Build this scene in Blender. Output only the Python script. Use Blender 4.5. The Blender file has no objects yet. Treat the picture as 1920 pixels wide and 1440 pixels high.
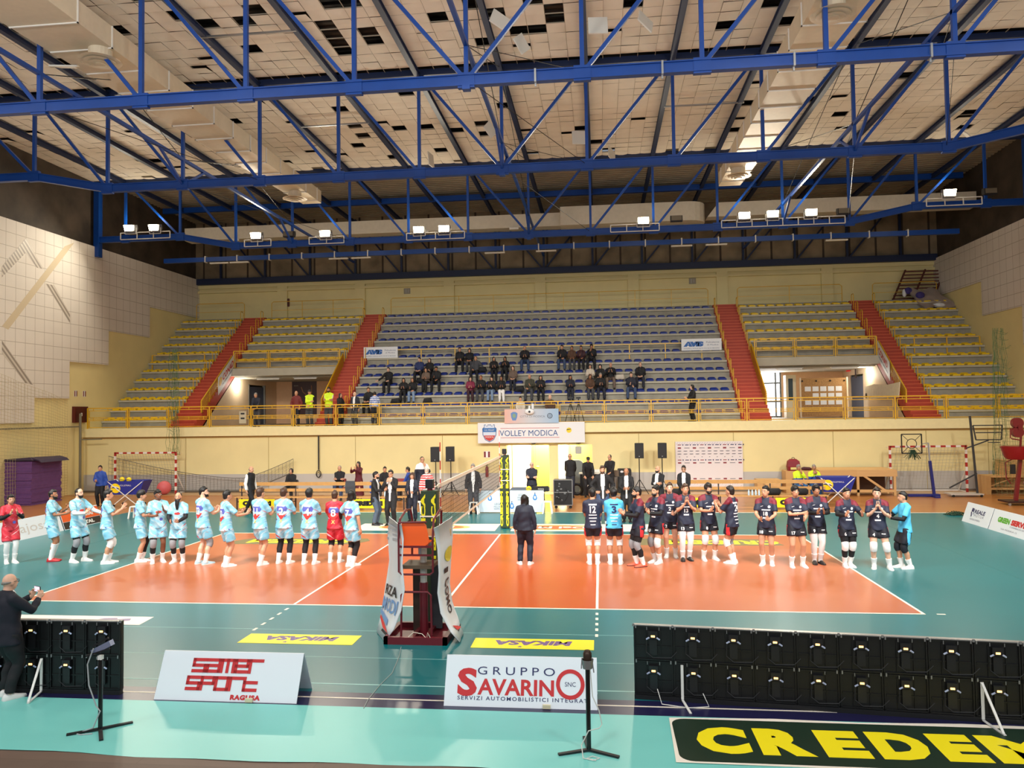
import bpy, bmesh, math, random
import numpy as np
from mathutils import Vector, Matrix
from mathutils.bvhtree import BVHTree

SC = bpy.context.scene
COL = SC.collection
PI = math.pi
rnd = random.Random(7)

# ---------------------------------------------------------------- camera
cam_d = bpy.data.cameras.new('camera')
cam_d.sensor_fit = 'HORIZONTAL'; cam_d.sensor_width = 36.0; cam_d.lens = 27.187
cam_d.clip_start = 0.05; cam_d.clip_end = 300
cam = bpy.data.objects.new('camera', cam_d); COL.objects.link(cam)
def _cam():
    yaw, pitch, roll = -0.113003, 0.0348127, -0.01393
    f = Vector((math.sin(yaw)*math.cos(pitch), math.cos(yaw)*math.cos(pitch), math.sin(pitch)))
    r = Vector((math.cos(yaw), -math.sin(yaw), 0)); u = r.cross(f)
    r2 = r*math.cos(roll)+u*math.sin(roll); u2 = -r*math.sin(roll)+u*math.cos(roll)
    m = Matrix((r2, u2, -f)).transposed().to_4x4()
    m.translation = Vector((3.15259, -19.53104, 3.82988))
    cam.matrix_world = m
_cam()
SC.camera = cam

# ---------------------------------------------------------------- world, light, exposure
SC.view_settings.view_transform = 'Standard'; SC.view_settings.look = 'None'
SC.view_settings.gamma = 1.0; SC.view_settings.use_curve_mapping = False
SC.view_settings.exposure = 0.0
w = bpy.data.worlds.new('world'); SC.world = w; w.use_nodes = True
w.node_tree.nodes['Background'].inputs[0].default_value = (0.80, 0.88, 1.0, 1)
w.node_tree.nodes['Background'].inputs[1].default_value = 0.30
def area_light(name, loc, target, size, power, color, size_y=None, spread=180):
    d = bpy.data.lights.new(name, 'AREA'); d.energy = power; d.color = color
    d.shape = 'RECTANGLE'; d.size = size; d.size_y = size_y or size; d.spread = math.radians(spread)
    o = bpy.data.objects.new(name, d); COL.objects.link(o)
    o.location = loc
    o.rotation_euler = (Vector(target)-Vector(loc)).to_track_quat('-Z', 'Y').to_euler()
    return o
# daylight of the window band high on the wall behind the photographer
area_light('window_daylight', (0, -27.5, 9.0), (0, 6, 15.0), 40, 1500, (0.92, 0.96, 1.0), 4.5)
# hall floodlights on the roof girders above and behind the photographer
for _x in (-16.5, -8.2, 0, 8.2, 16.5):
    area_light('girder_floodlight', (_x, -7.4, 12.3), (_x*0.8, 4.5, 0), 1.2, 560, (1.0, 0.95, 0.88), None, 92)
    area_light('girder_floodlight', (_x, -16.0, 12.3), (_x*0.8, -3.5, 0), 1.2, 190, (1.0, 0.95, 0.88), None, 110)

for _x in (-16.5, -8.2, 0, 8.2, 16.5):  # unseen point lights without fittings, added to brighten the ceiling tiles
    for _y, _p in ((-7.4, 480), (.04, 0)):
        if not _p: continue
        _d = bpy.data.lights.new('ceiling_fill_light', 'POINT'); _d.energy = _p; _d.shadow_soft_size = .3; _d.color = (1, .94, .84)
        _o = bpy.data.objects.new('ceiling_fill_light', _d); COL.objects.link(_o); _o.location = (_x, _y, 12.75)
# ---------------------------------------------------------------- materials
MATS = {}
def mat(name, col, rough=0.6, metal=0.0, emit=0.0, noise=0.0, nscale=6.0, bump=0.0, bscale=40.0, spec=0.5, alpha=None, ecol=None):
    if name in MATS: return MATS[name]
    m = bpy.data.materials.new(name); m.use_nodes = True; nt = m.node_tree
    b = nt.nodes['Principled BSDF']
    c = (col[0], col[1], col[2], 1)
    b.inputs['Base Color'].default_value = c
    b.inputs['Roughness'].default_value = rough; b.inputs['Metallic'].default_value = metal
    b.inputs['Specular IOR Level'].default_value = spec
    if noise:
        tc = nt.nodes.new('ShaderNodeTexCoord'); n = nt.nodes.new('ShaderNodeTexNoise')
        n.inputs['Scale'].default_value = nscale; n.inputs['Detail'].default_value = 4
        nt.links.new(tc.outputs['Object'], n.inputs['Vector'])
        r = nt.nodes.new('ShaderNodeValToRGB')
        r.color_ramp.elements[0].position = .3; r.color_ramp.elements[1].position = .7
        r.color_ramp.elements[0].color = tuple(x*(1-noise) for x in col[:3])+(1,)
        r.color_ramp.elements[1].color = tuple(min(1, x*(1+noise)) for x in col[:3])+(1,)
        nt.links.new(n.outputs['Fac'], r.inputs['Fac']); nt.links.new(r.outputs['Color'], b.inputs['Base Color'])
    if bump:
        tc = nt.nodes.new('ShaderNodeTexCoord'); n = nt.nodes.new('ShaderNodeTexNoise')
        n.inputs['Scale'].default_value = bscale; n.inputs['Detail'].default_value = 5
        bp = nt.nodes.new('ShaderNodeBump'); bp.inputs['Strength'].default_value = bump; bp.inputs['Distance'].default_value = .02
        nt.links.new(tc.outputs['Object'], n.inputs['Vector']); nt.links.new(n.outputs['Fac'], bp.inputs['Height'])
        nt.links.new(bp.outputs['Normal'], b.inputs['Normal'])
    if emit:
        b.inputs['Emission Color'].default_value = (ecol or col)[:3]+(1,) if isinstance((ecol or col), tuple) else c
        b.inputs['Emission Strength'].default_value = emit
    MATS[name] = m
    return m
def srgb(r, g, b):
    f = lambda c: (c/255/12.92) if c/255 <= .04045 else ((c/255+.055)/1.055)**2.4
    return (f(r), f(g), f(b))
def grid_mat(name, col, line, pitch, width, axes='XZ', rough=.6, noise=.05, wob=0.0, off=(0, 0, 0)):
    """a surface of panels: joints every `pitch` metres along the two axes (object space)"""
    if name in MATS: return MATS[name]
    m = bpy.data.materials.new(name); m.use_nodes = True; nt = m.node_tree; N = nt.nodes.new; L = nt.links.new
    b = nt.nodes['Principled BSDF']; b.inputs['Roughness'].default_value = rough
    tc = N('ShaderNodeTexCoord'); s = N('ShaderNodeSeparateXYZ'); L(tc.outputs['Object'], s.inputs[0])
    outs = []
    for a, p in zip(axes, pitch):
        m1 = N('ShaderNodeMath'); m1.operation = 'ADD'; m1.inputs[1].default_value = off['XYZ'.index(a)]+1000*p; L(s.outputs[a], m1.inputs[0])
        m2 = N('ShaderNodeMath'); m2.operation = 'MODULO'; m2.inputs[1].default_value = p; L(m1.outputs[0], m2.inputs[0])
        m3 = N('ShaderNodeMath'); m3.operation = 'LESS_THAN'; m3.inputs[1].default_value = width; L(m2.outputs[0], m3.inputs[0])
        outs.append(m3)
    mx = N('ShaderNodeMath'); mx.operation = 'MAXIMUM'; L(outs[0].outputs[0], mx.inputs[0])
    if len(outs) > 1: L(outs[1].outputs[0], mx.inputs[1])
    n = N('ShaderNodeTexNoise'); n.inputs['Scale'].default_value = .9; n.inputs['Detail'].default_value = 5; L(tc.outputs['Object'], n.inputs['Vector'])
    r = N('ShaderNodeValToRGB'); r.color_ramp.elements[0].position = .3; r.color_ramp.elements[1].position = .7
    r.color_ramp.elements[0].color = tuple(x*(1-noise) for x in col)+(1,); r.color_ramp.elements[1].color = tuple(x*(1+noise) for x in col)+(1,)
    L(n.outputs['Fac'], r.inputs['Fac'])
    mix = N('ShaderNodeMix'); mix.data_type = 'RGBA'
    L(mx.outputs[0], mix.inputs['Factor']); L(r.outputs['Color'], mix.inputs['A']); mix.inputs['B'].default_value = tuple(line)+(1,)
    L(mix.outputs['Result'], b.inputs['Base Color'])
    MATS[name] = m
    return m
def wood_mat(name, c1, c2, plank=(1.2, .09), rough=.35, mortar=.25, scale=1.0):
    if name in MATS: return MATS[name]
    m = bpy.data.materials.new(name); m.use_nodes = True; nt = m.node_tree; N = nt.nodes.new; L = nt.links.new
    b = nt.nodes['Principled BSDF']; b.inputs['Roughness'].default_value = rough
    tc = N('ShaderNodeTexCoord'); br = N('ShaderNodeTexBrick'); L(tc.outputs['Object'], br.inputs['Vector'])
    br.inputs['Scale'].default_value = 1.0; br.inputs['Brick Width'].default_value = plank[0]; br.inputs['Row Height'].default_value = plank[1]
    br.inputs['Mortar Size'].default_value = .003; br.inputs['Color1'].default_value = tuple(c1)+(1,); br.inputs['Color2'].default_value = tuple(c2)+(1,)
    br.inputs['Mortar'].default_value = tuple(x*(1-mortar) for x in c2)+(1,)
    mp = N('ShaderNodeMapping'); mp.inputs['Scale'].default_value = (1.5*scale, 30*scale, 30*scale); L(tc.outputs['Object'], mp.inputs['Vector'])
    n = N('ShaderNodeTexNoise'); n.inputs['Scale'].default_value = 2.0; n.inputs['Detail'].default_value = 5; L(mp.outputs[0], n.inputs['Vector'])
    mix = N('ShaderNodeMix'); mix.data_type = 'RGBA'; mix.blend_type = 'MULTIPLY'; mix.inputs['Factor'].default_value = .35
    r = N('ShaderNodeValToRGB'); r.color_ramp.elements[0].color = (.55, .5, .45, 1); r.color_ramp.elements[1].color = (1.1, 1.1, 1.1, 1)
    L(n.outputs['Fac'], r.inputs['Fac']); L(br.outputs['Color'], mix.inputs['A']); L(r.outputs['Color'], mix.inputs['B'])
    L(mix.outputs['Result'], b.inputs['Base Color'])
    MATS[name] = m
    return m

# ---------------------------------------------------------------- mesh helpers
def V(*a): return np.array(a[0] if len(a) == 1 else a, float)
def unit(v):
    n = np.linalg.norm(v); return v/n if n > 1e-9 else v
def frame_of(d, up=None):
    d = unit(V(d)); up = V(0, 0, 1) if up is None else V(up)
    if abs(d@up) > .98: up = V(0, 1, 0)
    x = unit(np.cross(up, d)); y = np.cross(d, x)
    return x, y, d
class MB:
    def __init__(s): s.v = []; s.f = []; s.m = []; s.k = 0
    def add(s, vs, fs, mi=None):
        o = len(s.v); s.v += [tuple(map(float, p)) for p in vs]
        s.f += [tuple(i+o for i in f) for f in fs]; s.m += [s.k if mi is None else mi]*len(fs)
        return s
    def box(s, lo, hi):
        (a, b, c), (d, e, f) = lo, hi
        return s.add([(a, b, c), (d, b, c), (d, e, c), (a, e, c), (a, b, f), (d, b, f), (d, e, f), (a, e, f)],
                     [(0, 3, 2, 1), (4, 5, 6, 7), (0, 1, 5, 4), (1, 2, 6, 5), (2, 3, 7, 6), (3, 0, 4, 7)])
    def cbox(s, c, sz, rz=0, bev=0):
        a, b, h = sz[0]/2, sz[1]/2, sz[2]/2; cs, sn = math.cos(rz), math.sin(rz)
        vs = [(c[0]+x*cs-y*sn, c[1]+x*sn+y*cs, c[2]+z) for z in (-h, h) for x, y in ((-a, -b), (a, -b), (a, b), (-a, b))]
        return s.add(vs, [(0, 3, 2, 1), (4, 5, 6, 7), (0, 1, 5, 4), (1, 2, 6, 5), (2, 3, 7, 6), (3, 0, 4, 7)])
    def bar(s, p0, p1, w, h=None, up=None):
        """rectangular bar between two points; w across, h along up"""
        h = h or w; p0 = V(p0); p1 = V(p1); x, y, d = frame_of(p1-p0, up)
        vs = [p+x*i*w/2+y*j*h/2 for p in (p0, p1) for i, j in ((-1, -1), (1, -1), (1, 1), (-1, 1))]
        return s.add(vs, [(0, 3, 2, 1), (4, 5, 6, 7), (0, 1, 5, 4), (1, 2, 6, 5), (2, 3, 7, 6), (3, 0, 4, 7)])
    def cyl(s, p0, p1, r0, r1=None, n=10, cap=True):
        r1 = r0 if r1 is None else r1
        return s.rings([(p0, r0), (p1, r1)], n, cap)
    def rings(s, pr, n=10, cap=True, up=None):
        """tube through (point, radius) pairs"""
        P = [V(p) for p, r in pr]; o = []
        fs = []
        for i, (p, r) in enumerate(pr):
            d = P[min(i+1, len(P)-1)]-P[max(i-1, 0)]
            if i == 0: x, y, _ = frame_of(d, up)
            else:
                d = unit(d); x = unit(x-d*(x@d)); y = np.cross(d, x)
            rx, ry = (r if isinstance(r, (tuple, list)) else (r, r))
            o += [P[i]+x*rx*math.cos(a)+y*ry*math.sin(a) for a in np.arange(n)*2*PI/n]
        for i in range(len(pr)-1):
            for j in range(n):
                k = (j+1) % n
                fs.append((i*n+j, i*n+k, (i+1)*n+k, (i+1)*n+j))
        if cap: fs += [tuple(range(n))[::-1], tuple(range((len(pr)-1)*n, len(pr)*n))]
        return s.add(o, fs)
    def tube(s, pts, r, n=6, cap=True): return s.rings([(p, r) for p in pts], n, cap)
    def loft(s, rings, cap=True):
        n = len(rings[0]); o = [p for r in rings for p in r]; fs = []
        for i in range(len(rings)-1):
            for j in range(n):
                k = (j+1) % n; fs.append((i*n+j, i*n+k, (i+1)*n+k, (i+1)*n+j))
        if cap: fs += [tuple(range(n))[::-1], tuple(range((len(rings)-1)*n, len(rings)*n))]
        return s.add(o, fs)
    def ball(s, c, r, n=12, m=8, rot=None):
        r = (r, r, r) if not isinstance(r, (tuple, list)) else r
        vs = []; fs = []
        for i in range(m+1):
            t = PI*i/m
            for j in range(n):
                a = 2*PI*j/n
                q = V(r[0]*math.sin(t)*math.cos(a), r[1]*math.sin(t)*math.sin(a), r[2]*math.cos(t))
                if rot is not None: q = rot@q
                vs.append(V(c)+q)
        for i in range(m):
            for j in range(n):
                k = (j+1) % n; fs.append((i*n+j, (i+1)*n+j, (i+1)*n+k, i*n+k))
        return s.add(vs, fs)
    def prism(s, poly, O, X, Y, t):
        """polygon (2-D) on the plane O + x X + y Y, thickness t along X x Y"""
        O, X, Y = V(O), V(X), V(Y); Nn = unit(np.cross(X, Y))*t; n = len(poly)
        a = [O+X*p[0]+Y*p[1] for p in poly]
        return s.add(a+[p+Nn for p in a], [tuple(range(n))[::-1], tuple(range(n, 2*n))]+[(i, (i+1) % n, n+(i+1) % n, n+i) for i in range(n)])
    def torus(s, c, R, r, ax=(0, 0, 1), n=20, m=6, sx=1, sy=1):
        x, y, d = frame_of(ax)
        pts = [V(c)+x*R*sx*math.cos(a)+y*R*sy*math.sin(a) for a in np.arange(n)*2*PI/n]
        vs = []; fs = []
        for i in range(n):
            rad = unit(pts[i]-V(c))
            for j in range(m):
                b = 2*PI*j/m; vs.append(pts[i]+rad*r*math.cos(b)+d*r*math.sin(b))
        for i in range(n):
            for j in range(m):
                k, l = (i+1) % n, (j+1) % m
                fs.append((i*m+j, k*m+j, k*m+l, i*m+l))
        return s.add(vs, fs)
    def build(s, name, mats, parent=None, smooth=None, origin=None):
        me = bpy.data.meshes.new(name)
        vs = np.array(s.v, float) if s.v else np.zeros((0, 3))
        if origin is not None: vs = vs-V(origin)
        me.from_pydata(vs.tolist(), [], s.f)
        if not isinstance(mats, (list, tuple)): mats = [mats]
        for m in mats: me.materials.append(m)
        if len(mats) > 1: me.polygons.foreach_set('material_index', s.m)
        me.update()
        if smooth is not None:
            me.shade_smooth()
            if smooth < 179: me.set_sharp_from_angle(angle=math.radians(smooth))
        o = bpy.data.objects.new(name, me); COL.objects.link(o)
        if parent is not None: o.parent = parent
        if origin is not None: o.location = origin
        return o
def tag(o, label, cat, group=None, kind=None):
    o['label'] = label; o['category'] = cat
    if group: o['group'] = group
    if kind: o['kind'] = kind
    return o
def struct(o): o['kind'] = 'structure'; return o
def thing(name, loc, label, cat, group=None, rz=0):
    o = bpy.data.objects.new(name, None); o.empty_display_size = .1; COL.objects.link(o)
    o.location = loc; o.rotation_euler = (0, 0, rz); tag(o, label, cat, group); return o
def copy_tree(root, loc, rz=None, label=None, group=None):
    r = root.copy(); COL.objects.link(r); r.location = loc
    if rz is not None: r.rotation_euler = (0, 0, rz)
    if label: r['label'] = label
    if group: r['group'] = group
    for ch in list(root.children):
        c = ch.copy(); COL.objects.link(c); c.parent = r
        for g in list(ch.children):
            d = g.copy(); COL.objects.link(d); d.parent = c
    return r
def text_mesh(s, size, bold=0.0, shear=0.0, space=1.0, res=3, sx=1.0):
    """flat lettering as (verts, faces), centred on 0,0"""
    cu = bpy.data.curves.new('lettering', 'FONT'); cu.body = s; cu.size = size; cu.offset = bold; cu.shear = shear
    cu.space_character = space; cu.align_x = 'CENTER'; cu.align_y = 'CENTER'; cu.resolution_u = res; cu.fill_mode = 'FRONT'
    o = bpy.data.objects.new('lettering', cu); COL.objects.link(o)
    dg = bpy.context.evaluated_depsgraph_get()
    me = bpy.data.meshes.new_from_object(o.evaluated_get(dg))
    vs = np.array([v.co for v in me.vertices]).reshape(-1, 3); fs = [tuple(p.vertices) for p in me.polygons]
    bpy.data.objects.remove(o); bpy.data.curves.remove(cu); bpy.data.meshes.remove(me)
    if len(vs): vs[:, 0] *= sx
    return vs, fs
_tm = {}
def text(name, s, size, m, O, X=(1, 0, 0), Y=(0, 0, 1), parent=None, lift=.004, fit=None, **k):
    """lettering on the plane at O; X to the right, Y up; fit = (width, height) scales it to a box"""
    key = (s, size, tuple(sorted(k.items())))
    if key not in _tm: _tm[key] = text_mesh(s, size, **k)
    vs, fs = _tm[key]; vs = vs.copy()
    c = (vs.min(0)+vs.max(0))/2; vs -= c
    if fit:
        e = vs.max(0)-vs.min(0)
        vs[:, 0] *= fit[0]/e[0]
        if fit[1]: vs[:, 1] *= fit[1]/e[1]
        else: vs[:, 1] *= fit[0]/e[0]
    X, Y = unit(V(X)), unit(V(Y)); Nn = unit(np.cross(X, Y))
    P = V(O)+vs[:, :1]*X+vs[:, 1:2]*Y+Nn*lift
    b = MB(); b.add(P, fs)
    return b.build(name, m, parent)
def plate(name, poly, m, O, X=(1, 0, 0), Y=(0, 0, 1), parent=None, lift=.002, t=.002):
    X, Y = unit(V(X)), unit(V(Y)); Nn = unit(np.cross(X, Y))
    b = MB(); b.prism(poly, V(O)+Nn*lift, X, Y, t); return b.build(name, m, parent)
def rect(w, h, cx=0, cy=0): return [(cx-w/2, cy-h/2), (cx+w/2, cy-h/2), (cx+w/2, cy+h/2), (cx-w/2, cy+h/2)]
def ell(w, h, cx=0, cy=0, n=28): return [(cx+w/2*math.cos(a), cy+h/2*math.sin(a)) for a in np.arange(n)*2*PI/n]
def rrect(w, h, r, cx=0, cy=0, n=5):
    o = []
    for qx, qy, a0 in ((1, -1, -PI/2), (1, 1, 0), (-1, 1, PI/2), (-1, -1, PI)):
        for i in range(n+1):
            a = a0+PI/2*i/n; o.append((cx+qx*(w/2-r)+r*math.cos(a), cy+qy*(h/2-r)+r*math.sin(a)))
    return o

# ================================================================ colours
CREAM = mat('wall_yellow', srgb(234, 219, 160), .65, noise=.04, nscale=.8)
DADO = mat('dado_grey', srgb(188, 184, 178), .6, noise=.04, nscale=1.0)
SLABC = mat('fascia_cream', srgb(240, 226, 170), .6, noise=.03)
PINK = mat('room_peach', srgb(222, 180, 140), .7, noise=.03)
CONC = mat('concrete', srgb(160, 155, 140), .8, noise=.12, nscale=2.5, bump=.15)
CONCL = mat('concrete_edge', srgb(186, 180, 162), .8, noise=.06, nscale=2)
DARKC = mat('old_concrete', srgb(92, 78, 62), .85, noise=.3, nscale=1.4, bump=.3)
RED = mat('stair_red', srgb(176, 62, 38), .6, noise=.06, nscale=3)
YEL = mat('railing_yellow', srgb(226, 176, 30), .4)
BLUE = mat('girder_blue', srgb(4, 66, 150), .4, noise=.08, nscale=1.5)
NAVYB = mat('beam_navy', srgb(20, 34, 70), .5)
PURL = mat('purlin_blue_black', srgb(26, 42, 80), .5)
WHITE = mat('white_paint', srgb(228, 226, 220), .45)
BLACK = mat('black', srgb(18, 18, 20), .5)
BLACKG = mat('black_gloss', srgb(12, 12, 14), .25)
STEEL = mat('steel', srgb(170, 172, 176), .35, .8)
DUCT = mat('duct_cream', srgb(214, 200, 176), .5, noise=.03)
SEATY = mat('seat_yellow', srgb(240, 200, 20), .35)
SEATB = mat('seat_blue', srgb(18, 44, 130), .35)
LWOOD = wood_mat('light_plywood', srgb(214, 170, 112), srgb(206, 160, 100), (3, 1.2), .5, .1, .4)
PARQ = wood_mat('parquet', srgb(190, 128, 70), srgb(176, 114, 60), (.9, .075), .28, .3)
PARQL = wood_mat('parquet_pale', srgb(206, 168, 120), srgb(196, 156, 108), (1.2, .08), .35, .2)
TEAL = mat('vinyl_teal', srgb(10, 106, 112), .32, noise=.05, nscale=.35, bump=.03, bscale=1.2)
AQUA = mat('vinyl_aqua', srgb(122, 206, 198), .36, noise=.04, nscale=.4, bump=.04, bscale=1.0)
ORANGE = mat('vinyl_orange', srgb(178, 74, 14), .3, noise=.05, nscale=.6, bump=.02, bscale=1.0)
SALMON = mat('vinyl_salmon', srgb(180, 100, 64), .28, noise=.05, nscale=.6, bump=.02, bscale=1.0)
NAVYF = mat('vinyl_navy', srgb(26, 24, 66), .3)
LINE = mat('line_white', srgb(244, 234, 214), .4)
BROWNF = wood_mat('dark_floor', srgb(112, 92, 80), srgb(102, 84, 72), (2.0, .6), .55, .25)
SOILD = mat('void_dark', srgb(30, 25, 20), .9)

XW, YR, ZB, HCH = 22.85, 28.2, 3.22, 12.42
# ================================================================ floor
b = MB(); b.box((-24, -15, -.3), (24, 17.1, 0)); struct(b.build('floor', PARQ))
b = MB(); b.box((-22.85, 15.6, 0), (22.85, 17.0, .02)); struct(b.build('trim_1', PARQL))
b = MB(); b.box((-24, -15, 0), (24, -10.9, .003)); struct(b.build('floor_dark_boards', BROWNF))
# vinyl court: one laid surface with its coloured fields and lines
court = thing('sports_court', (0, 0, 0), 'teal vinyl volleyball court with orange playing field and white lines', 'sports court')
b = MB(); b.box((-15.6, -9.12, 0), (15.6, 9.6, .006)); b.build('free_zone', TEAL, court)
b = MB(); b.box((-9, -4.5, .006), (-3, 4.5, .008)); b.box((3, -4.5, .006), (9, 4.5, .008)); b.build('back_zone', SALMON, court)
b = MB(); b.box((-3, -4.5, .006), (3, 4.5, .008)); b.build('front_zone', ORANGE, court)
def line(x0, y0, x1, y1, nm='court_line'):
    b = MB(); b.box((x0, y0, .008), (x1, y1, .0105)); b.build(nm, LINE, court)
line(-9, -4.5, 9, -4.45); line(-9, 4.45, 9, 4.5); line(-9, -4.45, -8.95, 4.45); line(8.95, -4.45, 9, 4.45)
line(-3.05, -4.45, -3, 4.45); line(3, -4.45, 3.05, 4.45); line(-.025, -4.45, .025, 4.45)
for xx in (-3.05, 3.0):
    for i in range(5): line(xx, -4.9-.35*i, xx+.05, -4.75-.35*i, 'dashed_line')
line(9.2, -4.5, 9.35, -4.45, 'dashed_line')
for yy, hh in ((-6.2, .012), (-7.65, .012), (-8.82, .03)):
    b = MB(); b.box((-15.6, yy, .006), (15.6, yy+hh, .0075)); b.build('mat_seam', mat('seam', srgb(150, 200, 196), .4), court)
b = MB()
for xx in (-12.2, 12.2): b.box((xx, -9.12, .006), (xx+.02, 9.6, .0075))
b.build('mat_seam', mat('seam_dark', srgb(36, 104, 104), .4), court)
b = MB(); b.box((-15.6, 9.58, .006), (15.6, 9.64, .0105)); b.build('edge_line', LINE, court)
b = MB(); b.box((-15.6, -9.62, 0), (15.6, -9.12, .006)); o = b.build('floor_strip', NAVYF); tag(o, 'dark navy vinyl strip between the teal court and the pale aqua runner', 'floor strip')
b = MB(); b.box((-15.6, -9.34, .006), (15.6, -9.31, .009)); o2 = b.build('pale_line', LINE, o)
# aqua runner with a slightly wavy near edge
b = MB(); n = 80; top = []; vs = []; fs = []
for i in range(n+1):
    x = -14+28*i/n; ye = -11.22+.03*math.sin(x*1.3)+.015*math.sin(x*4.1+1)
    for j, t in enumerate((0, .5, .85, 1)):
        vs.append((x, -9.62+(ye+9.62)*t, .008+(.004*math.sin(x*2.2+j) if j else 0)))
for i in range(n):
    for j in range(3): fs.append((i*4+j, i*4+j+1, i*4+j+5, i*4+j+4))
b.add(vs, fs); o = b.build('aqua_runner', AQUA, smooth=180); tag(o, 'pale aqua vinyl runner laid along the near edge of the court', 'floor mat')

# ================================================================ walls
b = MB(); y0, y1 = 17.0, 17.3
dx = [(-1.32, 1.02, 2.3)]                                     # doorway recess behind the far net post
b.box((-XW, y0, 0.9), (-1.32, y1, 2.72)); b.box((2.75, y0, .9), (XW, y1, 2.72)); b.box((-1.32, y0, 2.2), (2.75, y1, 2.72))
b.k = 1; b.box((-XW, y0, 0), (-1.32, y1, .9)); b.box((2.75, y0, 0), (XW, y1, .9)); b.k = 0
b.box((.72, y0, 0), (1.15, y1, 2.2))
struct(b.build('wall_far', [CREAM, DADO]))
b = MB(); b.box((-XW, 16.97, 0), (-1.32, 17.0, .1)); b.box((2.75, 16.97, 0), (XW, 17.0, .1)); struct(b.build('baseboard_far', mat('skirting', srgb(120, 108, 92), .6)))
b = MB()
for x in (-17.4, -13.1, -8.7, -4.4, 4.9, 9.2, 13.6, 17.6, 20.2): b.box((x, 16.992, 0), (x+.025, 17.001, 2.7))
struct(b.build('trim_2', mat('joint', srgb(176, 156, 98), .7)))
b = MB(); b.box((-XW, 16.78, 2.79), (XW, 19.2, ZB)); struct(b.build('wall_balcony_fascia', SLABC))
b = MB(); b.box((-XW, 16.96, 2.70), (XW, 17.3, 2.79)); struct(b.build('trim_3', mat('fascia_painted_shade', srgb(176, 146, 84), .7)))  # shade under the fascia lip painted in as a darker band
# balcony slab and the rooms under the stand
b = MB(); b.box((-XW, 17.3, 2.8), (XW, YR, ZB-.004)); struct(b.build('floor_balcony', mat('balcony_floor', srgb(150, 132, 106), .7)))
b = MB(); b.box((-XW-.4, YR, 0), (XW+.4, YR+.4, 12.45)); struct(b.build('wall_rear', CREAM))
b = MB(); b.box((-XW-.4, YR-.02, 12.45), (XW+.4, YR+.4, 16.6)); struct(b.build('wall_rear_upper', grid_mat('old_concrete_panels', srgb(138, 122, 98), srgb(70, 58, 46), (1.5, 60.), .12, 'XZ', .85, .35)))
b = MB()
for x in (-17.05, -11.9, -6.15, -.4, 5.3, 10.6, 16.7):
    b.box((x-.33, YR-.18, 9.9), (x+.33, YR, 12.05))
b.box((-XW, YR-.22, 11.75), (XW, YR, 11.9)); b.box((-XW, YR-.12, 12.05), (XW, YR, 12.3)); struct(b.build('trim_4', CREAM))
for sx, nm in ((-1, 'left'), (1, 'right')):
    b = MB()
    if sx < 0: b.box((-XW-.4, -6, 0), (-XW, YR, 12.5))
    else: b.box((XW, -6, 0), (XW+.4, YR, 12.3))
    struct(b.build('wall_'+nm, CREAM))
    b = MB(); z0 = 12.5 if sx < 0 else 12.3
    b.box((-XW-.45, -6, z0), (-XW-.15, YR, 16.6)) if sx < 0 else b.box((XW+.15, -6, z0), (XW+.45, YR, 16.6))
    struct(b.build('wall_%s_upper' % nm, mat('old_concrete_side', srgb(70, 60, 50), .85, noise=.4, nscale=.9)))
    # stepped white acoustic cladding
    st = [(-6, 3.58), (13.41, 3.58), (13.41, 4.74), (15.78, 4.74), (15.78, 6.56), (18.82, 6.56), (18.82, 8.38), (22.6, 8.38), (22.6, 10.16), (YR, 10.16), (YR, 12.66 if sx < 0 else 12.4), (-6, 12.66 if sx < 0 else 12.4)]
    b = MB(); b.prism(st, (sx*(XW-.0), 0, 0), (0, 1, 0), (0, 0, 1), -.09*sx if sx > 0 else .09)
    struct(b.build('trim_cladding_'+nm, grid_mat('acoustic_panels_'+nm, srgb(224, 217, 208), srgb(176, 166, 154), (.605, .605), .024, 'YZ', .7, .03, off=(0, -13.41, -3.58))))
# grey striped chevrons painted on the left cladding
STRI = bpy.data.materials.new('chevron_stripes'); STRI.use_nodes = True
nt = STRI.node_tree; bs = nt.nodes['Principled BSDF']; tc = nt.nodes.new('ShaderNodeTexCoord'); mp = nt.nodes.new('ShaderNodeMapping'); wv = nt.nodes.new('ShaderNodeTexWave')
wv.bands_direction = 'DIAGONAL'; wv.inputs['Scale'].default_value = 2.4; cr = nt.nodes.new('ShaderNodeValToRGB')
cr.color_ramp.elements[0].position = .45; cr.color_ramp.elements[1].position = .55
cr.color_ramp.elements[0].color = srgb(150, 140, 130)+(1,); cr.color_ramp.elements[1].color = srgb(206, 198, 186)+(1,)
nt.links.new(tc.outputs['Object'], wv.inputs['Vector']); nt.links.new(wv.outputs['Fac'], cr.inputs['Fac']); nt.links.new(cr.outputs['Color'], bs.inputs['Base Color'])
TAN = mat('chevron_tan', srgb(206, 190, 160), .7)
xx = -XW+.09
for poly, m_ in (([(11.392, 10.456), (12.796, 12.014), (12.803, 11.353), (11.397, 9.987)], STRI), ([(12.796, 12.014), (13.963, 10.805), (13.513, 10.798), (12.803, 11.353)], STRI),
                 ([(11.423, 7.835), (15.371, 12.19), (16.062, 12.523), (11.791, 7.732)], TAN), ([(14.076, 10.141), (14.648, 10.157), (15.783, 8.936), (15.787, 8.461)], STRI),
                 ([(11.43, 7.251), (13.367, 5.33), (12.835, 5.41), (11.437, 6.667)], STRI)):
    b = MB(); b.prism(poly, (xx, 0, 0), (0, 1, 0), (0, 0, 1), .004); struct(b.build('trim_chevron', m_))

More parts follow.
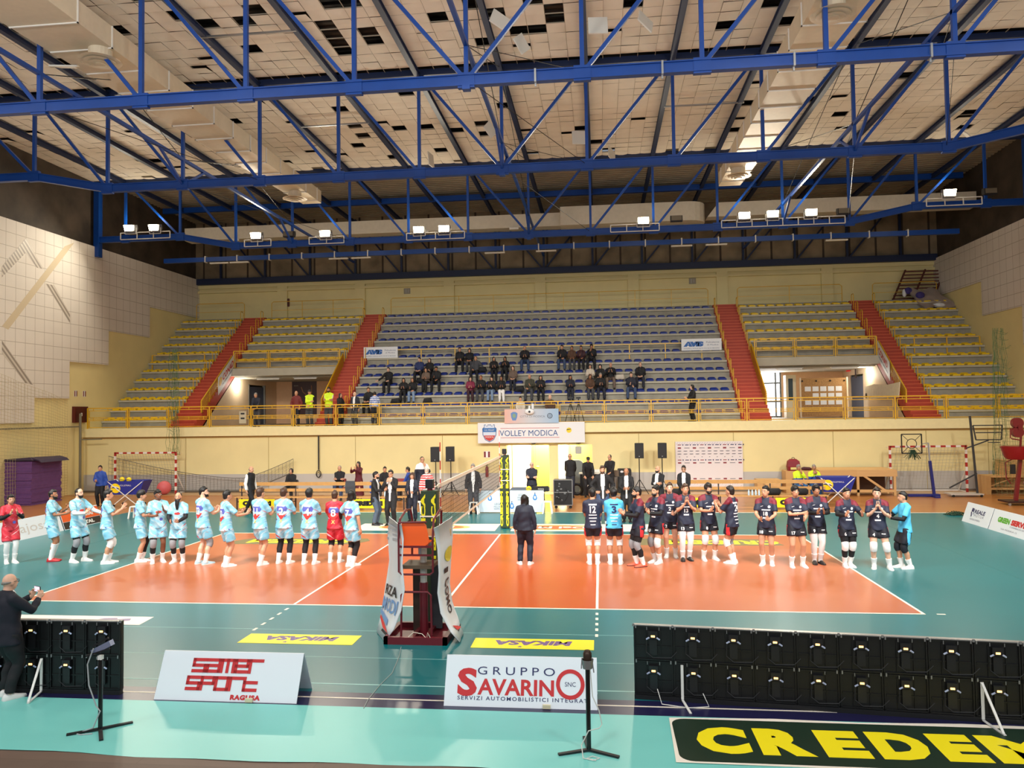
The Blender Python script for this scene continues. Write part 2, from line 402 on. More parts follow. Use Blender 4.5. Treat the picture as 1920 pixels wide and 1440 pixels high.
# doorway recess: bright corridor with two yellow doors behind the far post
b = MB(); b.box((-1.5, 19.2, 0), (2.9, 19.4, 2.75)); b.k = 1
b.box((-1.34, 17.3, 0), (-1.3, 19.2, 2.7)); b.box((2.73, 17.3, 0), (2.77, 19.2, 2.7)); struct(b.build('wall_corridor', [mat('corridor_white', srgb(240, 232, 196), .6), CREAM]))
DOORY = mat('door_yellow', srgb(236, 230, 50), .45); JAMB = mat('door_jamb_wood', srgb(140, 92, 44), .5)
for i, (x0, x1, m_) in enumerate(((-1.25, -.33, WHITE), (-.12, .62, DOORY), (1.62, 2.62, DOORY))):
    d = MB(); d.box((x0, 19.12, .02), (x1, 19.18, 2.16)); o = struct(d.build('door_%d' % (i+1), m_))
    f = MB(); f.box((x0-.1, 19.08, 0), (x0, 19.2, 2.24)); f.box((x1, 19.08, 0), (x1+.1, 19.2, 2.24)); f.box((x0-.1, 19.08, 2.16), (x1+.1, 19.2, 2.24)); f.build('door_frame', JAMB, o)
    h = MB(); h.cyl((x0+.08, 19.1, 1.05), (x0+.08, 19.04, 1.05), .02); h.cyl((x0+.08, 19.05, 1.05), (x0+.2, 19.05, 1.05), .014); h.build('door_handle', STEEL, o)
area_light('corridor_ceiling_lamp', (.7, 17.75, 2.68), (.7, 19.1, .9), 3.0, 900, (1, .97, .82), .5)

# ================================================================ grandstand
NROW = 12
def ry(k): return 18.6+.7*k
def rz(k): return 3.66+.548*k
SECT = [('A', -XW, -18.9, 0), ('B', -17.5, -11.1, 6), ('C', -9.8, 9.8, 0), ('D', 11.15, 17.45, 6), ('E', 18.7, XW, 0)]
SLAB = {'A': 'grey concrete seating tiers between the chevron wall and the first red staircase',
        'B': 'grey concrete seating tiers above the passage with the dark poster',
        'C': 'widest grey concrete seating tiers with rows of blue seats',
        'D': 'grey concrete seating tiers above the passage with the notice board',
        'E': 'grey concrete seating tiers beside the stacked wooden bench and grey wall panels'}
ORD = ['lowest', 'second', 'third', 'fourth', 'fifth', 'sixth', 'seventh', 'eighth', 'ninth', 'tenth', 'eleventh', 'top']
for s, xa, xb, k0 in SECT:
    g = thing('grandstand', ((xa+xb)/2, 18.3, ZB), SLAB[s], 'grandstand')
    ox, oy, oz = (xa+xb)/2, 18.3, ZB
    for k in range(k0, NROW):
        y, z = ry(k)-.25, rz(k)-.06
        b = MB(); b.box((xa-ox, y-.2-oy, z-.93-oz), (xb-ox, y+.55-oy, z-.39-oz)); b.box((xa-ox, y+.12-oy, z-.39-oz), (xb-ox, y+.55-oy, z-.1-oz)); b.build('riser', CONC, g)
        b = MB(); b.box((xa-ox+.02, y-oy, z-.1-oz), (xb-ox-.02, y+.62-oy, z-oz)); b.build('bench_slab', CONCL, g)
    b = MB()                                                     # top gangway
    b.box((xa-ox, ry(11)+.6-oy, 9.45-oz), (xb-ox, YR-oy, 9.9-oz))
    if k0 == 0: b.box((xa-ox, 18.4-oy, 0), (xb-ox, ry(0)-.1-oy, .12))
    b.build('gangway', CONC, g)
    if k0:
        b = MB(); b.box((xa-ox, 21.9-oy, 6.0-oz), (xb-ox, 22.7-oy, 6.42-oz)); b.box((xa-ox, 22.7-oy, 5.9-oz), (xb-ox, YR-oy, 6.1-oz)); b.build('lintel_beam', CONCL, g)
# corridor floor between stair heads
b = MB(); b.box((-XW, 27.0, 9.6), (XW, YR, 9.86)); struct(b.build('floor_gangway', CONC))
ST = [(-18.9, -17.5), (-11.1, -9.8), (9.8, 11.15), (17.45, 18.7)]
STL = ['red staircase nearest the chevron wall', 'red staircase between the dark poster passage and the blue seats', 'red staircase between the blue seats and the bright glass door', 'red staircase beside the notice board passage']
nst = 36
for (xa, xb), lb in zip(ST, STL):
    cx = (xa+xb)/2; g = thing('staircase', (cx, 18.0, ZB), lb, 'staircase')
    b = MB(); pts = [(0, 0)]
    for i in range(nst):
        y = 8.75*i/nst; z = 6.64*(i+1)/nst; pts += [(y, z), (8.75*(i+1)/nst, z)]
    pts += [(8.75, 6.1), (.9, 0)]
    b.prism(pts, (xa-cx, 0, 0), (0, 1, 0), (0, 0, 1), xb-xa); b.build('flight', RED, g)
    b = MB()
    for i in range(nst): b.box((xa-cx+.01, 8.75*i/nst-.012, 6.64*(i+1)/nst-.03), (xb-cx-.01, 8.75*i/nst+.02, 6.64*(i+1)/nst+.004))
    b.build('nosing', mat('nosing_red', srgb(206, 96, 62), .6), g)
# peach rooms under the stand, their side walls following the stair soffit
for sx, (xa, xb) in ((-1, (-17.5, -11.1)), (1, (11.15, 17.45))):
    xs = xa if sx < 0 else xb
    d0, d1 = (24.2, 26.4) if sx < 0 else (24.6, 26.8)
    b = MB(); e = -.12*sx*-1
    prof = [(18.75, ZB), (d0, ZB), (d0, 5.6), (d1, 5.6), (d1, ZB), (YR, ZB), (YR, 6.0), (22.4, 6.0)]
    b.prism(prof, (xs+(-.15 if sx < 0 else .0), 0, 0), (0, 1, 0), (0, 0, 1), .15)
    struct(b.build('wall_passage_side', mat('room_wall_pale', srgb(222, 198, 164), .7, noise=.03)))
    b = MB(); b.box((xa, YR-.06, ZB), (xb, YR-.001, 5.95)); struct(b.build('wall_passage_back', PINK))
    xo = xb if sx < 0 else xa
    b = MB(); b.prism([(18.75, ZB), (YR, ZB), (YR, 6.0), (22.4, 6.0)], (xo+(0 if sx < 0 else -.15), 0, 0), (0, 1, 0), (0, 0, 1), .15); struct(b.build('wall_passage_stair', PINK))
    o = MB(); xd = xs+(-.13 if sx < 0 else .05); o.box((xd, d0+.03, ZB), (xd+.06, d1-.03, 5.5)); do = struct(o.build('door_%d' % (4+(sx > 0)), mat('door_slate', srgb(72, 84, 104), .5)))
    o = MB(); o.box((xd+.02, d0-.05, ZB), (xd+.16, d0+.05, 5.62)); o.box((xd+.02, d1-.05, ZB), (xd+.16, d1+.05, 5.62)); o.build('door_frame', mat('frame_grey', srgb(120, 118, 112), .5), do)
    # fluorescent tubes under the beam and a round emergency lamp
    for x in ((-16.3, -14.1) if sx < 0 else (12.4, 15.2)):
        t = thing('tube_lamp', (x+.7, 22.6, 5.86), 'unlit white tube lamp under the beam of the %s' % (('dark poster passage, near its door' if x < -15 else 'dark poster passage, near the red stairs') if sx < 0 else ('notice board passage, near the glass door' if x < 14 else 'notice board passage, near the round lamp')), 'lamp')
        q = MB(); q.box((-.7, -.06, 0), (.7, .06, .05)); q.build('housing', WHITE, t); q = MB(); q.cyl((-.65, 0, -.03), (.65, 0, -.03), .025, n=8); q.build('tube', mat('tube_white', srgb(250, 250, 245), .3), t)
    x = xs+(.06 if sx < 0 else -.06); yl = 22.75 if sx < 0 else 23.6
    t = thing('emergency_lamp', (x, yl, 5.72), 'small round glowing lamp on the %s passage wall' % ('dark poster' if sx < 0 else 'notice board'), 'lamp')
    q = MB(); q.ball((0, 0, 0), (.09, .15, .15), 14, 8); q.build('globe', mat('globe_glow', (1, .98, .9), .4, emit=14), t)
    d = bpy.data.lights.new('emergency_bulb', 'POINT'); d.energy = 60; d.shadow_soft_size = .15; d.color = (1, .93, .8); lo = bpy.data.objects.new('emergency_bulb', d); COL.objects.link(lo); lo.location = (x+(.3 if sx < 0 else -.3), yl-.1, 5.5)
area_light('passage_daylight', (13.4, YR-.25, 4.7), (13.6, 20, 3.5), 1.0, 90, (.92, .96, 1), 2.2)

# ================================================================ ceiling, roof
def zr(x): return 16.05
tile = MB(); bars_ = MB(); NT = 30; ts = .602
holes = set()
rr = random.Random(3)
def hole_px(): return [(-0.194, 3.428), (0.062, 3.951), (0.451, 3.519), (0.627, 4.888), (0.951, 5.113), (1.209, 5.15), (1.782, 4.361), (1.814, 3.872), (1.126, 3.3), (-4.305, 5.1), (-4.161, 4.747), (-3.971, 4.591), (-1.518, 3.827), (-3.93, 2.286), (-4.103, 2.815), (-5.241, 5.157), (-4.891, 2.455), (-5.122, 3.551), (-5.314, 4.582), (-5.392, 5.328), (-7.056, 2.621), (-7.423, 3.225), (-8.033, 5.144), (-9.704, 2.735), (-10.313, 1.481), (-8.65, 3.221), (-11.645, 3.423), (-14.859, 2.339), (-14.934, 4.874), (4.571, 3.847), (8.457, 4.551), (7.155, 5.817), (9.244, 5.418), (-4.24, 9.396), (-0.718, 11.157), (-1.577, 12.493), (-5.536, 12.578), (-7.069, 13.325), (-7.653, 14.78), (-2.841, 13.117), (-4.211, 15.686), (-1.437, 14.257), (-6.506, 16.41), (2.374, 13.719), (3.362, 15.69), (3.988, 16.963), (-4.347, 12.506), (9.318, 11.995), (11.316, 12.13), (9.241, 15.288), (8.547, 17.826), (13.416, 14.033), (18.534, 14.331), (14.684, 10.28), (-7.279, 12.123), (-10.97, 17.798), (-12.053, 10.906), (-17.898, 15.424), (-14.27, 12.153), (6.657, 17.685), (-0.563, 5.262), (19.206, 16.61), (-6.942, 10.114)]
for x, y in hole_px(): holes.add((math.floor((x+.15)/ts), math.floor((y+8)/ts)))
for i in range(-38, 38):
    for j in range(0, 43):
        if (i, j) in holes: continue
        x0, y0_ = -.15+i*ts, -8+j*ts
        if abs(x0+ts/2+.15) > 22.6: continue
        if abs((y0_+ts/2)-7.46) < .33: continue          # dark gap along the girder
        r0 = random.Random(i*977+j*31)
        gap = .006; sag = r0.uniform(.012, .05); tl = r0.uniform(-.012, .012); tl2 = r0.uniform(-.012, .012)
        if r0.random() < .02: tl2 = -.09
        q = []
        for v_ in range(4):
            for u_ in range(4):
                u, v = u_/3, v_/3; x = x0+gap+(ts-2*gap)*u; y = y0_+gap+(ts-2*gap)*v
                q.append((x, y, zr(x)+.06-sag*16*u*(1-u)*v*(1-v)+tl*(u-.5)+tl2*(1-v)))
        tile.add(q, [(v_*4+u_, (v_+1)*4+u_, (v_+1)*4+u_+1, v_*4+u_+1) for v_ in range(3) for u_ in range(3)])
struct(tile.build('ceiling', mat('ceiling_tile', srgb(236, 229, 216), .75, noise=.05, nscale=1.3), smooth=180))
b = MB()
for i in range(-38, 39):
    x = -.15+i*ts; b.box((x-.008, -8, zr(x)+.075), (x+.008, 17.6, zr(x)+.1))
for j in range(0, 43):
    y = -8+j*ts
    for xa, xb in ((-22.8, -.15), (-.15, 22.8)): b.bar((xa, y, zr(xa)+.085), (xb, y, zr(xb)+.085), .02, .03)
struct(b.build('ceiling_grid', mat('ceiling_tee', srgb(186, 174, 154), .6)))
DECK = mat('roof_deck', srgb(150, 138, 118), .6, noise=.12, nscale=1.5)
def deck(ya, yb, dz, m_, pitch=.34):
    b = MB(); ys = []; y = ya
    while y < yb:
        ys += [(y, 0), (y+pitch*.42, 0), (y+pitch*.5, .07), (y+pitch*.92, .07)]; y += pitch
    vs = []; xs = (-23.2, -.15, 23.2)
    for yy, h in ys: vs += [(x, yy, zr(x)+dz+h) for x in xs]
    fs = [(i*3+j, i*3+j+1, (i+1)*3+j+1, (i+1)*3+j) for i in range(len(ys)-1) for j in (0, 1)]
    b.add(vs, fs); struct(b.build('ceiling_roof_deck', m_))
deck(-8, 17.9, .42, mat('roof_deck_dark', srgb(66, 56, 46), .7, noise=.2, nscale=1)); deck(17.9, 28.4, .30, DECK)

# ================================================================ roof girders
S3 = 3.0; X0 = -.15
def zb(n, up=.6): return HCH if abs(n) <= 5 else HCH+up
def girder(y, label, nmax=7, lo_only=False, w=.3, mt=None, fine=True):
    mt = mt or BLUE
    g = thing('roof_girder', (0, y, HCH), label, 'roof girder')
    xs = [X0+n*S3 for n in range(-nmax, nmax+1)]
    P = lambda x, z: (x, 0, z-HCH)
    pts = [(-XW, zb(7))]+[(X0+n*S3, zb(n)) for n in range(-nmax, nmax+1)]+[(XW, zb(7))]
    b = MB()
    for (xa, za), (xb, zb_) in zip(pts[:-1], pts[1:]):
        for s_ in (1, -1): b.bar(P(xa, za+s_*(w/2-.015)), P(xb, zb_+s_*(w/2-.015)), .2, .03)
        b.bar(P(xa, za), P(xb, zb_), .1, w-.03)
    b.build('bottom_chord', mt, g)
    b = MB()
    for xa, xb in ((-XW, X0), (X0, XW)): b.bar(P(xa, zr(xa)-.0), P(xb, zr(xb)-.0), .2, .22)
    b.build('top_chord', PURL, g)
    for n in range(-nmax, nmax+1):
        x = X0+n*S3; b = MB(); b.bar(P(x, zb(n)), P(x, zr(x)+.1), .11, .11); b.build('vertical', mt, g)
        if n:
            xi = X0+(n-(1 if n > 0 else -1))*S3; m_ = n-(1 if n > 0 else -1)
            b = MB(); b.bar(P(xi, zb(m_)), P(x, zr(x)), .1, .1); b.build('diagonal', mt, g)
        b = MB(); b.cbox(P(x, zb(n)), (.44, .14, w+.1)); b.build('gusset', mt, g)
    b = MB(); b.cbox((X0, 0, -w/2-.05), (.2, .2, .1)); b.build('node_cap', mt, g)
    for s_ in (-1, 1):
        b = MB(); b.box((s_*(XW-.16)-.14, -.16, -.3), (s_*(XW-.16)+.14, .16, 3.6)); b.build('end_post', mt, g)
    return g
G = {}
G[1] = girder(.04, 'blue steel roof girder nearest the camera, with galvanised clips on its lower chord')
G[2] = girder(7.46, 'blue steel roof girder closing the tiled ceiling, second from the camera')
G[3] = girder(17.79, 'blue steel roof girder carrying the row of lit floodlights')
b = MB()
for i, n in enumerate(np.arange(.6, 8, 1.07)):
    x = X0+n*S3; b.box((x-.025, -.115, -.17), (x+.025, .115, .17)); b.box((x-.02, -.02, -.26), (x+.02, .02, -.13))
b.build('clip', mat('galvanised', srgb(176, 180, 184), .35, .7), G[1])
# rear girder against the wall
g = thing('roof_girder', (0, 27.95, 12.4), 'dark navy girder along the top of the rear yellow wall', 'roof girder')
b = MB(); b.box((-XW, -.15, -.12), (XW, .2, .26)); b.build('bottom_chord', NAVYB, g)
for n in range(-7, 8):
    x = X0+n*S3; b = MB(); b.bar((x, 0, 0), (x, 0, zr(x)-12.4+.1), .13); b.build('vertical', NAVYB, g)
    if n:
        xi = X0+(n-(1 if n > 0 else -1))*S3; b = MB(); b.bar((xi, 0, .1), (x, 0, zr(x)-12.3), .1); b.build('diagonal', NAVYB, g)
# purlins under the tiles, one over every girder node
for n in range(-7, 8):
    x = X0+n*S3; b = MB(); z = zr(x)-.12
    for ya, yb in ((-8, 28.0),):
        b.box((x-.09, ya, z-.1), (x+.09, yb, z-.075)); b.box((x-.09, ya, z+.075), (x+.09, yb, z+.1)); b.box((x-.04, ya, z-.08), (x+.04, yb, z+.08))
    o = b.build('roof_purlin', PURL, origin=(x, 10, z))
    where = 'over the ridge' if n == 0 else '%s from the ridge toward the %s wall' % (['', 'first', 'second', 'third', 'fourth', 'fifth', 'sixth', 'seventh'][abs(n)], 'chevron' if n < 0 else 'plain panelled')
    tag(o, 'dark blue roof purlin, '+where, 'roof purlin', 'purlins under the tiled ceiling')
# longitudinal braces between the girders
for n, wh in ((0, 'along the ridge'), (-4, 'on the chevron wall side'), (4, 'on the plain wall side')):
    x = X0+n*S3; g = thing('longitudinal_brace', (x, 7.46, HCH+.95), 'blue brace with thin tie cables linking the girders '+wh, 'brace')
    b = MB(); b.bar((0, -14, 0), (0, 20.2, 0), .11); b.build('strut', BLUE, g)
    for ya, yb in ((-7.42, 0), (0, 10.33)):
        b = MB(); b.bar((0, ya, -.95), (0, ya+1.6, 0), .08); b.bar((0, yb, -.95), (0, yb-1.6, 0), .08); b.build('knee', BLUE, g)
        zt = zr(x)-HCH-.95
        b = MB(); b.tube([(0, ya, 0), (.0, yb, zt)], .014, 5); b.tube([(0, yb, 0), (0, ya, zt)], .014, 5)
        b.tube([(0, ya, 0), (2.9, yb, zt-.3)], .012, 5); b.build('tie_cable', BLACK, g)
        b = MB(); b.tube([(0, ya, -.9), (S3*.98, yb, -.9)], .011, 5); b.build('cross_cable', BLACK, g)
# beams over the stand
b = MB(); b.box((-21.5, 21.9, 12.55), (21.5, 22.1, 12.8)); g = b.build('cable_beam', BLUE, origin=(0, 22, 12.68)); tag(g, 'blue cable beam with white hangers above the stand, behind the lit floodlights', 'beam')
b = MB()
for i in range(21):
    x = -19+38*i/20; b.box((x-.03, 21.87, 12.5), (x+.03, 22.13, 12.86))
b.build('hanger', WHITE, g, origin=(0, 22, 12.68)).location = (0, 0, 0)
b = MB(); b.box((-22.4, 22.2, 15.05 - 1.0), (22.4, 22.4, 15.35 - 1.0)); g2 = b.build('upper_beam', BLUE, origin=(0, 22.3, 14.2))
g2.location = (0, 23.4, 15.95); tag(g2, 'blue crossbeam high under the corrugated deck', 'beam')
for i, (x, y) in enumerate(((-18.2, 22), (-17.0, 22), (-11.2, 22), (-9.9, 22), (-2.4, 22), (.4, 22), (7.6, 22), (9.4, 22), (15.5, 22))):
    b = MB(); b.box((-.55, -.07, -.05), (.55, .07, .02)); o = b.build('tube_fitting', mat('tube_pale', srgb(226, 220, 206), .4)); o.location = (x, y, 12.47)
    tag(o, 'white tube light fitting under the blue cable beam above the stand', 'tube light', 'tube fittings under the cable beam')
# ventilation
b = MB()
def duct_run(x0, x1, ya, yb, z0, z1, x2, x3, label):
    g = thing('air_duct', ((x0+x1)/2, (ya+yb)/2, z0), label, 'air duct'); ox, oy = (x0+x1)/2, (ya+yb)/2
    b = MB(); h_ = z1-z0; b.loft([[(x0-ox, ya-oy, 0), (x1-ox, ya-oy, 0), (x1-ox, ya-oy, h_), (x0-ox, ya-oy, h_)], [(x2-ox, yb-oy, 0), (x3-ox, yb-oy, 0), (x3-ox, yb-oy, h_), (x2-ox, yb-oy, h_)]]); b.build('casing', DUCT, g)
    y = ya+.5
    while y < yb-.2:
        b = MB(); h = z1-z0; t_ = (y-ya)/(yb-ya); wa = x0+(x2-x0)*t_-ox-.03; wb = x1+(x3-x1)*t_-ox+.03
        b.box((wa, y-oy-.02, -.03), (wb, y-oy+.02, .0)); b.box((wa, y-oy-.02, -.03), (wa+.03, y-oy+.02, h)); b.box((wb-.03, y-oy-.02, -.03), (wb, y-oy+.02, h)); b.build('flange', WHITE, g); y += 1.42
    return g
duct_run(-12.3, -10.05, -7.5, 16.3, 14.0, 14.6, -11.0, -10.08, 'long cream air duct under the ceiling on the chevron wall side')
duct_run(8.66, 10.7, -7.5, 16.5, 14.0, 14.62, 8.74, 9.7, 'long cream air duct under the ceiling on the plain wall side')
def diffuser(loc, label):
    g = thing('air_diffuser', loc, label, 'air diffuser')
    b = MB(); b.cyl((0, 0, .0), (0, 0, .45), .3, n=20); b.build('neck', DUCT, g)
    for i, (R, z) in enumerate(((.55, -.02), (.42, -.06), (.29, -.1), (.16, -.13))):
        b = MB(); b.rings([((0, 0, z+.05), R*.8), ((0, 0, z+.02), R), ((0, 0, z), R), ((0, 0, z+.02), R*.86)], 28, True); b.build('cone_ring', DUCT, g, smooth=40)
for p, l in (((-10.446, 0.172, 13.72), 'round ceiling air diffuser with a plain wide disc, under the duct by the first girder'), ((-10.572, 14.253, 13.8), 'round air diffuser at the far end of the duct on the chevron wall side'),
             ((9.147, 0.381, 13.72), 'large ringed air diffuser under the near part of the plain wall side duct'), ((9.164, 13.942, 13.8), 'round air diffuser at the far end of the plain wall side duct')):
    diffuser((p[0], p[1], 13.68), l)
g = thing('air_duct', (-9.6, 22.6, 13.85), 'pale cross duct hung over the stand on the chevron wall side', 'air duct')
b = MB(); b.box((-10.8, -.4, 0), (10.8, .4, .72)); b.build('casing', mat('duct_white', srgb(216, 208, 190), .5, noise=.04), g)
for x in (-8, -3, 3, 8):
    b = MB(); b.box((x, -.5, -.12), (x+.5, -.4, .0)); b.build('outlet', WHITE, g)
g = thing('air_duct', (5.0, 22.6, 13.75), 'big pale duct with a rounded end hung over the blue seats', 'air duct')
b = MB(); prof = [(-3.8, -.9), (3.0, -.9)]+[(3.0+.9*math.sin(a), -.9*math.cos(a)) for a in np.arange(1, 9)*PI/9]+[(3.0, .9), (-3.8, .9)]
b.prism(prof, (0, 0, 0), (1, 0, 0), (0, 1, 0), 1.0); b.build('casing', MATS['duct_white'], g)
g = thing('air_duct', (15.9, 22.6, 14.0), 'pale cross duct hung over the stand on the plain wall side', 'air duct')
b = MB(); b.prism([(-6.9, 0), (6.6, 0), (6.6, .75), (-6.3, .75)], (0, .4, 0), (1, 0, 0), (0, 0, 1), .8); b.build('casing', MATS['duct_white'], g)
# loose ceiling tiles hanging down
for i, (px, tilt, sz, lb) in enumerate(((((0.52, 1.855, 14.9)), (70, 25, 30), .55, 'loose ceiling tile dangling by its corner beside the torn open patch'), (((1.051, 2.718, 14.6)), (80, 50, 45), .5, 'diamond shaped loose tile dangling below the torn open patch'),
        (((3.281, 2.155, 14.7)), (75, 0, 5), .55, 'square loose ceiling tile hanging beside the vertical of the nearest girder'), (((4.631, 2.498, 14.9)), (65, 30, 35), .55, 'loose ceiling tile hanging behind a near girder diagonal'),
        (((-1.063, 11.053, 15.2)), (78, 45, 45), .55, 'diamond shaped tile hanging over the second girder node'), (((2.484, 12.523, 15.2)), (80, 0, 10), .6, 'square tile hanging beside the vertical over the second girder'),
        (((-4.107, 13.788, 15)), (85, 0, 80), .6, 'tile hanging edge-on just above the second girder chord'), (((3.861, 14.613, 15.1)), (80, 20, 60), .6, 'narrow looking tile hanging above the second girder chord, plain wall side'),
        (((-12.135, 1.213, 14.1)), (20, 0, 10), .8, 'sagging ceiling tile beside the disc air diffuser'), (((17.183, 11.214, 14)), (40, 30, 30), .6, 'tilted loose tile close to the plain panelled wall'))):
    b = MB(); b.box((-sz/2, -sz/2, -.02), (sz/2, sz/2, .02)); o = b.build('loose_ceiling_tile', mat('tile_white', srgb(226, 224, 216), .7)); o.location = px; o.rotation_euler = [math.radians(a) for a in tilt]
    tag(o, lb, 'ceiling tile')
for pa, pb, lb in (((13.774, 18.61, 15.6), (13.871, 24.568, 15.6), 'long white strip light hanging behind the second girder above the trio of floodlights'),):
    b = MB(); b.bar((0, 0, 0), tuple(V(pb)-V(pa)), .12, .06); b.bar((0, 0, 0), tuple((V(pb)-V(pa))*.01+V(0, 0, .45)), .02); b.bar(tuple(V(pb)-V(pa)), tuple(V(pb)-V(pa)+V(0, 0, .45)), .02); o = b.build('strip_light', MATS['tube_pale']); o.location = pa; tag(o, lb, 'strip light')
for pa, pb, lb in (((-9.24, 3.427, 15.85), (-6.113, 3.419, 15.85), 'grey conduit between purlins near the torn tiles on the chevron wall side'), ((-9.083, 11.305, 15.85), (-6.151, 11.264, 15.85), 'grey conduit between purlins above the second girder, chevron wall side'), ((5.891, 11.36, 15.85), (8.997, 11.393, 15.85), 'grey conduit between purlins above the second girder, beside the plain wall side duct')):
    b = MB(); b.bar((0, 0, 0), tuple(V(pb)-V(pa)), .07, .05); o = b.build('conduit', STEEL); o.location = pa; tag(o, lb, 'conduit')
# floodlights on the third girder
FL = [(-20.69, 13.5), (-19.35, 13.47), (-13.9, 12.84), (-10.3, 12.8), (-5.54, 12.8), (-4.28, 12.8), (5.35, 12.8), (10.02, 12.84), (11.31, 12.86), (13.04, 12.86), (19.14, 13.5)]
FLL = ['first from the chevron wall, on the raised chord', 'second from the chevron wall, on the raised chord', 'alone on the short rail after the chord steps down', 'beside the unlit dark fitting', 'on the chevron side of the middle pair', 'on the inner side of the middle pair', 'alone in front of the rounded duct end', 'first of the trio on the long rail', 'middle of the trio on the long rail', 'last of the trio on the long rail', 'nearest the plain panelled wall']
GLOW = mat('flood_glow', (1, .86, .62), .4, emit=40, ecol=(1, .84, .55))
for (x, z), lb in zip(FL, FLL):
    g = thing('floodlight', (x, 17.5, z), 'lit floodlight on the third girder, '+lb, 'floodlight', 'lit floodlights over the stand edge')
    b = MB(); b.prism([(-.12, -.2), (.1, -.22), (.22, .0), (.16, .2), (-.1, .14)], (-.27, 0, 0), (0, 1, 0), (0, 0, 1), .54); b.build('housing', mat('flood_grey', srgb(150, 150, 150), .4, .5), g)
    b = MB(); b.cbox((0, 0, 0), (.48, .02, .3)); o = b.build('lens', GLOW, g); o.location = (0, -.17, -.03); o.rotation_euler = (math.radians(25), 0, 0)
    b = MB(); b.bar((-.3, 0, 0), (-.3, 0, -.3), .03); b.bar((.3, 0, 0), (.3, 0, -.3), .03); b.bar((-.3, 0, -.3), (.3, 0, -.3), .03); b.build('bracket', WHITE, g)
    d = bpy.data.lights.new('floodlight_bulb', 'POINT'); d.energy = 32; d.shadow_soft_size = .12; d.color = (1, .9, .72); lo = bpy.data.objects.new('floodlight_bulb', d); COL.objects.link(lo); lo.location = (x, 17.5, z+.38)
    area_light('floodlight_lamp', (x, 17.2, z-.1), (x*.75, 2.0, 0), .5, 230, (1, .9, .72), .3, 150)
for i, (xa, xb, z) in enumerate(((-21.3, -18.6, 13.12), (-14.6, -13.2, 12.5), (-11.2, -9.4, 12.5), (-6.2, -3.3, 12.5), (3.8, 6.1, 12.5), (9.0, 14.6, 12.5), (18.2, 20.6, 13.12))):
    b = MB()
    for zz in (-.17, .17): b.bar((xa, 17.6, z+zz), (xb, 17.6, z+zz), .04)
    k = max(2, int((xb-xa)/.7))
    for j in range(k+1): xx = xa+(xb-xa)*j/k; b.bar((xx, 17.6, z-.17), (xx, 17.6, z+.17), .04)
    o = b.build('lamp_rail', WHITE, origin=((xa+xb)/2, 17.6, z)); tag(o, 'white bracket rail on the third girder, '+['under the chevron wall pair', 'under the lone floodlight', 'by the unlit dark fitting', 'under the middle pair', 'in front of the rounded duct', 'longest, under the trio', 'next to the plain wall'][i], 'lamp rail')
for x, z, lb in ((-12.2, 12.86, 'dark unlit fitting with round vents on the third girder'), (6.9, 12.84, 'unlit black floodlight in front of the rounded duct'), (14.5, 12.86, 'unlit black floodlight after the lit trio'), (20.9, 13.5, 'unlit floodlight beside the plain wall lamp')):
    b = MB(); b.prism([(-.12, -.16), (.1, -.16), (.18, .0), (.14, .16), (-.1, .12)], (-.28, 0, 0), (0, 1, 0), (0, 0, 1), .56); o = b.build('floodlight', mat('flood_black', srgb(40, 38, 36), .5)); o.location = (x, 17.5, z); tag(o, lb, 'floodlight')
    b = MB(); b.box((-.24, -.15, -.12), (.24, -.13, .1)); b.build('lens', mat('lens_dark', srgb(120, 112, 96), .2), o)

# ================================================================ people: a body grown as one fused surface, hair and clothes as its children
def fuse(mb, name, voxel, mats, it=4, wob=0.0, seed=0, paint=None, fac=.5):
    me = bpy.data.meshes.new('t'); me.from_pydata(mb.v, [], mb.f); me.update()
    o = bpy.data.objects.new('t', me); COL.objects.link(o)
    r = o.modifiers.new('r', 'REMESH'); r.mode = 'VOXEL'; r.voxel_size = voxel
    if it: s = o.modifiers.new('s', 'SMOOTH'); s.factor = fac; s.iterations = it
    dg = bpy.context.evaluated_depsgraph_get()
    m2 = bpy.data.meshes.new_from_object(o.evaluated_get(dg)); m2.name = name
    bpy.data.objects.remove(o); bpy.data.meshes.remove(me)
    n = len(m2.vertices); co = np.empty(n*3, np.float32); m2.vertices.foreach_get('co', co); co = co.reshape(-1, 3)
    if wob:                                                    # soft cloth folds
        q = co*np.array([1, 1, .75]); k = seed*1.7
        d = np.sin(q[:, 0]*31+q[:, 2]*19+k)*np.sin(q[:, 1]*27-q[:, 2]*23+k*2)+.6*np.sin(q[:, 2]*47+q[:, 0]*13+k*3)*np.sin(q[:, 1]*17+k)
        nr = np.empty(n*3, np.float32); m2.vertices.foreach_get('normal', nr); co = co+nr.reshape(-1, 3)*(d*wob)[:, None]
        m2.vertices.foreach_set('co', co.astype(np.float32).ravel())
    m2.materials.clear()
    mats = mats if isinstance(mats, (list, tuple)) else [mats]
    for m in mats: m2.materials.append(m)
    mi = np.zeros(len(m2.polygons), np.int32)
    if paint is not None and len(mats) > 1:
        c = np.empty(len(m2.polygons)*3, np.float32); m2.polygons.foreach_get('center', c); mi = paint(c.reshape(-1, 3)).astype(np.int32)
    m2.polygons.foreach_set('material_index', mi)
    m2.shade_smooth(); m2.update()
    return m2
def link(me, name, parent=None):
    o = bpy.data.objects.new(name, me); COL.objects.link(o)
    if parent is not None: o.parent = parent
    return o
def join_extra(me, mb, mats):
    """append loose closed pieces (fingers, eyes) to the fused body mesh, with their own materials"""
    bm = bmesh.new(); bm.from_mesh(me); base = len(me.materials)
    for m in mats: me.materials.append(m)
    vs = [bm.verts.new(v) for v in mb.v]
    for f, k in zip(mb.f, mb.m):
        try: fc = bm.faces.new([vs[i] for i in f])
        except ValueError: continue
        fc.material_index = k; fc.smooth = True
    bm.to_mesh(me); bm.free(); me.update()
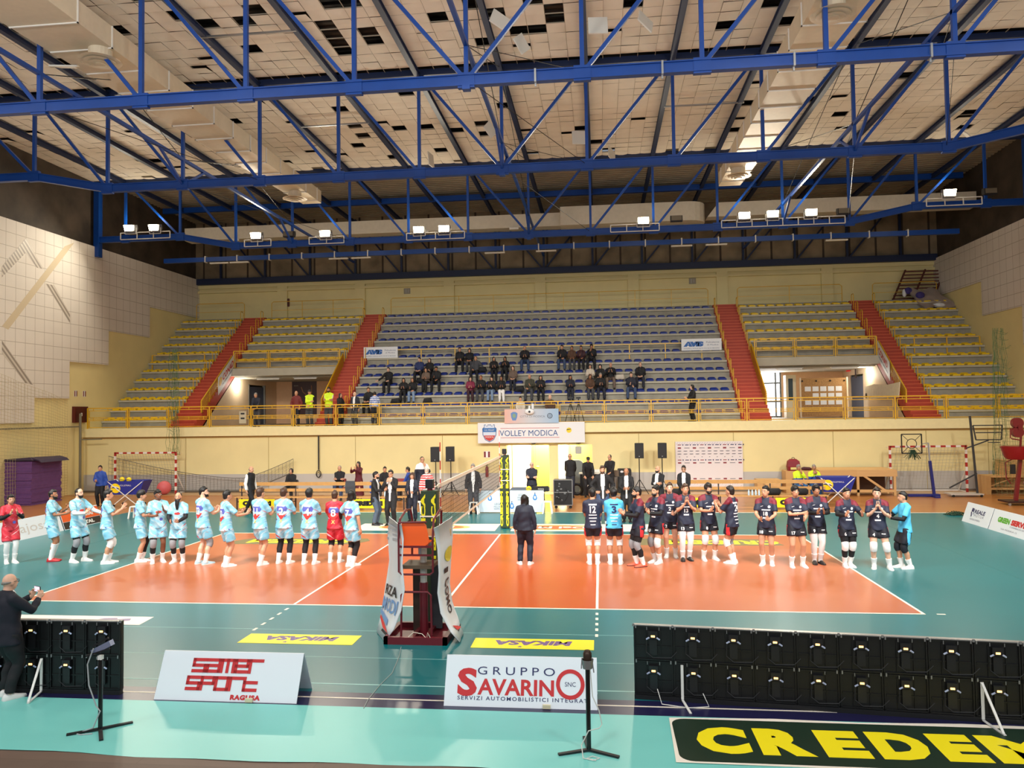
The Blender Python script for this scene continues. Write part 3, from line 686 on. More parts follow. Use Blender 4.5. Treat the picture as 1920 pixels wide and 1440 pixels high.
def rotx(a): c, s = math.cos(a), math.sin(a); return np.array([[1, 0, 0], [0, c, -s], [0, s, c]])
def roty(a): c, s = math.cos(a), math.sin(a); return np.array([[c, 0, s], [0, 1, 0], [-s, 0, c]])
def rotz(a): c, s = math.cos(a), math.sin(a); return np.array([[c, -s, 0], [s, c, 0], [0, 0, 1]])
def ik(S, W, l1, l2, pole):
    S, W = V(S), V(W); d = W-S; L = np.linalg.norm(d)
    L2 = min(L, (l1+l2)*.985); u = d/L; W = S+u*L2
    a = (l1*l1-l2*l2+L2*L2)/(2*L2); hh = math.sqrt(max(l1*l1-a*a, 0)); p = V(pole); p = unit(p-u*(p@u))
    return S+u*a+p*hh, W
# arm targets in body heights, facing -Y:  wrist (x outward, y, z), hand direction, palm normal (x inward), finger curl
ARM = {
 'clap': ((.04, -.20, .665), (-.15, -.62, .75), (-1, 0, .1), .12), 'clap_high': ((.045, -.19, .735), (-.18, -.5, .85), (-1, 0, 0), .12),
 'clap_low': ((.05, -.19, .60), (-.25, -.85, .35), (-1, .1, .2), .15), 'clap_open': ((.10, -.24, .68), (-.15, -.6, .78), (-1, 0, 0), .2),
 'down': ((.15, -.02, .475), (-.05, -.2, -1), (-1, 0, 0), .45), 'pocket': ((.125, -.06, .515), (-.5, -.2, -.8), (-.7, .7, 0), .8),
 'hips': ((.115, -.035, .555), (-.8, -.6, -.1), (-.5, .8, 0), .5), 'crossed': ((-.055, -.12, .675), (-1, .25, .1), (0, 1, 0), .35),
 'front': ((.035, -.16, .56), (-.6, -.5, -.5), (-.6, .8, 0), .5), 'phone': ((.04, -.19, .62), (-.25, -.8, .4), (-.5, .2, .9), .9),
 'film': ((.06, -.215, .765), (-.1, -.35, .95), (-1, 0, 0), .8), 'photo': ((.065, -.24, .82), (-.1, -.35, .95), (-1, 0, 0), .8), 'face': ((.03, -.12, .80), (-.3, .1, .95), (-.4, .9, 0), .5),
 'out': ((.30, -.10, .60), (1, -.35, -.25), (-.2, -.6, .7), .15), 'lean': ((.05, -.22, .58), (-.8, -.5, 0), (0, 0, -1), .5), 'back': ((.10, .10, .50), (-.6, .2, -.7), (-.5, -.8, 0), .4),
 'lap': ((.055, -.20, None), (-.5, -.8, -.2), (-.3, 0, -1), .4), 'pray': ((.02, -.13, .76), (-.1, -.1, 1), (-1, 0, 0), .05), 'reach_down': ((.12, -.22, .40), (0, -.4, -1), (-1, 0, 0), .5),
 'behind': ((.06, .13, .52), (-.8, .2, -.5), (0, -1, 0), .4), 'wide': ((.2, -.22, .64), (-.1, -.8, .6), (-1, 0, .2), .2), 'desk': ((.10, -.24, .575), (-.2, -1, -.2), (0, 0, -1), .3),
}
def skin_mat(t):
    return mat('skin_%d' % t, [srgb(226, 178, 150), srgb(206, 152, 120), srgb(176, 120, 88), srgb(132, 86, 62)][t], .5, noise=.03, nscale=20)
HAIRC = {'black': srgb(16, 13, 12), 'dark': srgb(34, 25, 20), 'brown': srgb(66, 44, 30), 'grey': srgb(140, 134, 126), 'white': srgb(206, 200, 190)}
def hair_mat(c): return mat('hair_'+c, HAIRC[c], .42, noise=.25, nscale=60, bump=.4, bscale=90)
NP = [0]
def person(label, loc, face=0, h=1.8, pose=('clap', 'clap'), sit=None, lean=0.0, head=(0, 0), skin=1, hair=('short', 'dark'), beard=None,
           top=None, bottom=None, shoes=None, socks=None, knee=None, shin=None, sleeve=None, legs=(.075, 0, .075, 0), build=1.0, voxel=.017, extras=None, group=None, foot=(8, 8), glasses=False, fem=False):
    """top = (kind, material[, material2]); bottom = (kind, material[, hem]); face in degrees, 0 looks at -Y, 90 at +X"""
    NP[0] += 1; seed = NP[0]; H = h; B = build
    R = rotx(lean)
    Pc = V(0, 0, .515*H) if sit is None else V(0, .03, sit+.062*H)
    up = lambda x, y, z: Pc+R@(V(x, y, z-.515)*H)               # body-height coordinates above the hips
    shx = (.086 if fem else .095)*B
    hd = up(0, -.022, .928); hr = rotz(math.radians(head[0]))@rotx(math.radians(head[1]))@R if lean > .5 else rotz(math.radians(head[0]))@rotx(math.radians(head[1]))
    body = MB(); bot = MB(); shirt = MB(); fing = MB(); fing.k = 0
    # ---- legs
    LEG = {}
    for i, s in enumerate((-1, 1)):
        hip = Pc+V(s*.048*H*B, 0, -.01*H)
        fx, fy = (legs[0], legs[1]) if i == 0 else (legs[2], legs[3])
        if sit is None:
            ank = V(s*fx*H*.75, fy*H, .05*H); kn, ank = ik(hip, ank, .235*H, .238*H, (s*.12, -1, 0)); ank[2] = .05*H
        else:
            kn = Pc+V(s*fx*H, -.245*H, .015*H); ank = V(kn[0]+s*.01, kn[1]+.03+fy*H, .05*H)
        LEG[s] = (hip, kn, ank)
        cf = kn*.62+ank*.38+V(0, .012*H, 0)
        body.rings([(hip+V(0, 0, .02*H), .056*H*B), (hip*.6+kn*.4, .05*H*B), (kn, .034*H), (cf, .035*H), (kn*.25+ank*.75, .025*H), (ank, .022*H), (ank-V(0, 0, .03*H), .022*H)], 10)
        fd = rotz(math.radians(s*foot[i]))@V(0, -1, 0)
        body.rings([(ank+fd*(-.01*H)-V(0, 0, .022*H), .02*H), (ank+fd*.09*H-V(0, 0, .035*H), .014*H)], 8)
    # ---- torso (skin)
    T = [(.47, .082, .058), (.53, .086, .06), (.60, .074, .052), (.70, .084, .058), (.765, .084, .057), (.81, .062, .047), (.845, .034, .036)]
    body.rings([(up(0, 0, z), (a*H*B, c*H*B)) for z, a, c in T], 14, up=V(0, 1, 0))
    body.rings([(up(0, .002, .835), .036*H), (up(0, -.006, .90), .032*H)], 10)
    # ---- head
    k = H/1.8*1.07; HM = hr
    def hp(x, y, z): return hd+HM@(V(x, y, z)*k)
    body.ball(hp(0, .012, .018), (.073*k, .09*k, .096*k), 16, 12, HM); body.ball(hp(0, -.022, -.04), (.056*k, .064*k, .075*k), 14, 10, HM)
    body.rings([(hp(0, -.075, .012), .008*k), (hp(0, -.1, -.022), .014*k), (hp(0, -.08, -.034), .012*k)], 6)
    for s in (-1, 1): body.ball(hp(s*.074, .006, -.005), (.01*k, .02*k, .031*k), 8, 6, HM)
    # ---- arms and hands
    ARMS = {}
    for i, s in enumerate((-1, 1)):
        w, hdir, pn, curl = ARM[pose[i]]
        S = up(s*shx, .004, .806)
        if w[2] is None: W = Pc+V(s*w[0]*H, w[1]*H, .075*H)
        else: W = up(s*w[0], w[1], w[2])
        pole = (s*.8, .5, -1) if pose[i] not in ('hips', 'crossed', 'photo', 'film', 'face', 'back') else {'hips': (s*1, .35, 0), 'crossed': (s*.8, -.1, -1), 'photo': (s*.7, -.2, -1), 'film': (s*.7, -.1, -1), 'face': (s*.6, -.3, -1), 'back': (s*.7, 1, 0)}[pose[i]]
        E, W = ik(S, W, .172*H, .15*H, pole); ARMS[s] = (S, E, W)
        a_ = .029*H*B
        body.ball(S, .031*H*B, 10, 8); body.rings([(S, .029*H*B), (S*.6+E*.4, a_), (E, .0225*H), (E*.65+W*.35, .0225*H), (W, .0145*H)], 10); body.rings([(up(s*.02, .004, .836), .024*H), (S*.96+up(0, 0, .80)*.04, .024*H*B)], 8)
        d = R@V(hdir[0]*s if pose[i] != 'crossed' else hdir[0]*s, hdir[1], hdir[2]); d = unit(d); nn = R@V(pn[0]*s, pn[1], pn[2]); nn = unit(nn-d*(nn@d)); ac = np.cross(d, nn)   # across the palm
        L = .052*H; Kn = W+d*L
        body.loft([[p+ac*a*x+nn*c*y for x, y in ((-1, -1), (1, -1), (1, 1), (-1, 1))] for p, a, c in ((W-d*.012*H, .015*H, .011*H), (W+d*.02*H, .021*H, .011*H), (Kn, .024*H, .0085*H))])
        for j, (o_, ln) in enumerate(((-.018, .040), (-.006, .046), (.006, .043), (.0175, .034))):
            q0 = Kn+ac*o_*H-d*.006*H; c1 = curl*.8; d1 = unit(d*math.cos(c1)+nn*math.sin(c1)+ac*o_*2.5); q1 = q0+d1*ln*H*.52; c2 = curl*2.0; d2 = unit(d*math.cos(c2)+nn*math.sin(c2)+ac*o_*2)
            fing.rings([(q0, .0056*H), (q1, .0050*H), (q1+d2*ln*H*.3, .0045*H), (q1+d2*ln*H*.48, .003*H)], 6)
        tb = W+d*.016*H-ac*.018*H; td = unit(-ac*.8+d*.75+nn*.35); fing.rings([(tb, .0072*H), (tb+td*.022*H, .006*H), (tb+td*.022*H+unit(td+d*.7)*.018*H, .0042*H)], 6)
    SK = skin_mat(skin)
    me = fuse(body, 'person', voxel, [SK], 2)
    # face
    ex = MB(); ex.v, ex.f, ex.m = fing.v, fing.f, [0]*len(fing.f)
    for s in (-1, 1):
        ex.k = 1; ex.ball(hp(s*.03, -.076, .012), (.0135*k, .006*k, .007*k), 8, 6, HM)
        ex.k = 2; ex.ball(hp(s*.03, -.081, .012), (.006*k, .003*k, .006*k), 8, 5, HM)
        ex.k = 3; ex.rings([(hp(s*.015, -.083, .03), .004*k), (hp(s*.032, -.081, .035), .005*k), (hp(s*.05, -.068, .028), .003*k)], 5)
    ex.k = 4; ex.ball(hp(0, -.083, -.062), (.022*k, .006*k, .006*k), 10, 6, HM)
    if glasses:
        ex.k = 2
        for s in (-1, 1): ex.torus(hp(s*.031, -.092, .01), .021*k, .0028*k, HM@V(0, 1, 0), 14, 4); ex.bar(hp(s*.052, -.088, .012), hp(s*.076, .0, .01), .004*k)
    hc = hair[1]
    join_extra(me, ex, [mat('eye_white', (.8, .78, .75), .3), mat('eye_dark', (.02, .015, .012), .3), hair_mat(hc if hc != 'white' else 'grey'), mat('lips', srgb(170, 100, 88), .5)])
    root = link(me, 'person'); root.location = loc; root.rotation_euler = (0, 0, math.radians(face)); tag(root, label, 'person', group)
    # ---- hair, beard
    if hair[0] not in ('bald', 'none'):
        hb = MB(); st = hair[0]
        if st in ('short', 'crop', 'curly', 'quiff', 'long', 'bob', 'pony'):
            g_ = {'crop': .94, 'short': 1.0, 'quiff': 1.0, 'curly': 1.1, 'long': 1.04, 'bob': 1.06, 'pony': 1.0}[st]
            hb.ball(hp(0, .026, .038), (.08*k*g_, .092*k*g_, .088*k*g_), 16, 10, HM)
            hb.ball(hp(0, .05, -.005), (.07*k*g_, .062*k*g_, .08*k), 14, 8, HM)
            for s in (-1, 1): hb.ball(hp(s*.056, .006, .03), (.022*k, .04*k, .045*k), 10, 6, HM)
            if st in ('quiff', 'short', 'curly'):
                q_ = random.Random(seed)
                for _ in range(14 if st != 'curly' else 26): a_ = q_.uniform(0, 6.28); t_ = q_.uniform(0, 1.0); hb.ball(hp(.07*math.sin(t_)*math.cos(a_), .012+.08*math.sin(t_)*math.sin(a_), .035+.088*math.cos(t_)), q_.uniform(.016, .026)*k*(1.15 if st == 'curly' else 1), 7, 5)
            if st in ('quiff', 'curly', 'short'): hb.ball(hp(0, -.022, .085), (.062*k, .055*k, .034*k*g_), 12, 8, HM)
            if st in ('long', 'bob'):
                zl = -.2 if st == 'long' else -.11
                hb.rings([(hp(0, .035, .03), (.086*k, .075*k)), (hp(0, .055, -.06), (.084*k, .055*k)), (hp(0, .078, zl), (.07*k, .03*k))], 12, up=V(0, 1, 0))
                for s in (-1, 1): hb.rings([(hp(s*.066, .0, .05), .03*k), (hp(s*.08, -.012, -.05), .028*k), (hp(s*.075, -.01, zl*.9), .018*k)], 8)
            if st == 'pony': hb.rings([(hp(0, .1, .03), .03*k), (hp(0, .14, -.05), .028*k), (hp(0, .12, -.16), .012*k)], 8)
        elif st == 'fringe': hb.rings([(hp(-.072, -.0, .01), .016*k), (hp(-.06, .06, .005), .022*k), (hp(0, .095, .0), .026*k), (hp(.06, .06, .005), .022*k), (hp(.072, 0, .01), .016*k)], 8)
        elif st == 'bun': hb.ball(hp(0, .03, .04), (.077*k, .085*k, .08*k), 14, 8, HM); hb.ball(hp(0, .03, .14), (.03*k, .03*k, .028*k), 10, 8)
        elif st == 'cap':
            hb.ball(hp(0, .018, .05), (.083*k, .098*k, .074*k), 16, 10, HM); hb.rings([(hp(0, -.06, .055), (.07*k, .012*k)), (hp(0, -.14, .04), (.05*k, .008*k))], 10, up=V(0, 0, 1))
        elif st == 'hood':
            hb.ball(hp(0, .035, .02), (.1*k, .1*k, .12*k), 16, 10, HM)
        link(fuse(hb, 'hair', .014 if voxel < .022 else .02, hair_mat(hc) if st not in ('cap', 'hood') else mat('hat_black', (.012, .012, .014), .7), 2, .005 if st not in ('cap', 'hood') else 0, seed), 'hair' if st not in ('cap', 'hood') else ('cap' if st == 'cap' else 'hood'), root)
    if beard:
        bb = MB(); bb.ball(hp(0, -.036, -.062), (.057*k, .056*k, .052*k), 12, 8, HM)
        bb.rings([(hp(-.066, -.01, -.01), .008*k), (hp(-.055, -.045, -.06), .014*k), (hp(0, -.085, -.085), .02*k), (hp(.055, -.045, -.06), .014*k), (hp(.066, -.01, -.01), .008*k)], 6)
        if beard == 'long': bb.rings([(hp(0, -.07, -.06), (.058*k, .03*k)), (hp(0, -.085, -.16), (.05*k, .028*k)), (hp(0, -.085, -.29), (.026*k, .016*k))], 10, up=V(0, 1, 0))
        link(fuse(bb, 'beard', .012, hair_mat(hc), 1, .002, seed), 'beard', root)
    # ---- clothes
    vc = max(voxel*1.15, .018); wob = .005
    if bottom:
        kind, m_ = bottom[0], bottom[1]
        hem = bottom[2] if len(bottom) > 2 else (.37 if kind == 'shorts' else .06)
        if sit is None or kind != 'shorts':
            bot.rings([(up(0, .0, .455), (.075*H*B, .058*H*B)), (up(0, 0, .50), (.096*H*B, .07*H*B)), (up(0, 0, .56), (.09*H*B, .064*H*B)), (up(0, 0, .60), (.082*H*B, .058*H*B))], 16, up=V(0, 1, 0))
        for s in (-1, 1):
            hip, kn, ank = LEG[s]
            if kind == 'shorts':
                t = (.505-hem)/(.505-.285); e = hip+(kn-hip)*t
                bot.rings([(hip+V(0, 0, .03*H), .06*H*B), (hip*.6+e*.4, .066*H*B), (e, .066*H*B)], 14)
            elif kind == 'skirt': pass
            else:
                r1, r2 = (.05, .04) if kind == 'trousers' else (.042, .03)
                lo = ank-V(0, 0, (.05-hem)*H*.6 if sit is None else .01*H)
                bot.rings([(hip+V(0, 0, .03*H), .064*H*B), (hip*.55+kn*.45, .06*H*B), (kn, r1*H*.92), (kn*.55+ank*.45+V(0, .010*H, 0), r1*H*.9), (lo, r2*H)], 12)
        if kind == 'skirt':
            bot.rings([(up(0, 0, .58), (.085*H, .065*H)), (up(0, 0, .48), (.11*H, .085*H)), (V(0, 0, .12*H), (.15*H, .12*H))], 16, up=V(0, 1, 0))
        stripe = bottom[3] if len(bottom) > 3 else None
        pt = None; ml = [m_]
        if stripe is not None: ml = [m_, stripe]; pt = lambda c: (np.abs(c[:, 1]-.0) < .022*H)*(np.abs(c[:, 0]) > .085*H)*(c[:, 2] < .52*H)
        link(fuse(bot, kind, vc, ml, 3, wob, seed, pt), kind, root)
    TOPO = None
    if top:
        kind, m_ = top[0], top[1]; loose = {'jersey': 1.1, 'jacket': 1.16, 'coat': 1.22, 'tee': 1.08, 'sweater': 1.12, 'blazer': 1.14, 'dress': 1.06}[kind]
        hemz = {'jersey': .475, 'jacket': .49, 'coat': .40, 'tee': .49, 'sweater': .49, 'blazer': .44, 'dress': .52}[kind]
        if sit is not None: hemz = max(hemz, .485)
        T2 = [(hemz, .106, .078), (.53, .097, .071), (.62, .086, .063), (.70, .089, .063), (.765, .088, .062), (.805, .072, .053), (.838, .045, .044), (.855, .038, .038)]
        if fem: T2 = [(z, a*(.94 if z > .6 else 1), c*(1.14 if .68 < z < .78 else 1)) for z, a, c in T2]
        shirt.rings([(up(0, 0, z), (a*H*B*loose, c*H*B*loose)) for z, a, c in T2], 18, up=V(0, 1, 0))
        if kind in ('jacket', 'coat', 'blazer'): shirt.rings([(up(0, .006, .84), .046*H), (up(0, .004, .872), .043*H)], 12)
        for s in (-1, 1):
            S, E, W = ARMS[s]; ra = (.0345 if kind in ('jersey', 'tee') else .033)*H*B*loose; shirt.ball(S, ra*.98, 12, 8); shirt.rings([(up(s*.026, .003, .836), .035*H), (S+V(0, 0, .003*H), ra*.9)], 10)
            if kind in ('jersey', 'tee'):
                e = S+(E-S)*.78; shirt.rings([(S, ra*.97), (S*.45+e*.55, ra*1.0), (e, ra*1.08)], 12)
            else:
                shirt.rings([(S, ra*.97), (S*.5+E*.5, ra*.95), (E, .029*H*loose), (E*.5+W*.5, .0275*H*loose), (W-unit(W-E)*.006*H, .0225*H*loose)], 12)
        ml = [m_]; pt = None; dz_ = Pc[2]-.515*H
        if len(top) > 2:
            ml = [m_, top[2]]; mode = top[3] if len(top) > 3 else 'yoke'
            if mode == 'yoke': pt = lambda c: (c[:, 2] > .775*H+.25*(.115*H-np.minimum(np.abs(c[:, 0]), .115*H)) )*(np.abs(c[:, 0]) > .045*H)
            elif mode == 'open': pt = lambda c: (c[:, 1] < -.03*H)*(np.abs(c[:, 0]) < .012*H+.16*np.maximum(c[:, 2]-(.54*H+Pc[2]-.515*H), 0))*(np.abs(c[:, 0]) < .034*H)
            elif mode == 'sleeves': pt = lambda c: (np.abs(c[:, 0]) > .112*H)
            elif mode == 'vest': pt = lambda c: 1-(np.abs(c[:, 0]) > .104*H)*(c[:, 2] < .80*H)
            elif mode == 'stripes': pt = lambda c: (np.mod(c[:, 2], .09) < .035)
            elif mode == 'upper': pt = lambda c: (c[:, 2]-dz_ > .735*H)
            elif mode == 'lower': pt = lambda c: (c[:, 2]-dz_ < .70*H)
        tm = fuse(shirt, kind, vc, ml, 3, wob*(1.2 if kind in ('jersey', 'tee') else 1), seed+5, pt); TOPO = link(tm, {'tee': 'shirt', 'jersey': 'jersey'}.get(kind, kind), root)
    if socks is not None:
        sm, lv = socks
        for s in (-1, 1):
            hip, kn, ank = LEG[s]; t = (lv-.05)/(.285-.05); e = ank+(kn-ank)*t; mid = ank*.5+e*.5
            b = MB(); rr_ = .03+.011*min(t*1.6, 1); b.rings([(ank-V(0, 0, .02*H), .03*H), (ank+V(0, 0, .012*H), .0275*H), (mid+V(0, .004*H*t, 0), (.0275+rr_)/2*H), (e+V(0, .006*H*t, 0), rr_*H)], 12); b.build('sock', sm, root, smooth=60)
    if knee is not None:
        ks = knee if isinstance(knee, (list, tuple)) else (knee, knee)
        for s, km in zip((-1, 1), ks):
            if km is None: continue
            hip, kn, ank = LEG[s]; u1 = unit(hip-kn); u2 = unit(ank-kn)
            b = MB(); b.rings([(kn+u1*.05*H, .044*H), (kn+u1*.02*H+V(0, -.004*H, 0), .045*H), (kn+u2*.02*H+V(0, -.004*H, 0), .0425*H), (kn+u2*.05*H+V(0, .003*H, 0), .04*H)], 12); b.build('knee_pad', km, root, smooth=60)
    if shin is not None:
        ss = shin if isinstance(shin, (list, tuple)) else (shin, shin)
        for s, km in zip((-1, 1), ss):
            if km is None: continue
            hip, kn, ank = LEG[s]
            b = MB(); b.rings([(kn*.45+hip*.55, .056*H), (kn, .0385*H), (kn*.62+ank*.38+V(0, .012*H, 0), .0385*H), (kn*.25+ank*.75, .0275*H)], 12); b.build('leg_sleeve', km, root, smooth=60)
    if sleeve is not None:
        ss = sleeve if isinstance(sleeve, (list, tuple)) else (sleeve, sleeve)
        for s, km in zip((-1, 1), ss):
            if km is None: continue
            S, E, W = ARMS[s]; b = MB(); b.rings([(S*.3+E*.7, .034*H), (E, .029*H), (E*.6+W*.4, .0265*H), (W, .019*H)], 10); b.build('arm_sleeve', km, root, smooth=60)
    if shoes is not None:
        su, so = shoes if isinstance(shoes, tuple) else (shoes, WHITE)
        for i, s in enumerate((-1, 1)):
            hip, kn, ank = LEG[s]; fd = rotz(math.radians(s*foot[i]))@V(0, -1, 0); fx = np.cross(fd, V(0, 0, 1)); g0 = V(ank[0], ank[1], 0)
            b = MB(); rg = []
            for t, wd, ht, lift in ((-.048, .016, .035, .006), (-.035, .025, .056, .0), (.0, .026, .058, 0), (.035, .026, .046, 0), (.07, .029, .034, 0), (.10, .026, .026, .002), (.122, .013, .018, .006)):
                c = g0+fd*t*H; q = [(-1, .012), (-1.0, .45), (-.75, .85), (-.3, 1), (.3, 1), (.75, .85), (1.0, .45), (1, .012)]
                rg.append([c+fx*a*wd*H+V(0, 0, lift*H*.5+z*ht*H) for a, z in q])
            b.loft(rg); sh = b.build('shoe', su, root, smooth=50)
            b = MB(); pl = [(a*wd*1.06*H, t*H) for t, wd, a in ((-.05, .016, 1), (-.035, .025, 1), (0, .026, 1), (.07, .0295, 1), (.1, .027, 1), (.124, .012, 1), (.124, .012, -1), (.1, .027, -1), (.07, .0295, -1), (0, .026, -1), (-.035, .025, -1), (-.05, .016, -1))]
            b.prism(pl, g0, fx, fd, .013*H); 
            zz = [p[2] for p in b.v]
            if min(zz) < -.001: b.v = [(p[0], p[1], p[2]+.013*H) for p in b.v]
            b.build('sole', so, sh)
    root_info = dict(root=root, up=up, H=H, ARMS=ARMS, LEG=LEG, hp=hp, top=TOPO, Pc=Pc)
    if extras: extras(root_info)
    return root_info
def on_cloth(info, vs, fs, name, m, cx, cz, side=1, obj=None, lift=.004):
    """lay flat (x, z) shapes on the back (side=1) or chest (side=-1) of the garment"""
    ob = obj or info['top']; me = ob.data
    key = me.name
    bv = info.setdefault('bvh_'+key, BVHTree.FromPolygons([v.co[:] for v in me.vertices], [tuple(p.vertices) for p in me.polygons]))
    out = []
    for x, z in vs:
        X = cx-x*side; hit = bv.ray_cast(Vector((X, side*1.0, cz+z)), Vector((0, -side, 0)))
        y = hit[0].y if hit[0] is not None else 0
        out.append((X, y+side*lift, cz+z))
    b = MB(); b.add(out, fs); return b.build(name, m, info['root'])
def cloth_text(info, s, hgt, m, cx, cz, side=1, name='shirt_number', bold=.02, wid=None, obj=None, shear=0, lift=.011):
    vs, fs = text_mesh(s, 1.0, bold=bold, shear=shear, res=4)
    c = (vs.min(0)+vs.max(0))/2; e = vs.max(0)-vs.min(0); vs = vs-c; k = hgt/e[1]; kx = (wid/e[0]) if wid else k
    return on_cloth(info, [(v[0]*kx, v[1]*k) for v in vs], fs, name, m, cx, cz, side, obj, lift)
def cloth_poly(info, poly, m, cx, cz, side=1, name='shirt_emblem', obj=None, lift=.004):
    P = np.array(poly, float); n = 5; vs = []; fs = []
    if len(P) < 12: q_ = -(-16//len(P)); P = np.array([P[i]+(P[(i+1) % len(P)]-P[i])*j/q_ for i in range(len(P)) for j in range(q_)])          # fan with rings so that the patch bends with the cloth
    c = P.mean(0); N = len(P)
    for r in range(n+1):
        for p in P: vs.append(tuple(c+(p-c)*r/n))
    for r in range(n):
        for j in range(N): fs.append((r*N+j, r*N+(j+1) % N, (r+1)*N+(j+1) % N, (r+1)*N+j))
    fs = [f for f in fs if f[0] >= N or True]
    return on_cloth(info, vs, fs, name, m, cx, cz, side, obj, lift)

def kit_mat(name, base, light, streak, blot):
    if name in MATS: return MATS[name]
    m = bpy.data.materials.new(name); m.use_nodes = True; nt = m.node_tree; N = nt.nodes.new; L = nt.links.new
    b = nt.nodes['Principled BSDF']; b.inputs['Roughness'].default_value = .6
    tc = N('ShaderNodeTexCoord')
    def layer(sc, rot, nsc, lo, hi, prev, col):
        mp = N('ShaderNodeMapping'); mp.vector_type = 'TEXTURE'; mp.inputs['Scale'].default_value = sc; mp.inputs['Rotation'].default_value = rot; L(tc.outputs['Object'], mp.inputs['Vector'])
        n = N('ShaderNodeTexNoise'); n.inputs['Scale'].default_value = nsc; n.inputs['Detail'].default_value = 2; L(mp.outputs[0], n.inputs['Vector'])
        r = N('ShaderNodeValToRGB'); r.color_ramp.elements[0].position = lo; r.color_ramp.elements[1].position = hi; L(n.outputs['Fac'], r.inputs['Fac'])
        x = N('ShaderNodeMix'); x.data_type = 'RGBA'; L(r.outputs['Color'], x.inputs['Factor'])
        if isinstance(prev, tuple): x.inputs['A'].default_value = prev+(1,)
        else: L(prev, x.inputs['A'])
        x.inputs['B'].default_value = col+(1,); return x.outputs['Result']
    o = layer((.5, .5, .13), (0, .75, 0), 1.9, .46, .68, base, light)
    o = layer((.55, .55, .06), (0, -.6, .3), 1.5, .655, .675, o, streak)
    o = layer((.3, .3, .12), (.2, .2, 0), 2.0, .71, .73, o, blot)
    L(o, b.inputs['Base Color']); MATS[name] = m; return m
KITA = kit_mat('kit_sky', srgb(128, 200, 226), srgb(206, 232, 240), srgb(206, 62, 74), srgb(70, 100, 176))
KITR = kit_mat('kit_red', srgb(196, 28, 48), srgb(214, 70, 84), srgb(240, 200, 204), srgb(60, 60, 150))
NAVY = mat('kit_navy', srgb(34, 40, 62), .65, noise=.06, nscale=8); NAVYD = mat('kit_navy_dark', srgb(20, 22, 34), .65); BURG = mat('kit_burgundy', srgb(116, 26, 44), .65, noise=.2, nscale=12)
LBLUE = mat('kit_light_blue', srgb(84, 190, 232), .6, noise=.04, nscale=8); REDS = mat('stripe_red', srgb(200, 40, 48), .6)
WSK = mat('cloth_white', srgb(238, 236, 234), .7); BLK = mat('cloth_black', srgb(20, 20, 24), .75, noise=.1, nscale=10); DKN = mat('cloth_dark_navy', srgb(26, 30, 46), .7, noise=.1, nscale=10)
GRYC = mat('cloth_grey', srgb(146, 148, 152), .7); DGRY = mat('cloth_dark_grey', srgb(64, 66, 72), .75); JEAN = mat('jeans_blue', srgb(54, 72, 104), .75, noise=.12, nscale=12); JEANL = mat('jeans_pale', srgb(120, 142, 172), .75, noise=.12, nscale=12)
SHW = (mat('shoe_white', srgb(236, 234, 230), .5), mat('sole_white', srgb(222, 220, 216), .6)); SHR = (mat('shoe_red', srgb(176, 24, 34), .5), mat('sole_red', srgb(140, 20, 26), .6)); SHO = (mat('shoe_orange', srgb(240, 90, 60), .5), mat('sole_dark', srgb(40, 36, 40), .6)); SHB = (mat('shoe_black', srgb(22, 22, 24), .4), MATS['sole_dark'])
HIVIS = mat('hivis_yellow', srgb(210, 240, 30), .6, emit=0); ROYAL = mat('jacket_royal', srgb(30, 70, 160), .6, noise=.06, nscale=10)
WHT = mat('print_white', srgb(246, 246, 246), .6); PUR = mat('print_purple', srgb(92, 100, 188), .6); PRED = mat('print_red', srgb(218, 62, 58), .6); PYEL = mat('print_yellow', srgb(240, 210, 120), .6); PNAV = mat('print_navy', srgb(24, 30, 84), .6)

# ================================================================ railings of the stand (built before the people who lean on them)
def rail_panel(b, x0, x1, y, z0, z1):
    """two stacked welded loops between x0 and x1"""
    h = z1-z0; r = .018
    for a, c in ((.06, .40), (.54, .88)):
        za, zc = z0+h*a, z0+h*c
        for p, q in (((x0, y, za), (x1, y, za)), ((x0, y, zc), (x1, y, zc)), ((x0, y, za), (x0, y, zc)), ((x1, y, za), (x1, y, zc))): b.bar(p, q, .03)
    for x in (x0+.22, (x0+x1)/2, x1-.22):
        b.bar((x, y, z0+h*.88), (x, y, z1), .024); b.bar((x, y, z0+h*.40), (x, y, z0+h*.54), .024)
    b.bar((x0, y, z0+h*.47), (x1, y, z0+h*.47), .028)
def railing(name, x0, x1, y, z0, z1, n, label, org=None):
    g = thing(name, ((x0+x1)/2, y, z0), label, 'railing'); ox = (x0+x1)/2; p = (x1-x0)/n
    for i in range(n):
        a = x0+p*i-ox
        b = MB(); rail_panel(b, a+.09, a+p-.09, 0, 0, z1-z0); b.build('rail_panel', YEL, g)
    for i in range(n+1):
        a = x0+p*i-ox; b = MB(); b.bar((a, 0, 0), (a, 0, z1-z0), .055); b.build('post', YEL, g)
    b = MB(); b.bar((x0-ox, 0, z1-z0), (x1-ox, 0, z1-z0), .05); b.build('handrail', YEL, g)
    return g
railing('balcony_railing', -22.6, 22.8, 16.93, ZB, 4.25, 21, 'long yellow steel railing along the edge of the balcony')
railing('passage_railing', -17.4, -11.2, 22.1, 6.42, 7.42, 3, 'yellow railing over the passage with the dark poster')
railing('passage_railing', 11.25, 17.35, 22.1, 6.42, 7.42, 3, 'yellow railing over the passage with the notice board')
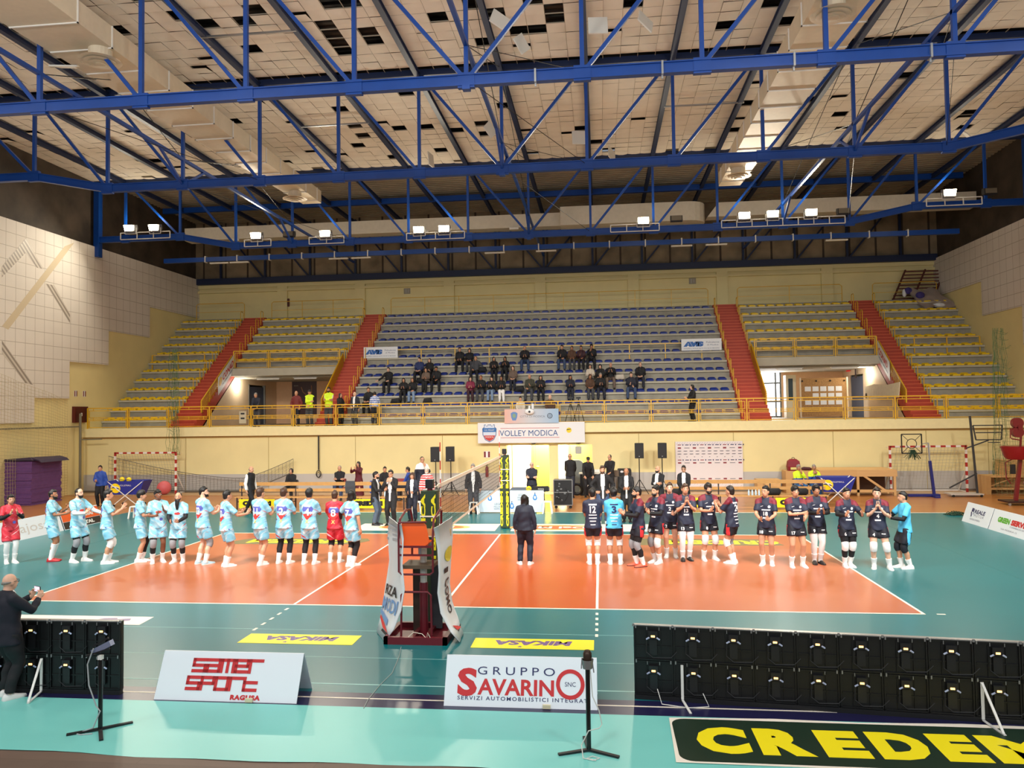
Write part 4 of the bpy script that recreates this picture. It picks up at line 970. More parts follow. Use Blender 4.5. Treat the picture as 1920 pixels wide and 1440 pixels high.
# back rails at the top of the seating
for x0, x1, lb in ((-22.3, -19.1, 'thin yellow back rail above the seats next to the chevron wall'), (-17.3, -11.3, 'thin yellow back rail above the seats over the dark poster passage'), (-9.6, 9.6, 'thin yellow back rail along the top of the blue seats'), (11.3, 17.2, 'thin yellow back rail above the seats over the notice board passage'), (18.9, 22.4, 'thin yellow back rail in front of the stacked wooden bench')):
    ox = (x0+x1)/2; g = thing('back_rail', (ox, 27.0, 9.86), lb, 'railing')
    b = MB(); L = (x1-x0)/2; b.tube([(-L, 0, 0), (-L, 0, .95), (-L+.12, 0, 1.05), (L-.12, 0, 1.05), (L, 0, .95), (L, 0, 0)], .022, 6); b.build('hoop', YEL, g)
    b = MB(); b.bar((-L, 0, .5), (L, 0, .5), .024); b.build('mid_rail', YEL, g)
    n = max(1, int(2*L/2))
    for i in range(1, n): b = MB(); xx = -L+2*L*i/n; b.bar((xx, 0, 0), (xx, 0, 1.05), .03); b.build('post', YEL, g)
# crush rail across the blue seats
g = thing('crush_rail', (0, 22.6, rz(5)-.06), 'thin yellow rail with single posts across the middle of the blue seats', 'railing')
b = MB(); b.bar((-9.2, 0, 1.0), (9.2, 0, 1.0), .035); b.build('handrail', YEL, g)
for i in range(10):
    x = -8.6+17.2*i/9; b = MB(); b.bar((x, 0, -.1), (x, 0, 1.0), .05); b.prism([(-.12, -.12), (.12, -.12), (.02, .12), (-.02, .12)], (x, -.03, 0), (1, 0, 0), (0, 0, 1), -.02); b.build('post', YEL, g)
for x, lb in ((-21, 'short yellow rail among the seats next to the chevron wall'), (21, 'short yellow rail among the seats below the stacked wooden bench')):
    g = thing('crush_rail', (x, 22.6, rz(5)-.06), lb, 'railing')
    b = MB(); b.bar((-1.6, 0, 1), (1.6, 0, 1), .035); b.build('handrail', YEL, g)
    for xx in (-1.6, 0, 1.6): b = MB(); b.bar((xx, 0, -.1), (xx, 0, 1), .05); b.build('post', YEL, g)
# hoop handrails either side of the red stairs
HL = {(0, 0): 'on the chevron wall side of the first red staircase', (0, 1): 'between the first red staircase and the dark poster passage', (1, 0): 'on the dark poster side of the second red staircase', (1, 1): 'between the second red staircase and the blue seats', (2, 0): 'between the blue seats and the third red staircase', (2, 1): 'on the glass door side of the third red staircase', (3, 0): 'between the notice board passage and the last red staircase', (3, 1): 'on the plain wall side of the last red staircase'}
for si, (xa, xb) in enumerate(ST):
    for j, x in enumerate((xa+.05, xb-.05)):
        g = thing('hoop_handrail', (x, 18.3, ZB), 'row of yellow hoop handrails '+HL[(si, j)], 'handrail')
        upper_only = (si, j) in ((0, 1), (1, 0), (2, 1), (3, 0))
        for k in range(NROW):
            if upper_only and k < 6: continue
            y = ry(k)-.35-18.3; z = rz(k)-.55-ZB
            b = MB(); b.tube([(0, y, z), (0, y, z+1.0), (0, y+.06, z+1.06), (0, y+.3, z+1.06), (0, y+.36, z+1.0), (0, y+.36, z+.28)], .022, 6); b.build('hoop', YEL, g)
        if upper_only:                                              # sloping panelled rail above the passage
            y0, z0, y1, z1 = .5, .35, 3.9, 2.95
            b = MB(); b.bar((0, y0, z0+1), (0, y1, z1+1), .05); b.bar((0, y0, z0+.15), (0, y1, z1+.15), .05)
            for t in np.linspace(0, 1, 5): b.bar((0, y0+(y1-y0)*t, z0+(z1-z0)*t-.1), (0, y0+(y1-y0)*t, z0+(z1-z0)*t+1), .05)
            b.build('sloping_rail', YEL, g)
            b = MB(); n_ = 7
            for t in np.linspace(.25, .9, n_): b.bar((0, y0, z0+t), (0, y1, z1+t), .035 if si in (0, 3) else .08)
            b.build('sloping_panel', mat('railing_ochre', srgb(196, 140, 24), .45), g)

# ================================================================ seats
def seat_mesh(name, m):
    b = MB(); nx, ny = 8, 4; vs = []
    for j in range(ny+1):
        for i in range(nx+1):
            u = i/nx*2-1; v = j/ny
            x = .215*u*(1-.10*abs(u)**3*(1 if v < .5 else .6)); y = -.17+.36*v
            z = .085+.02*(u*u)+.09*max(0, (v-.5)/.5)**2*(1-.3*u*u)-.014*math.sin(PI*v)-.05*abs(u)**6
            vs.append((x, y, z))
    N = len(vs); vs += [(x*.86, y*.95, max(z-.085, 0.005)) for x, y, z in vs]
    f = []; W_ = nx+1
    for j in range(ny):
        for i in range(nx):
            a = j*W_+i; f.append((a, a+1, a+W_+1, a+W_)); f.append((N+a, N+a+W_, N+a+W_+1, N+a+1))
    for i in range(nx): f.append((i+1, i, N+i, N+i+1)); a = ny*W_+i; f.append((a, a+1, N+a+1, N+a))
    for j in range(ny): a = j*W_; f.append((a, a+W_, N+a+W_, N+a)); a = j*W_+nx; f.append((a+W_, a, N+a, N+a+W_))
    b.add(vs, f); b.cbox((0, .02, .015), (.3, .24, .03))
    o = b.build(name, m, smooth=50); return o
pb = seat_mesh('blue_seat', SEATB); py_ = seat_mesh('yellow_seat', SEATY)
first = {id(pb): True, id(py_): True}
WHERE = {'A': 'next to the chevron wall', 'B': 'above the dark poster passage', 'C': 'of the wide middle block', 'D': 'above the notice board passage', 'E': 'beside the stacked wooden bench wall'}
def place_seat(proto, x, k, s):
    o = proto if first[id(proto)] else proto.copy()
    if not first[id(proto)]: COL.objects.link(o)
    first[id(proto)] = False
    o.location = (x, ry(k)-.02, rz(k)-.058)
    col = 'blue' if proto is pb else 'yellow'
    tag(o, '%s plastic seat shell in the %s row %s' % (col, ORD[k], WHERE[s]), 'seat', '%s seats, %s row %s' % (col, ORD[k], WHERE[s]))
def stuff_seats(proto, spots, label, group=None):
    me = proto.data; vs = [v.co[:] for v in me.vertices]; fs = [tuple(p.vertices) for p in me.polygons]; b = MB()
    for x, k in spots: b.add([(v[0]+x, v[1]+ry(k)-.02, v[2]+rz(k)-.06) for v in vs], fs)
    o = b.build('blue_seat_rows' if proto is pb else 'yellow_seat_rows', me.materials[0], smooth=50); tag(o, label, 'seats', None, 'stuff')
rest = []
for k in range(NROW):
    n = 37
    for i in range(n):
        x = -9.35+18.7*i/(n-1)
        if k < 8: place_seat(pb, x, k, 'C')
        else: rest.append((x, k))
stuff_seats(pb, rest, 'blue plastic seat shells of the four top rows of the wide middle block')
rest = []
for s, xa, xb, k0 in SECT:
    if s == 'C': continue
    n = 8 if s in 'AE' else 12
    for k in range(k0, NROW):
        for i in range(n):
            x = xa+.3+(xb-xa-.6)*i/(n-1)
            if k >= (10 if s in 'AE' else 11): rest.append((x, k))
            else: place_seat(py_, x, k, s)
stuff_seats(py_, rest, 'yellow plastic seat shells of the topmost rows beside the blue block')

# ---------------------------------------------------------------- the sky-blue team
def backA(num, name=True):
    def f(i):
        H = i['H']
        cloth_poly(i, [(-.11, .07), (.11, .07), (.15, .0), (.12, -.07), (-.12, -.07), (-.15, .0)], PUR, 0, .735*H, lift=.003); cloth_poly(i, [(-.14, .0), (.14, .0), (.02, -.14), (-.02, -.14)], PRED, 0, .672*H)
        cloth_text(i, num, .185, WHT, -.0, .70*H, bold=.03, wid=.07*len(num)+.06*(len(num) == 1))
        cloth_text(i, 'X', .09, PYEL, 0, .575*H, name='shirt_emblem', bold=.03)
        if name: cloth_poly(i, rect(.17, .022), WHT, 0, .772*H, name='shirt_name_bar', lift=.007)
    return f
def frontA(i):
    H = i['H']; cloth_poly(i, ell(.15, .06), PRED, 0, .70*H, -1); cloth_poly(i, ell(.08, .08), PUR, .06, .6*H, -1)
    cloth_poly(i, [(-.05, .05), (.05, .05), (.04, -.03), (0, -.06), (-.04, -.03)], PNAV, -.09, .42*H, -1, 'shorts_crest', i['root'].children[1] if False else None) if False else None
A = dict(top=('jersey', KITA), bottom=('shorts', KITA, .345), socks=(WSK, .14), shoes=SHW)
def P2(t, **k): d = dict(t); d.update(k); return d
person('person in red patterned kit with black arm sleeves and white leggings, clapping beside the white board', (-12.384, -0.615, 0), 52, 1.80, ('clap_high', 'clap_high'), skin=1, hair=('short', 'black'), **P2(A, top=('jersey', KITR), bottom=('shorts', KITR, .33)), shin=WSK, sleeve=BLK, legs=(.06, .02, .06, -.03), extras=frontA)
person('sky blue player in red shoes, clapping with back turned, next to the red kit player', (-11.41, -0.358, 0), 112, 1.90, ('clap', 'clap_high'), skin=2, hair=('short', 'black'), beard='short', **P2(A, shoes=SHR, socks=(WSK, .26)), legs=(.03, 0, .03, 0), head=(-10, 0), extras=backA('5'))
person('bearded sky blue player with white arm sleeves and black shin guards, hands held out', (-10.62, -0.398, 0), 78, 1.95, ('clap_open', 'wide'), skin=0, hair=('crop', 'black'), beard='short', **A, knee=GRYC, shin=(BLK, BLK), sleeve=WSK, legs=(.08, .03, .1, -.04), extras=frontA)
person('sky blue player in white undershorts clapping at chin height before the yellow ball cart', (-9.688, -0.572, 0), 118, 1.92, ('clap_high', 'clap_high'), skin=1, hair=('quiff', 'black'), **A, knee=(WSK, WSK), legs=(.05, .02, .05, -.02), extras=backA('1'))
person('sky blue player with one black leg sleeve, seen from the side behind the purple ball', (-8.911, -0.326, 0), 108, 1.88, ('clap', 'clap'), skin=1, hair=('curly', 'black'), **A, shin=(None, BLK), legs=(.03, .02, .03, -.02), extras=backA('3', False))
person('dark skinned sky blue player with grey knee pad, hands pressed together', (-8.391, -0.375, 0), 38, 1.90, ('clap', 'clap_high'), skin=3, hair=('short', 'black'), **A, knee=(GRYC, None), shin=(BLK, None), legs=(.09, 0, .08, .02), head=(20, 0), extras=frontA)
person('sky blue player with shaved head, topknot and very long black beard', (-7.83, -0.352, 0), 12, 1.84, ('clap_low', 'clap_low'), skin=1, hair=('bun', 'black'), beard='long', **A, knee=GRYC, shin=(BLK, BLK), sleeve=BLK, legs=(.08, 0, .08, 0), extras=frontA)
person('sky blue player number 22 seen from behind, pale blue shoes', (-7.075, -0.53, 0), 152, 1.98, ('clap', 'clap'), skin=0, hair=('quiff', 'black'), beard='short', **P2(A, shoes=(mat('shoe_pale_blue', srgb(170, 206, 220), .5), WHITE)), knee=(GRYC, None), legs=(.09, 0, .08, .02), head=(-50, 0), extras=backA('22'))
person('sky blue player number 10 with both hands raised to clap, seen from behind', (-6.287, -0.834, 0), 138, 1.92, ('clap_open', 'clap_open'), skin=1, hair=('short', 'black'), **A, legs=(.04, 0, .04, 0), extras=backA('10'))
person('sky blue player number 11 standing sideways on, bare legs', (-5.509, -0.599, 0), 158, 1.96, ('clap', 'clap'), skin=1, hair=('short', 'brown'), **A, legs=(.05, .02, .04, -.05), extras=backA('11'))
person('sky blue player number 2 with long black leg sleeves, seen from behind', (-4.971, -0.371, 0), 176, 1.93, ('clap', 'clap'), skin=1, hair=('short', 'brown'), **A, shin=BLK, legs=(.1, 0, .1, 0), extras=backA('2'))
person('sky blue player number 4 with curly hair and black knee sleeves, seen from behind', (-4.275, -0.41, 0), 178, 1.92, ('clap', 'clap'), skin=2, hair=('curly', 'black'), **A, shin=BLK, legs=(.1, 0, .1, 0), extras=backA('4'))
person('red kit player number 8 seen from behind', (-3.683, -0.177, 0), 182, 1.84, ('clap', 'clap'), skin=1, hair=('short', 'brown'), **P2(A, top=('jersey', KITR), bottom=('shorts', KITR, .33)), knee=BLK, legs=(.09, 0, .09, 0), extras=backA('8'))
person('sky blue player number 7 holding out one black sleeved arm', (-3.097, -0.628, 0), 152, 1.90, ('down', 'out'), skin=1, hair=('bob', 'black'), **A, knee=(None, BLK), shin=(BLK, None), sleeve=(None, BLK), legs=(.04, 0, .04, .02), extras=backA('7'))

# ---------------------------------------------------------------- the woman between the teams
person('woman referee with long black hair in dark navy tracksuit and white shoes, seen from behind', (1.234, -0.24, 0), 176, 1.74, ('down', 'down'), skin=0, hair=('long', 'black'), fem=True, top=('jacket', DKN), bottom=('trousers', DKN, .05), shoes=SHW, legs=(.09, 0, .1, 0), foot=(10, 25), build=1.05)

# ---------------------------------------------------------------- the navy team
def sh_of(i): return [c for c in i['root'].children if c.name.startswith('shorts')][0]
def frontB(num, legnum=None):
    def f(i):
        H = i['H']
        cloth_poly(i, ell(.06, .065, n=14), WHT, .085, .745*H, -1, 'shirt_crest'); cloth_poly(i, [(-.03, -.012), (.03, .01), (.03, .018), (-.03, -.002)], WHT, -.085, .748*H, -1)
        cloth_poly(i, rect(.2, .026), WHT, .01, .705*H, -1, 'shirt_sponsor')
        cloth_text(i, num, .095, WHT, 0, .658*H, -1, bold=.03); cloth_poly(i, rect(.13, .034), WHT, .0, .605*H, -1, 'shirt_sponsor')
        so = sh_of(i); cloth_text(i, num, .075, WHT, -.1, .43*H, -1, 'shorts_number', .03, obj=so); cloth_poly(i, rect(.085, .018), WHT, .11, .44*H, -1, 'shorts_sponsor', so)
    return f
def backB(num, m=WHT, name=WHT):
    def f(i):
        H = i['H']; cloth_poly(i, rect(.2, .035), name, 0, .79*H, 1, 'shirt_name_bar'); cloth_text(i, num, .17, m, 0, .727*H, wid=.075*len(num)+.04*(len(num) == 1), bold=.03)
        for dz, w_ in ((.655, .2), (.615, .19), (.575, .15), (.53, .12)): cloth_poly(i, rect(w_, .022), WHT if m is WHT else PNAV if dz < .54 else WHT, 0, dz*H, 1, 'shirt_sponsor')
    return f
Bk = dict(top=('jersey', NAVY, BURG), bottom=('shorts', NAVYD, .385, REDS), socks=(WSK, .135), shoes=SHW)
person('navy kit player number 12 with white knee pads, seen from behind', (2.922, -0.101, 0), 182, 1.88, ('front', 'front'), skin=1, hair=('short', 'black'), **P2(Bk, top=('jersey', NAVY)), knee=WSK, legs=(.07, 0, .07, 0), extras=backB('12'))
person('light blue shirted player number 3 seen from behind', (3.448, -0.079, 0), 180, 1.88, ('front', 'front'), skin=2, hair=('curly', 'black'), **P2(Bk, top=('jersey', LBLUE)), knee=WSK, legs=(.1, 0, .08, 0), extras=backB('3', PNAV, PNAV))
person('navy kit player in orange shoes, turned sideways with grey and black knee braces', (4.036, -0.315, 0), -72, 1.93, ('clap', 'clap'), skin=1, hair=('short', 'black'), beard='short', **P2(Bk, shoes=SHO), knee=GRYC, shin=BLK, sleeve=BLK, legs=(.06, -.02, .07, .03))
person('navy kit player number 10 in profile with one grey and one white knee pad', (4.502, 0.1, 0), -42, 1.92, ('clap_high', 'clap'), skin=1, hair=('short', 'black'), beard='short', **Bk, knee=(GRYC, WSK), sleeve=BLK, legs=(.06, 0, .05, 0), extras=frontB('10'))
person('navy kit player number 2, bare knees, standing a step behind the line', (4.898, 0.884, 0), -6, 1.92, ('down', 'clap_low'), skin=0, hair=('short', 'brown'), **Bk, legs=(.07, 0, .08, .02), extras=frontB('2'))
person('navy kit player number 13 with white leg sleeves, hands pressed together', (5.244, 0.473, 0), 4, 1.93, ('pray', 'pray'), skin=1, hair=('short', 'brown'), **P2(Bk, shoes=SHB), shin=WSK, legs=(.06, 0, .06, .03), extras=frontB('13'))
person('navy kit player number 8 with white knee pads over black bands, praying hands', (5.823, 0.566, 0), 12, 1.93, ('clap', 'clap'), skin=1, hair=('curly', 'dark'), beard='short', **Bk, knee=WSK, legs=(.1, 0, .1, 0), extras=frontB('8'))
person('navy kit player turned away, clapping toward the yellow ball carts, grey knee pad', (6.325, 0.111, 0), -128, 1.90, ('clap_high', 'clap_high'), skin=1, hair=('quiff', 'dark'), **Bk, knee=(GRYC, WSK), legs=(.05, 0, .05, .02), extras=backB('24'))
person('navy kit player number 18 with bare legs, glancing aside', (7.118, -0.052, 0), -18, 1.92, ('clap_low', 'clap_low'), skin=1, hair=('quiff', 'black'), **Bk, legs=(.07, 0, .07, .04), head=(-25, 0), extras=frontB('18'))
person('navy kit player number 17 with bushy black hair and bare legs', (7.766, -0.215, 0), 2, 1.94, ('crossed', 'clap_low'), skin=1, hair=('curly', 'black'), **Bk, legs=(.08, 0, .1, 0), extras=frontB('17'))
person('moustached navy kit player number 9 with black sleeves and white leg sleeves', (8.357, 0.197, 0), 0, 1.92, ('clap', 'clap'), skin=2, hair=('curly', 'black'), **P2(Bk, shoes=SHB), shin=WSK, sleeve=BLK, legs=(.05, 0, .05, 0), extras=frontB('9'))
person('navy kit player number 6 with black sleeves standing on the end line', (8.958, -0.163, 0), 4, 1.88, ('clap_open', 'clap_open'), skin=1, hair=('short', 'black'), **Bk, knee=WSK, shin=BLK, sleeve=BLK, legs=(.05, 0, .05, .02), extras=frontB('6'))
person('navy kit player number 4 with white knee pads and one leg stepped out', (9.609, -0.321, 0), -14, 1.90, ('pray', 'pray'), skin=0, hair=('quiff', 'dark'), **Bk, knee=WSK, legs=(.07, 0, .16, -.01), extras=frontB('4'))
person('light blue shirted player at the end of the navy line, clapping in profile', (10.229, -0.293, 0), -84, 1.80, ('clap_open', 'clap'), skin=1, hair=('short', 'black'), **P2(Bk, top=('jersey', LBLUE), bottom=('shorts', NAVYD, .33, LBLUE)), knee=NAVYD, sleeve=BLK, legs=(.06, -.04, .06, .03))

# ---------------------------------------------------------------- staff and officials behind the court
BLZ = dict(top=('blazer', BLK, WSK, 'open'), bottom=('trousers', BLK), shoes=SHB)
person('coach in dark suit jacket and grey blue trousers, clapping in profile', (-4.523, 6.263, 0), 84, 1.82, ('clap', 'clap'), skin=1, hair=('short', 'black'), beard='short', **P2(BLZ, bottom=('trousers', mat('trousers_slate', srgb(72, 86, 104), .7))), head=(10, 0))
person('coach in black suit and glasses, hands clasped at his mouth', (-3.967, 6.273, 0), -4, 1.88, ('face', 'face'), skin=1, hair=('short', 'black'), glasses=True, **BLZ)
person('woman in navy tracksuit and white shirt standing behind the referee stand', (-3.446, 7.165, 0), 0, 1.72, ('clap_low', 'clap_low'), skin=1, hair=('bob', 'brown'), fem=True, top=('jacket', DKN, WSK, 'open'), bottom=('trousers', DKN), shoes=SHB)
person('tall man in navy jacket with white shoulders, one hand at his ear', (-4.29, 12.265, 0), 30, 1.98, ('down', 'face'), skin=1, hair=('crop', 'dark'), glasses=True, top=('jacket', DKN, WSK, 'upper'), bottom=('trousers', DKN), shoes=SHB)
person('white haired official in red and white top behind the padded net post', (-3.441, 9.42, 0), 5, 1.72, ('down', 'down'), skin=0, hair=('short', 'white'), beard='short', top=('jacket', PRED, WSK, 'stripes'), bottom=('trousers', DKN), shoes=SHB)
person('man in dark suit standing behind the volleyball net', (-1.636, 9.283, 0), 8, 1.86, ('down', 'down'), skin=1, hair=('short', 'grey'), top=('blazer', mat('suit_charcoal', srgb(44, 42, 44), .75), WSK, 'open'), bottom=('trousers', DGRY), shoes=SHB)
person('bald man striding in black vest with white sleeves behind player 11', (-10.431, 9.365, 0), 74, 1.82, ('down', 'down'), skin=1, hair=('fringe', 'grey'), top=('jacket', BLK, WSK, 'sleeves'), bottom=('trousers', BLK), shoes=SHB, legs=(.06, -.1, .06, .16))
person('hooded person in black sitting against the far wall near the hanging strap', (-10.558, 13.649, 0), 2, 1.72, ('phone', 'phone'), sit=.46, skin=1, hair=('hood', 'black'), top=('coat', BLK), bottom=('trousers', BLK), shoes=SHB, voxel=.02)
person('seated man in black jacket and jeans on a chair by the far wall', (-8.467, 14.044, 0), 6, 1.82, ('crossed', 'crossed'), sit=.5, skin=1, hair=('crop', 'grey'), top=('jacket', BLK), bottom=('trousers', JEAN), shoes=SHB, voxel=.02)
person('woman in long dark red dress raising a phone by the far wall', (-7.452, 13.627, 0), -16, 1.70, ('photo', 'photo'), skin=1, hair=('long', 'dark'), fem=True, top=('sweater', mat('dress_red', srgb(88, 20, 32), .7, noise=.1, nscale=20)), bottom=('skirt', MATS['dress_red']), shoes=SHB, voxel=.02)
person('man in black jacket sitting behind the two coaches', (-6.272, 13.619, 0), 4, 1.80, ('lap', 'lap'), sit=.48, skin=1, hair=('short', 'dark'), top=('jacket', BLK), bottom=('trousers', BLK), shoes=SHB, voxel=.02)
person('person in royal blue jacket sitting side-on beside the red chair', (-5.244, 13.612, 0), -88, 1.76, ('lap', 'lap'), sit=.48, skin=1, hair=('short', 'dark'), top=('jacket', ROYAL), bottom=('trousers', DKN), shoes=SHB, voxel=.02)
person('man in royal blue jacket standing by the far goal, holding a cup', (-18.197, 11.542, 0), 14, 1.74, ('phone', 'down'), skin=1, hair=('short', 'black'), top=('jacket', ROYAL), bottom=('trousers', BLK), shoes=SHB, voxel=.02)
person('official in navy tracksuit with folded arms behind the white scorer table', (0.449, 10.706, 0), 0, 1.84, ('crossed', 'crossed'), skin=0, hair=('fringe', 'grey'), glasses=True, top=('jacket', DKN), bottom=('trousers', DKN), shoes=SHB, voxel=.02)
person('man in black crested jacket and glasses standing by the yellow doorway', (1.8, 14.566, 0), -2, 1.92, ('behind', 'behind'), skin=1, hair=('crop', 'dark'), glasses=True, top=('jacket', BLK), bottom=('trousers', DKN), shoes=SHB, voxel=.02)
person('man in black hoodie bending over the mixing desk', (2.541, 14.766, 0), 10, 1.84, ('desk', 'desk'), lean=.32, skin=1, hair=('cap', 'black'), top=('jacket', BLK), bottom=('trousers', BLK), shoes=SHB, voxel=.02, head=(0, 18))
person('man in black sweater and headphones behind the laptop stand', (3.541, 14.755, 0), -24, 1.86, ('desk', 'desk'), skin=1, hair=('crop', 'dark'), glasses=True, top=('sweater', BLK), bottom=('trousers', BLK), shoes=SHB, voxel=.02)
person('coach in open black blazer, white shirt and jeans with hands on hips', (3.185, 6.772, 0), 4, 1.94, ('hips', 'hips'), skin=1, hair=('quiff', 'brown'), beard='short', top=('blazer', BLK, WSK, 'lower') if False else ('blazer', BLK, WSK, 'open'), bottom=('trousers', JEAN), shoes=SHW, legs=(.08, 0, .08, 0))
person('bald man in blazer looking down at his phone', (3.997, 7.158, 0), -4, 1.84, ('phone', 'phone'), skin=2, hair=('none', 'black'), **BLZ, head=(0, 22))
person('bald bearded man in black blazer standing in front of a speaker stand', (5.137, 8.081, 0), -38, 1.84, ('crossed', 'front'), skin=1, hair=('none', 'black'), beard='short', **BLZ)
person('man with glasses in black blazer in front of the sponsor backdrop', (6.076, 8.637, 0), -12, 1.80, ('front', 'front'), skin=1, hair=('short', 'black'), glasses=True, **BLZ)
MED = dict(top=('jacket', ROYAL, HIVIS, 'upper'), bottom=('trousers', mat('medic_blue', srgb(26, 92, 150), .65)), shoes=SHB)
person('seated paramedic in fluorescent yellow jacket over blue, beside the plywood crate', (11.216, 13.495, 0), 8, 1.78, ('lap', 'face'), sit=.48, skin=2, hair=('short', 'grey'), **P2(MED, top=('jacket', HIVIS, ROYAL, 'lower')), voxel=.02)
person('seated paramedic in blue jacket with yellow shoulders, hands at his mouth', (11.827, 13.491, 0), -4, 1.78, ('face', 'face'), sit=.48, skin=2, hair=('short', 'grey'), **MED, voxel=.02)
def phone_ex(i):
    b = MB(); S, E, W = i['ARMS'][-1]; S2, E2, W2 = i['ARMS'][1]; c = (W+W2)/2+V(0, -.03, .11)
    b.cbox(c, (.15, .012, .075)); o = b.build('phone_in_hands', mat('phone_case', srgb(30, 30, 34), .3)); o.parent = None
    o.matrix_world = i['root'].matrix_basis; tag(o, 'smartphone with lit pale screen held up by the bald man at the court edge', 'phone')
    b = MB(); b.cbox(c+V(0, .008, 0), (.14, .002, .068)); b.build('screen', mat('screen_pink', srgb(230, 206, 226), .3, emit=1.0), o)
    q = MB()
    for s in (-1, 1):
        S, E, W = i['ARMS'][s]; u = unit(W-E); q.rings([(W-u*.05, .036), (W-u*.015, .031)], 12)
    q.build('shirt_cuff', WSK, i['root'])
person('bald man in dark suit and white trainers filming with a phone at the court edge', (-4.987, -9.667, 0), 154, 1.69, ('film', 'film'), skin=0, hair=('fringe', 'grey'), glasses=True, top=('blazer', mat('suit_navy', srgb(18, 20, 34), .75), WSK, 'open'), bottom=('trousers', BLK), shoes=SHW, build=1.22, voxel=.0125, legs=(.09, .01, .09, -.02), extras=phone_ex, foot=(5, 35))

# ---------------------------------------------------------------- on the balcony and in the stand
def zp(x, y): return (x, y, ZB-.004)
def balc(px, top_px, y): pass
BAL = ZB-.004
person('grey haired person in dark jacket leaning on the balcony rail by the slate door', (-13.887, 17.45, 3.222)[:2]+(BAL,), 6, 1.72, ('lean', 'lean'), lean=.25, skin=1, hair=('short', 'grey'), top=('jacket', DKN), bottom=('trousers', DGRY), shoes=SHB, voxel=.022)
person('bald man in dark red jacket behind the balcony rail', (-12.02, 17.9, 3.271)[:2]+(BAL,), 4, 1.78, ('pocket', 'pocket'), skin=1, hair=('fringe', 'grey'), top=('jacket', mat('jacket_maroon', srgb(112, 36, 34), .65)), bottom=('trousers', DKN), shoes=SHB, voxel=.022)
person('steward in fluorescent vest over black, beside the man in dark red', (-11.287, 17.8, 3.264)[:2]+(BAL,), 6, 1.82, ('crossed', 'front'), skin=1, hair=('cap', 'black'), glasses=True, top=('jacket', BLK, HIVIS, 'vest'), bottom=('trousers', DGRY), shoes=SHB, voxel=.022)
person('steward in fluorescent vest with pale sleeves and folded arms', (-10.293, 17.8, 3.253)[:2]+(BAL,), 2, 1.92, ('crossed', 'crossed'), skin=2, hair=('short', 'black'), beard='short', top=('jacket', mat('sleeve_cream', srgb(226, 214, 190), .7), HIVIS, 'vest'), bottom=('trousers', DGRY), shoes=SHB, voxel=.022)
person('woman with dark curly hair in black, side-on beside the pale sleeved steward', (-9.751, 17.9, 3.244)[:2]+(BAL,), 60, 1.62, ('phone', 'phone'), skin=1, hair=('long', 'black'), fem=True, top=('coat', BLK), bottom=('trousers', BLK), shoes=SHB, voxel=.022)
person('bald man with white shirt front and dark jacket behind the balcony rail', (-8.983, 17.9, 3.262)[:2]+(BAL,), -14, 1.68, ('front', 'down'), skin=0, hair=('fringe', 'white'), top=('blazer', DKN, WSK, 'open'), bottom=('trousers', DGRY), shoes=SHB, voxel=.022)
person('person in blue and white striped sweater bending over the lowest seats', (-8.032, 18.1, 3.3)[:2]+(BAL,), 196, 1.78, ('reach_down', 'reach_down'), lean=.5, skin=1, hair=('short', 'black'), top=('sweater', mat('knit_blue', srgb(60, 92, 168), .75), WSK, 'stripes'), bottom=('trousers', DKN), shoes=SHB, voxel=.022)
person('woman in black with dark hair holding a camera at the balcony rail', (7.494, 17.6, 3.223)[:2]+(BAL,), -70, 1.74, ('phone', 'phone'), skin=0, hair=('bob', 'black'), fem=True, top=('jacket', BLK), bottom=('trousers', BLK), shoes=SHB, voxel=.022)
def row_seat(px, py, k): pass
CB = {'b': BLK, 'n': DKN, 'g': DGRY, 'br': mat('coat_brown', srgb(84, 58, 42), .75), 'gr': mat('coat_olive', srgb(62, 62, 50), .75), 'm': mat('top_magenta', srgb(128, 36, 66), .7), 'w': mat('top_cream', srgb(206, 196, 180), .7), 'bl': mat('jacket_mid_blue', srgb(36, 50, 96), .7), 'j': JEAN, 'jl': JEANL, 'wt': WSK, 'tan': mat('top_taupe', srgb(110, 92, 80), .7), 'ma': mat('coat_wine', srgb(56, 26, 34), .7)}
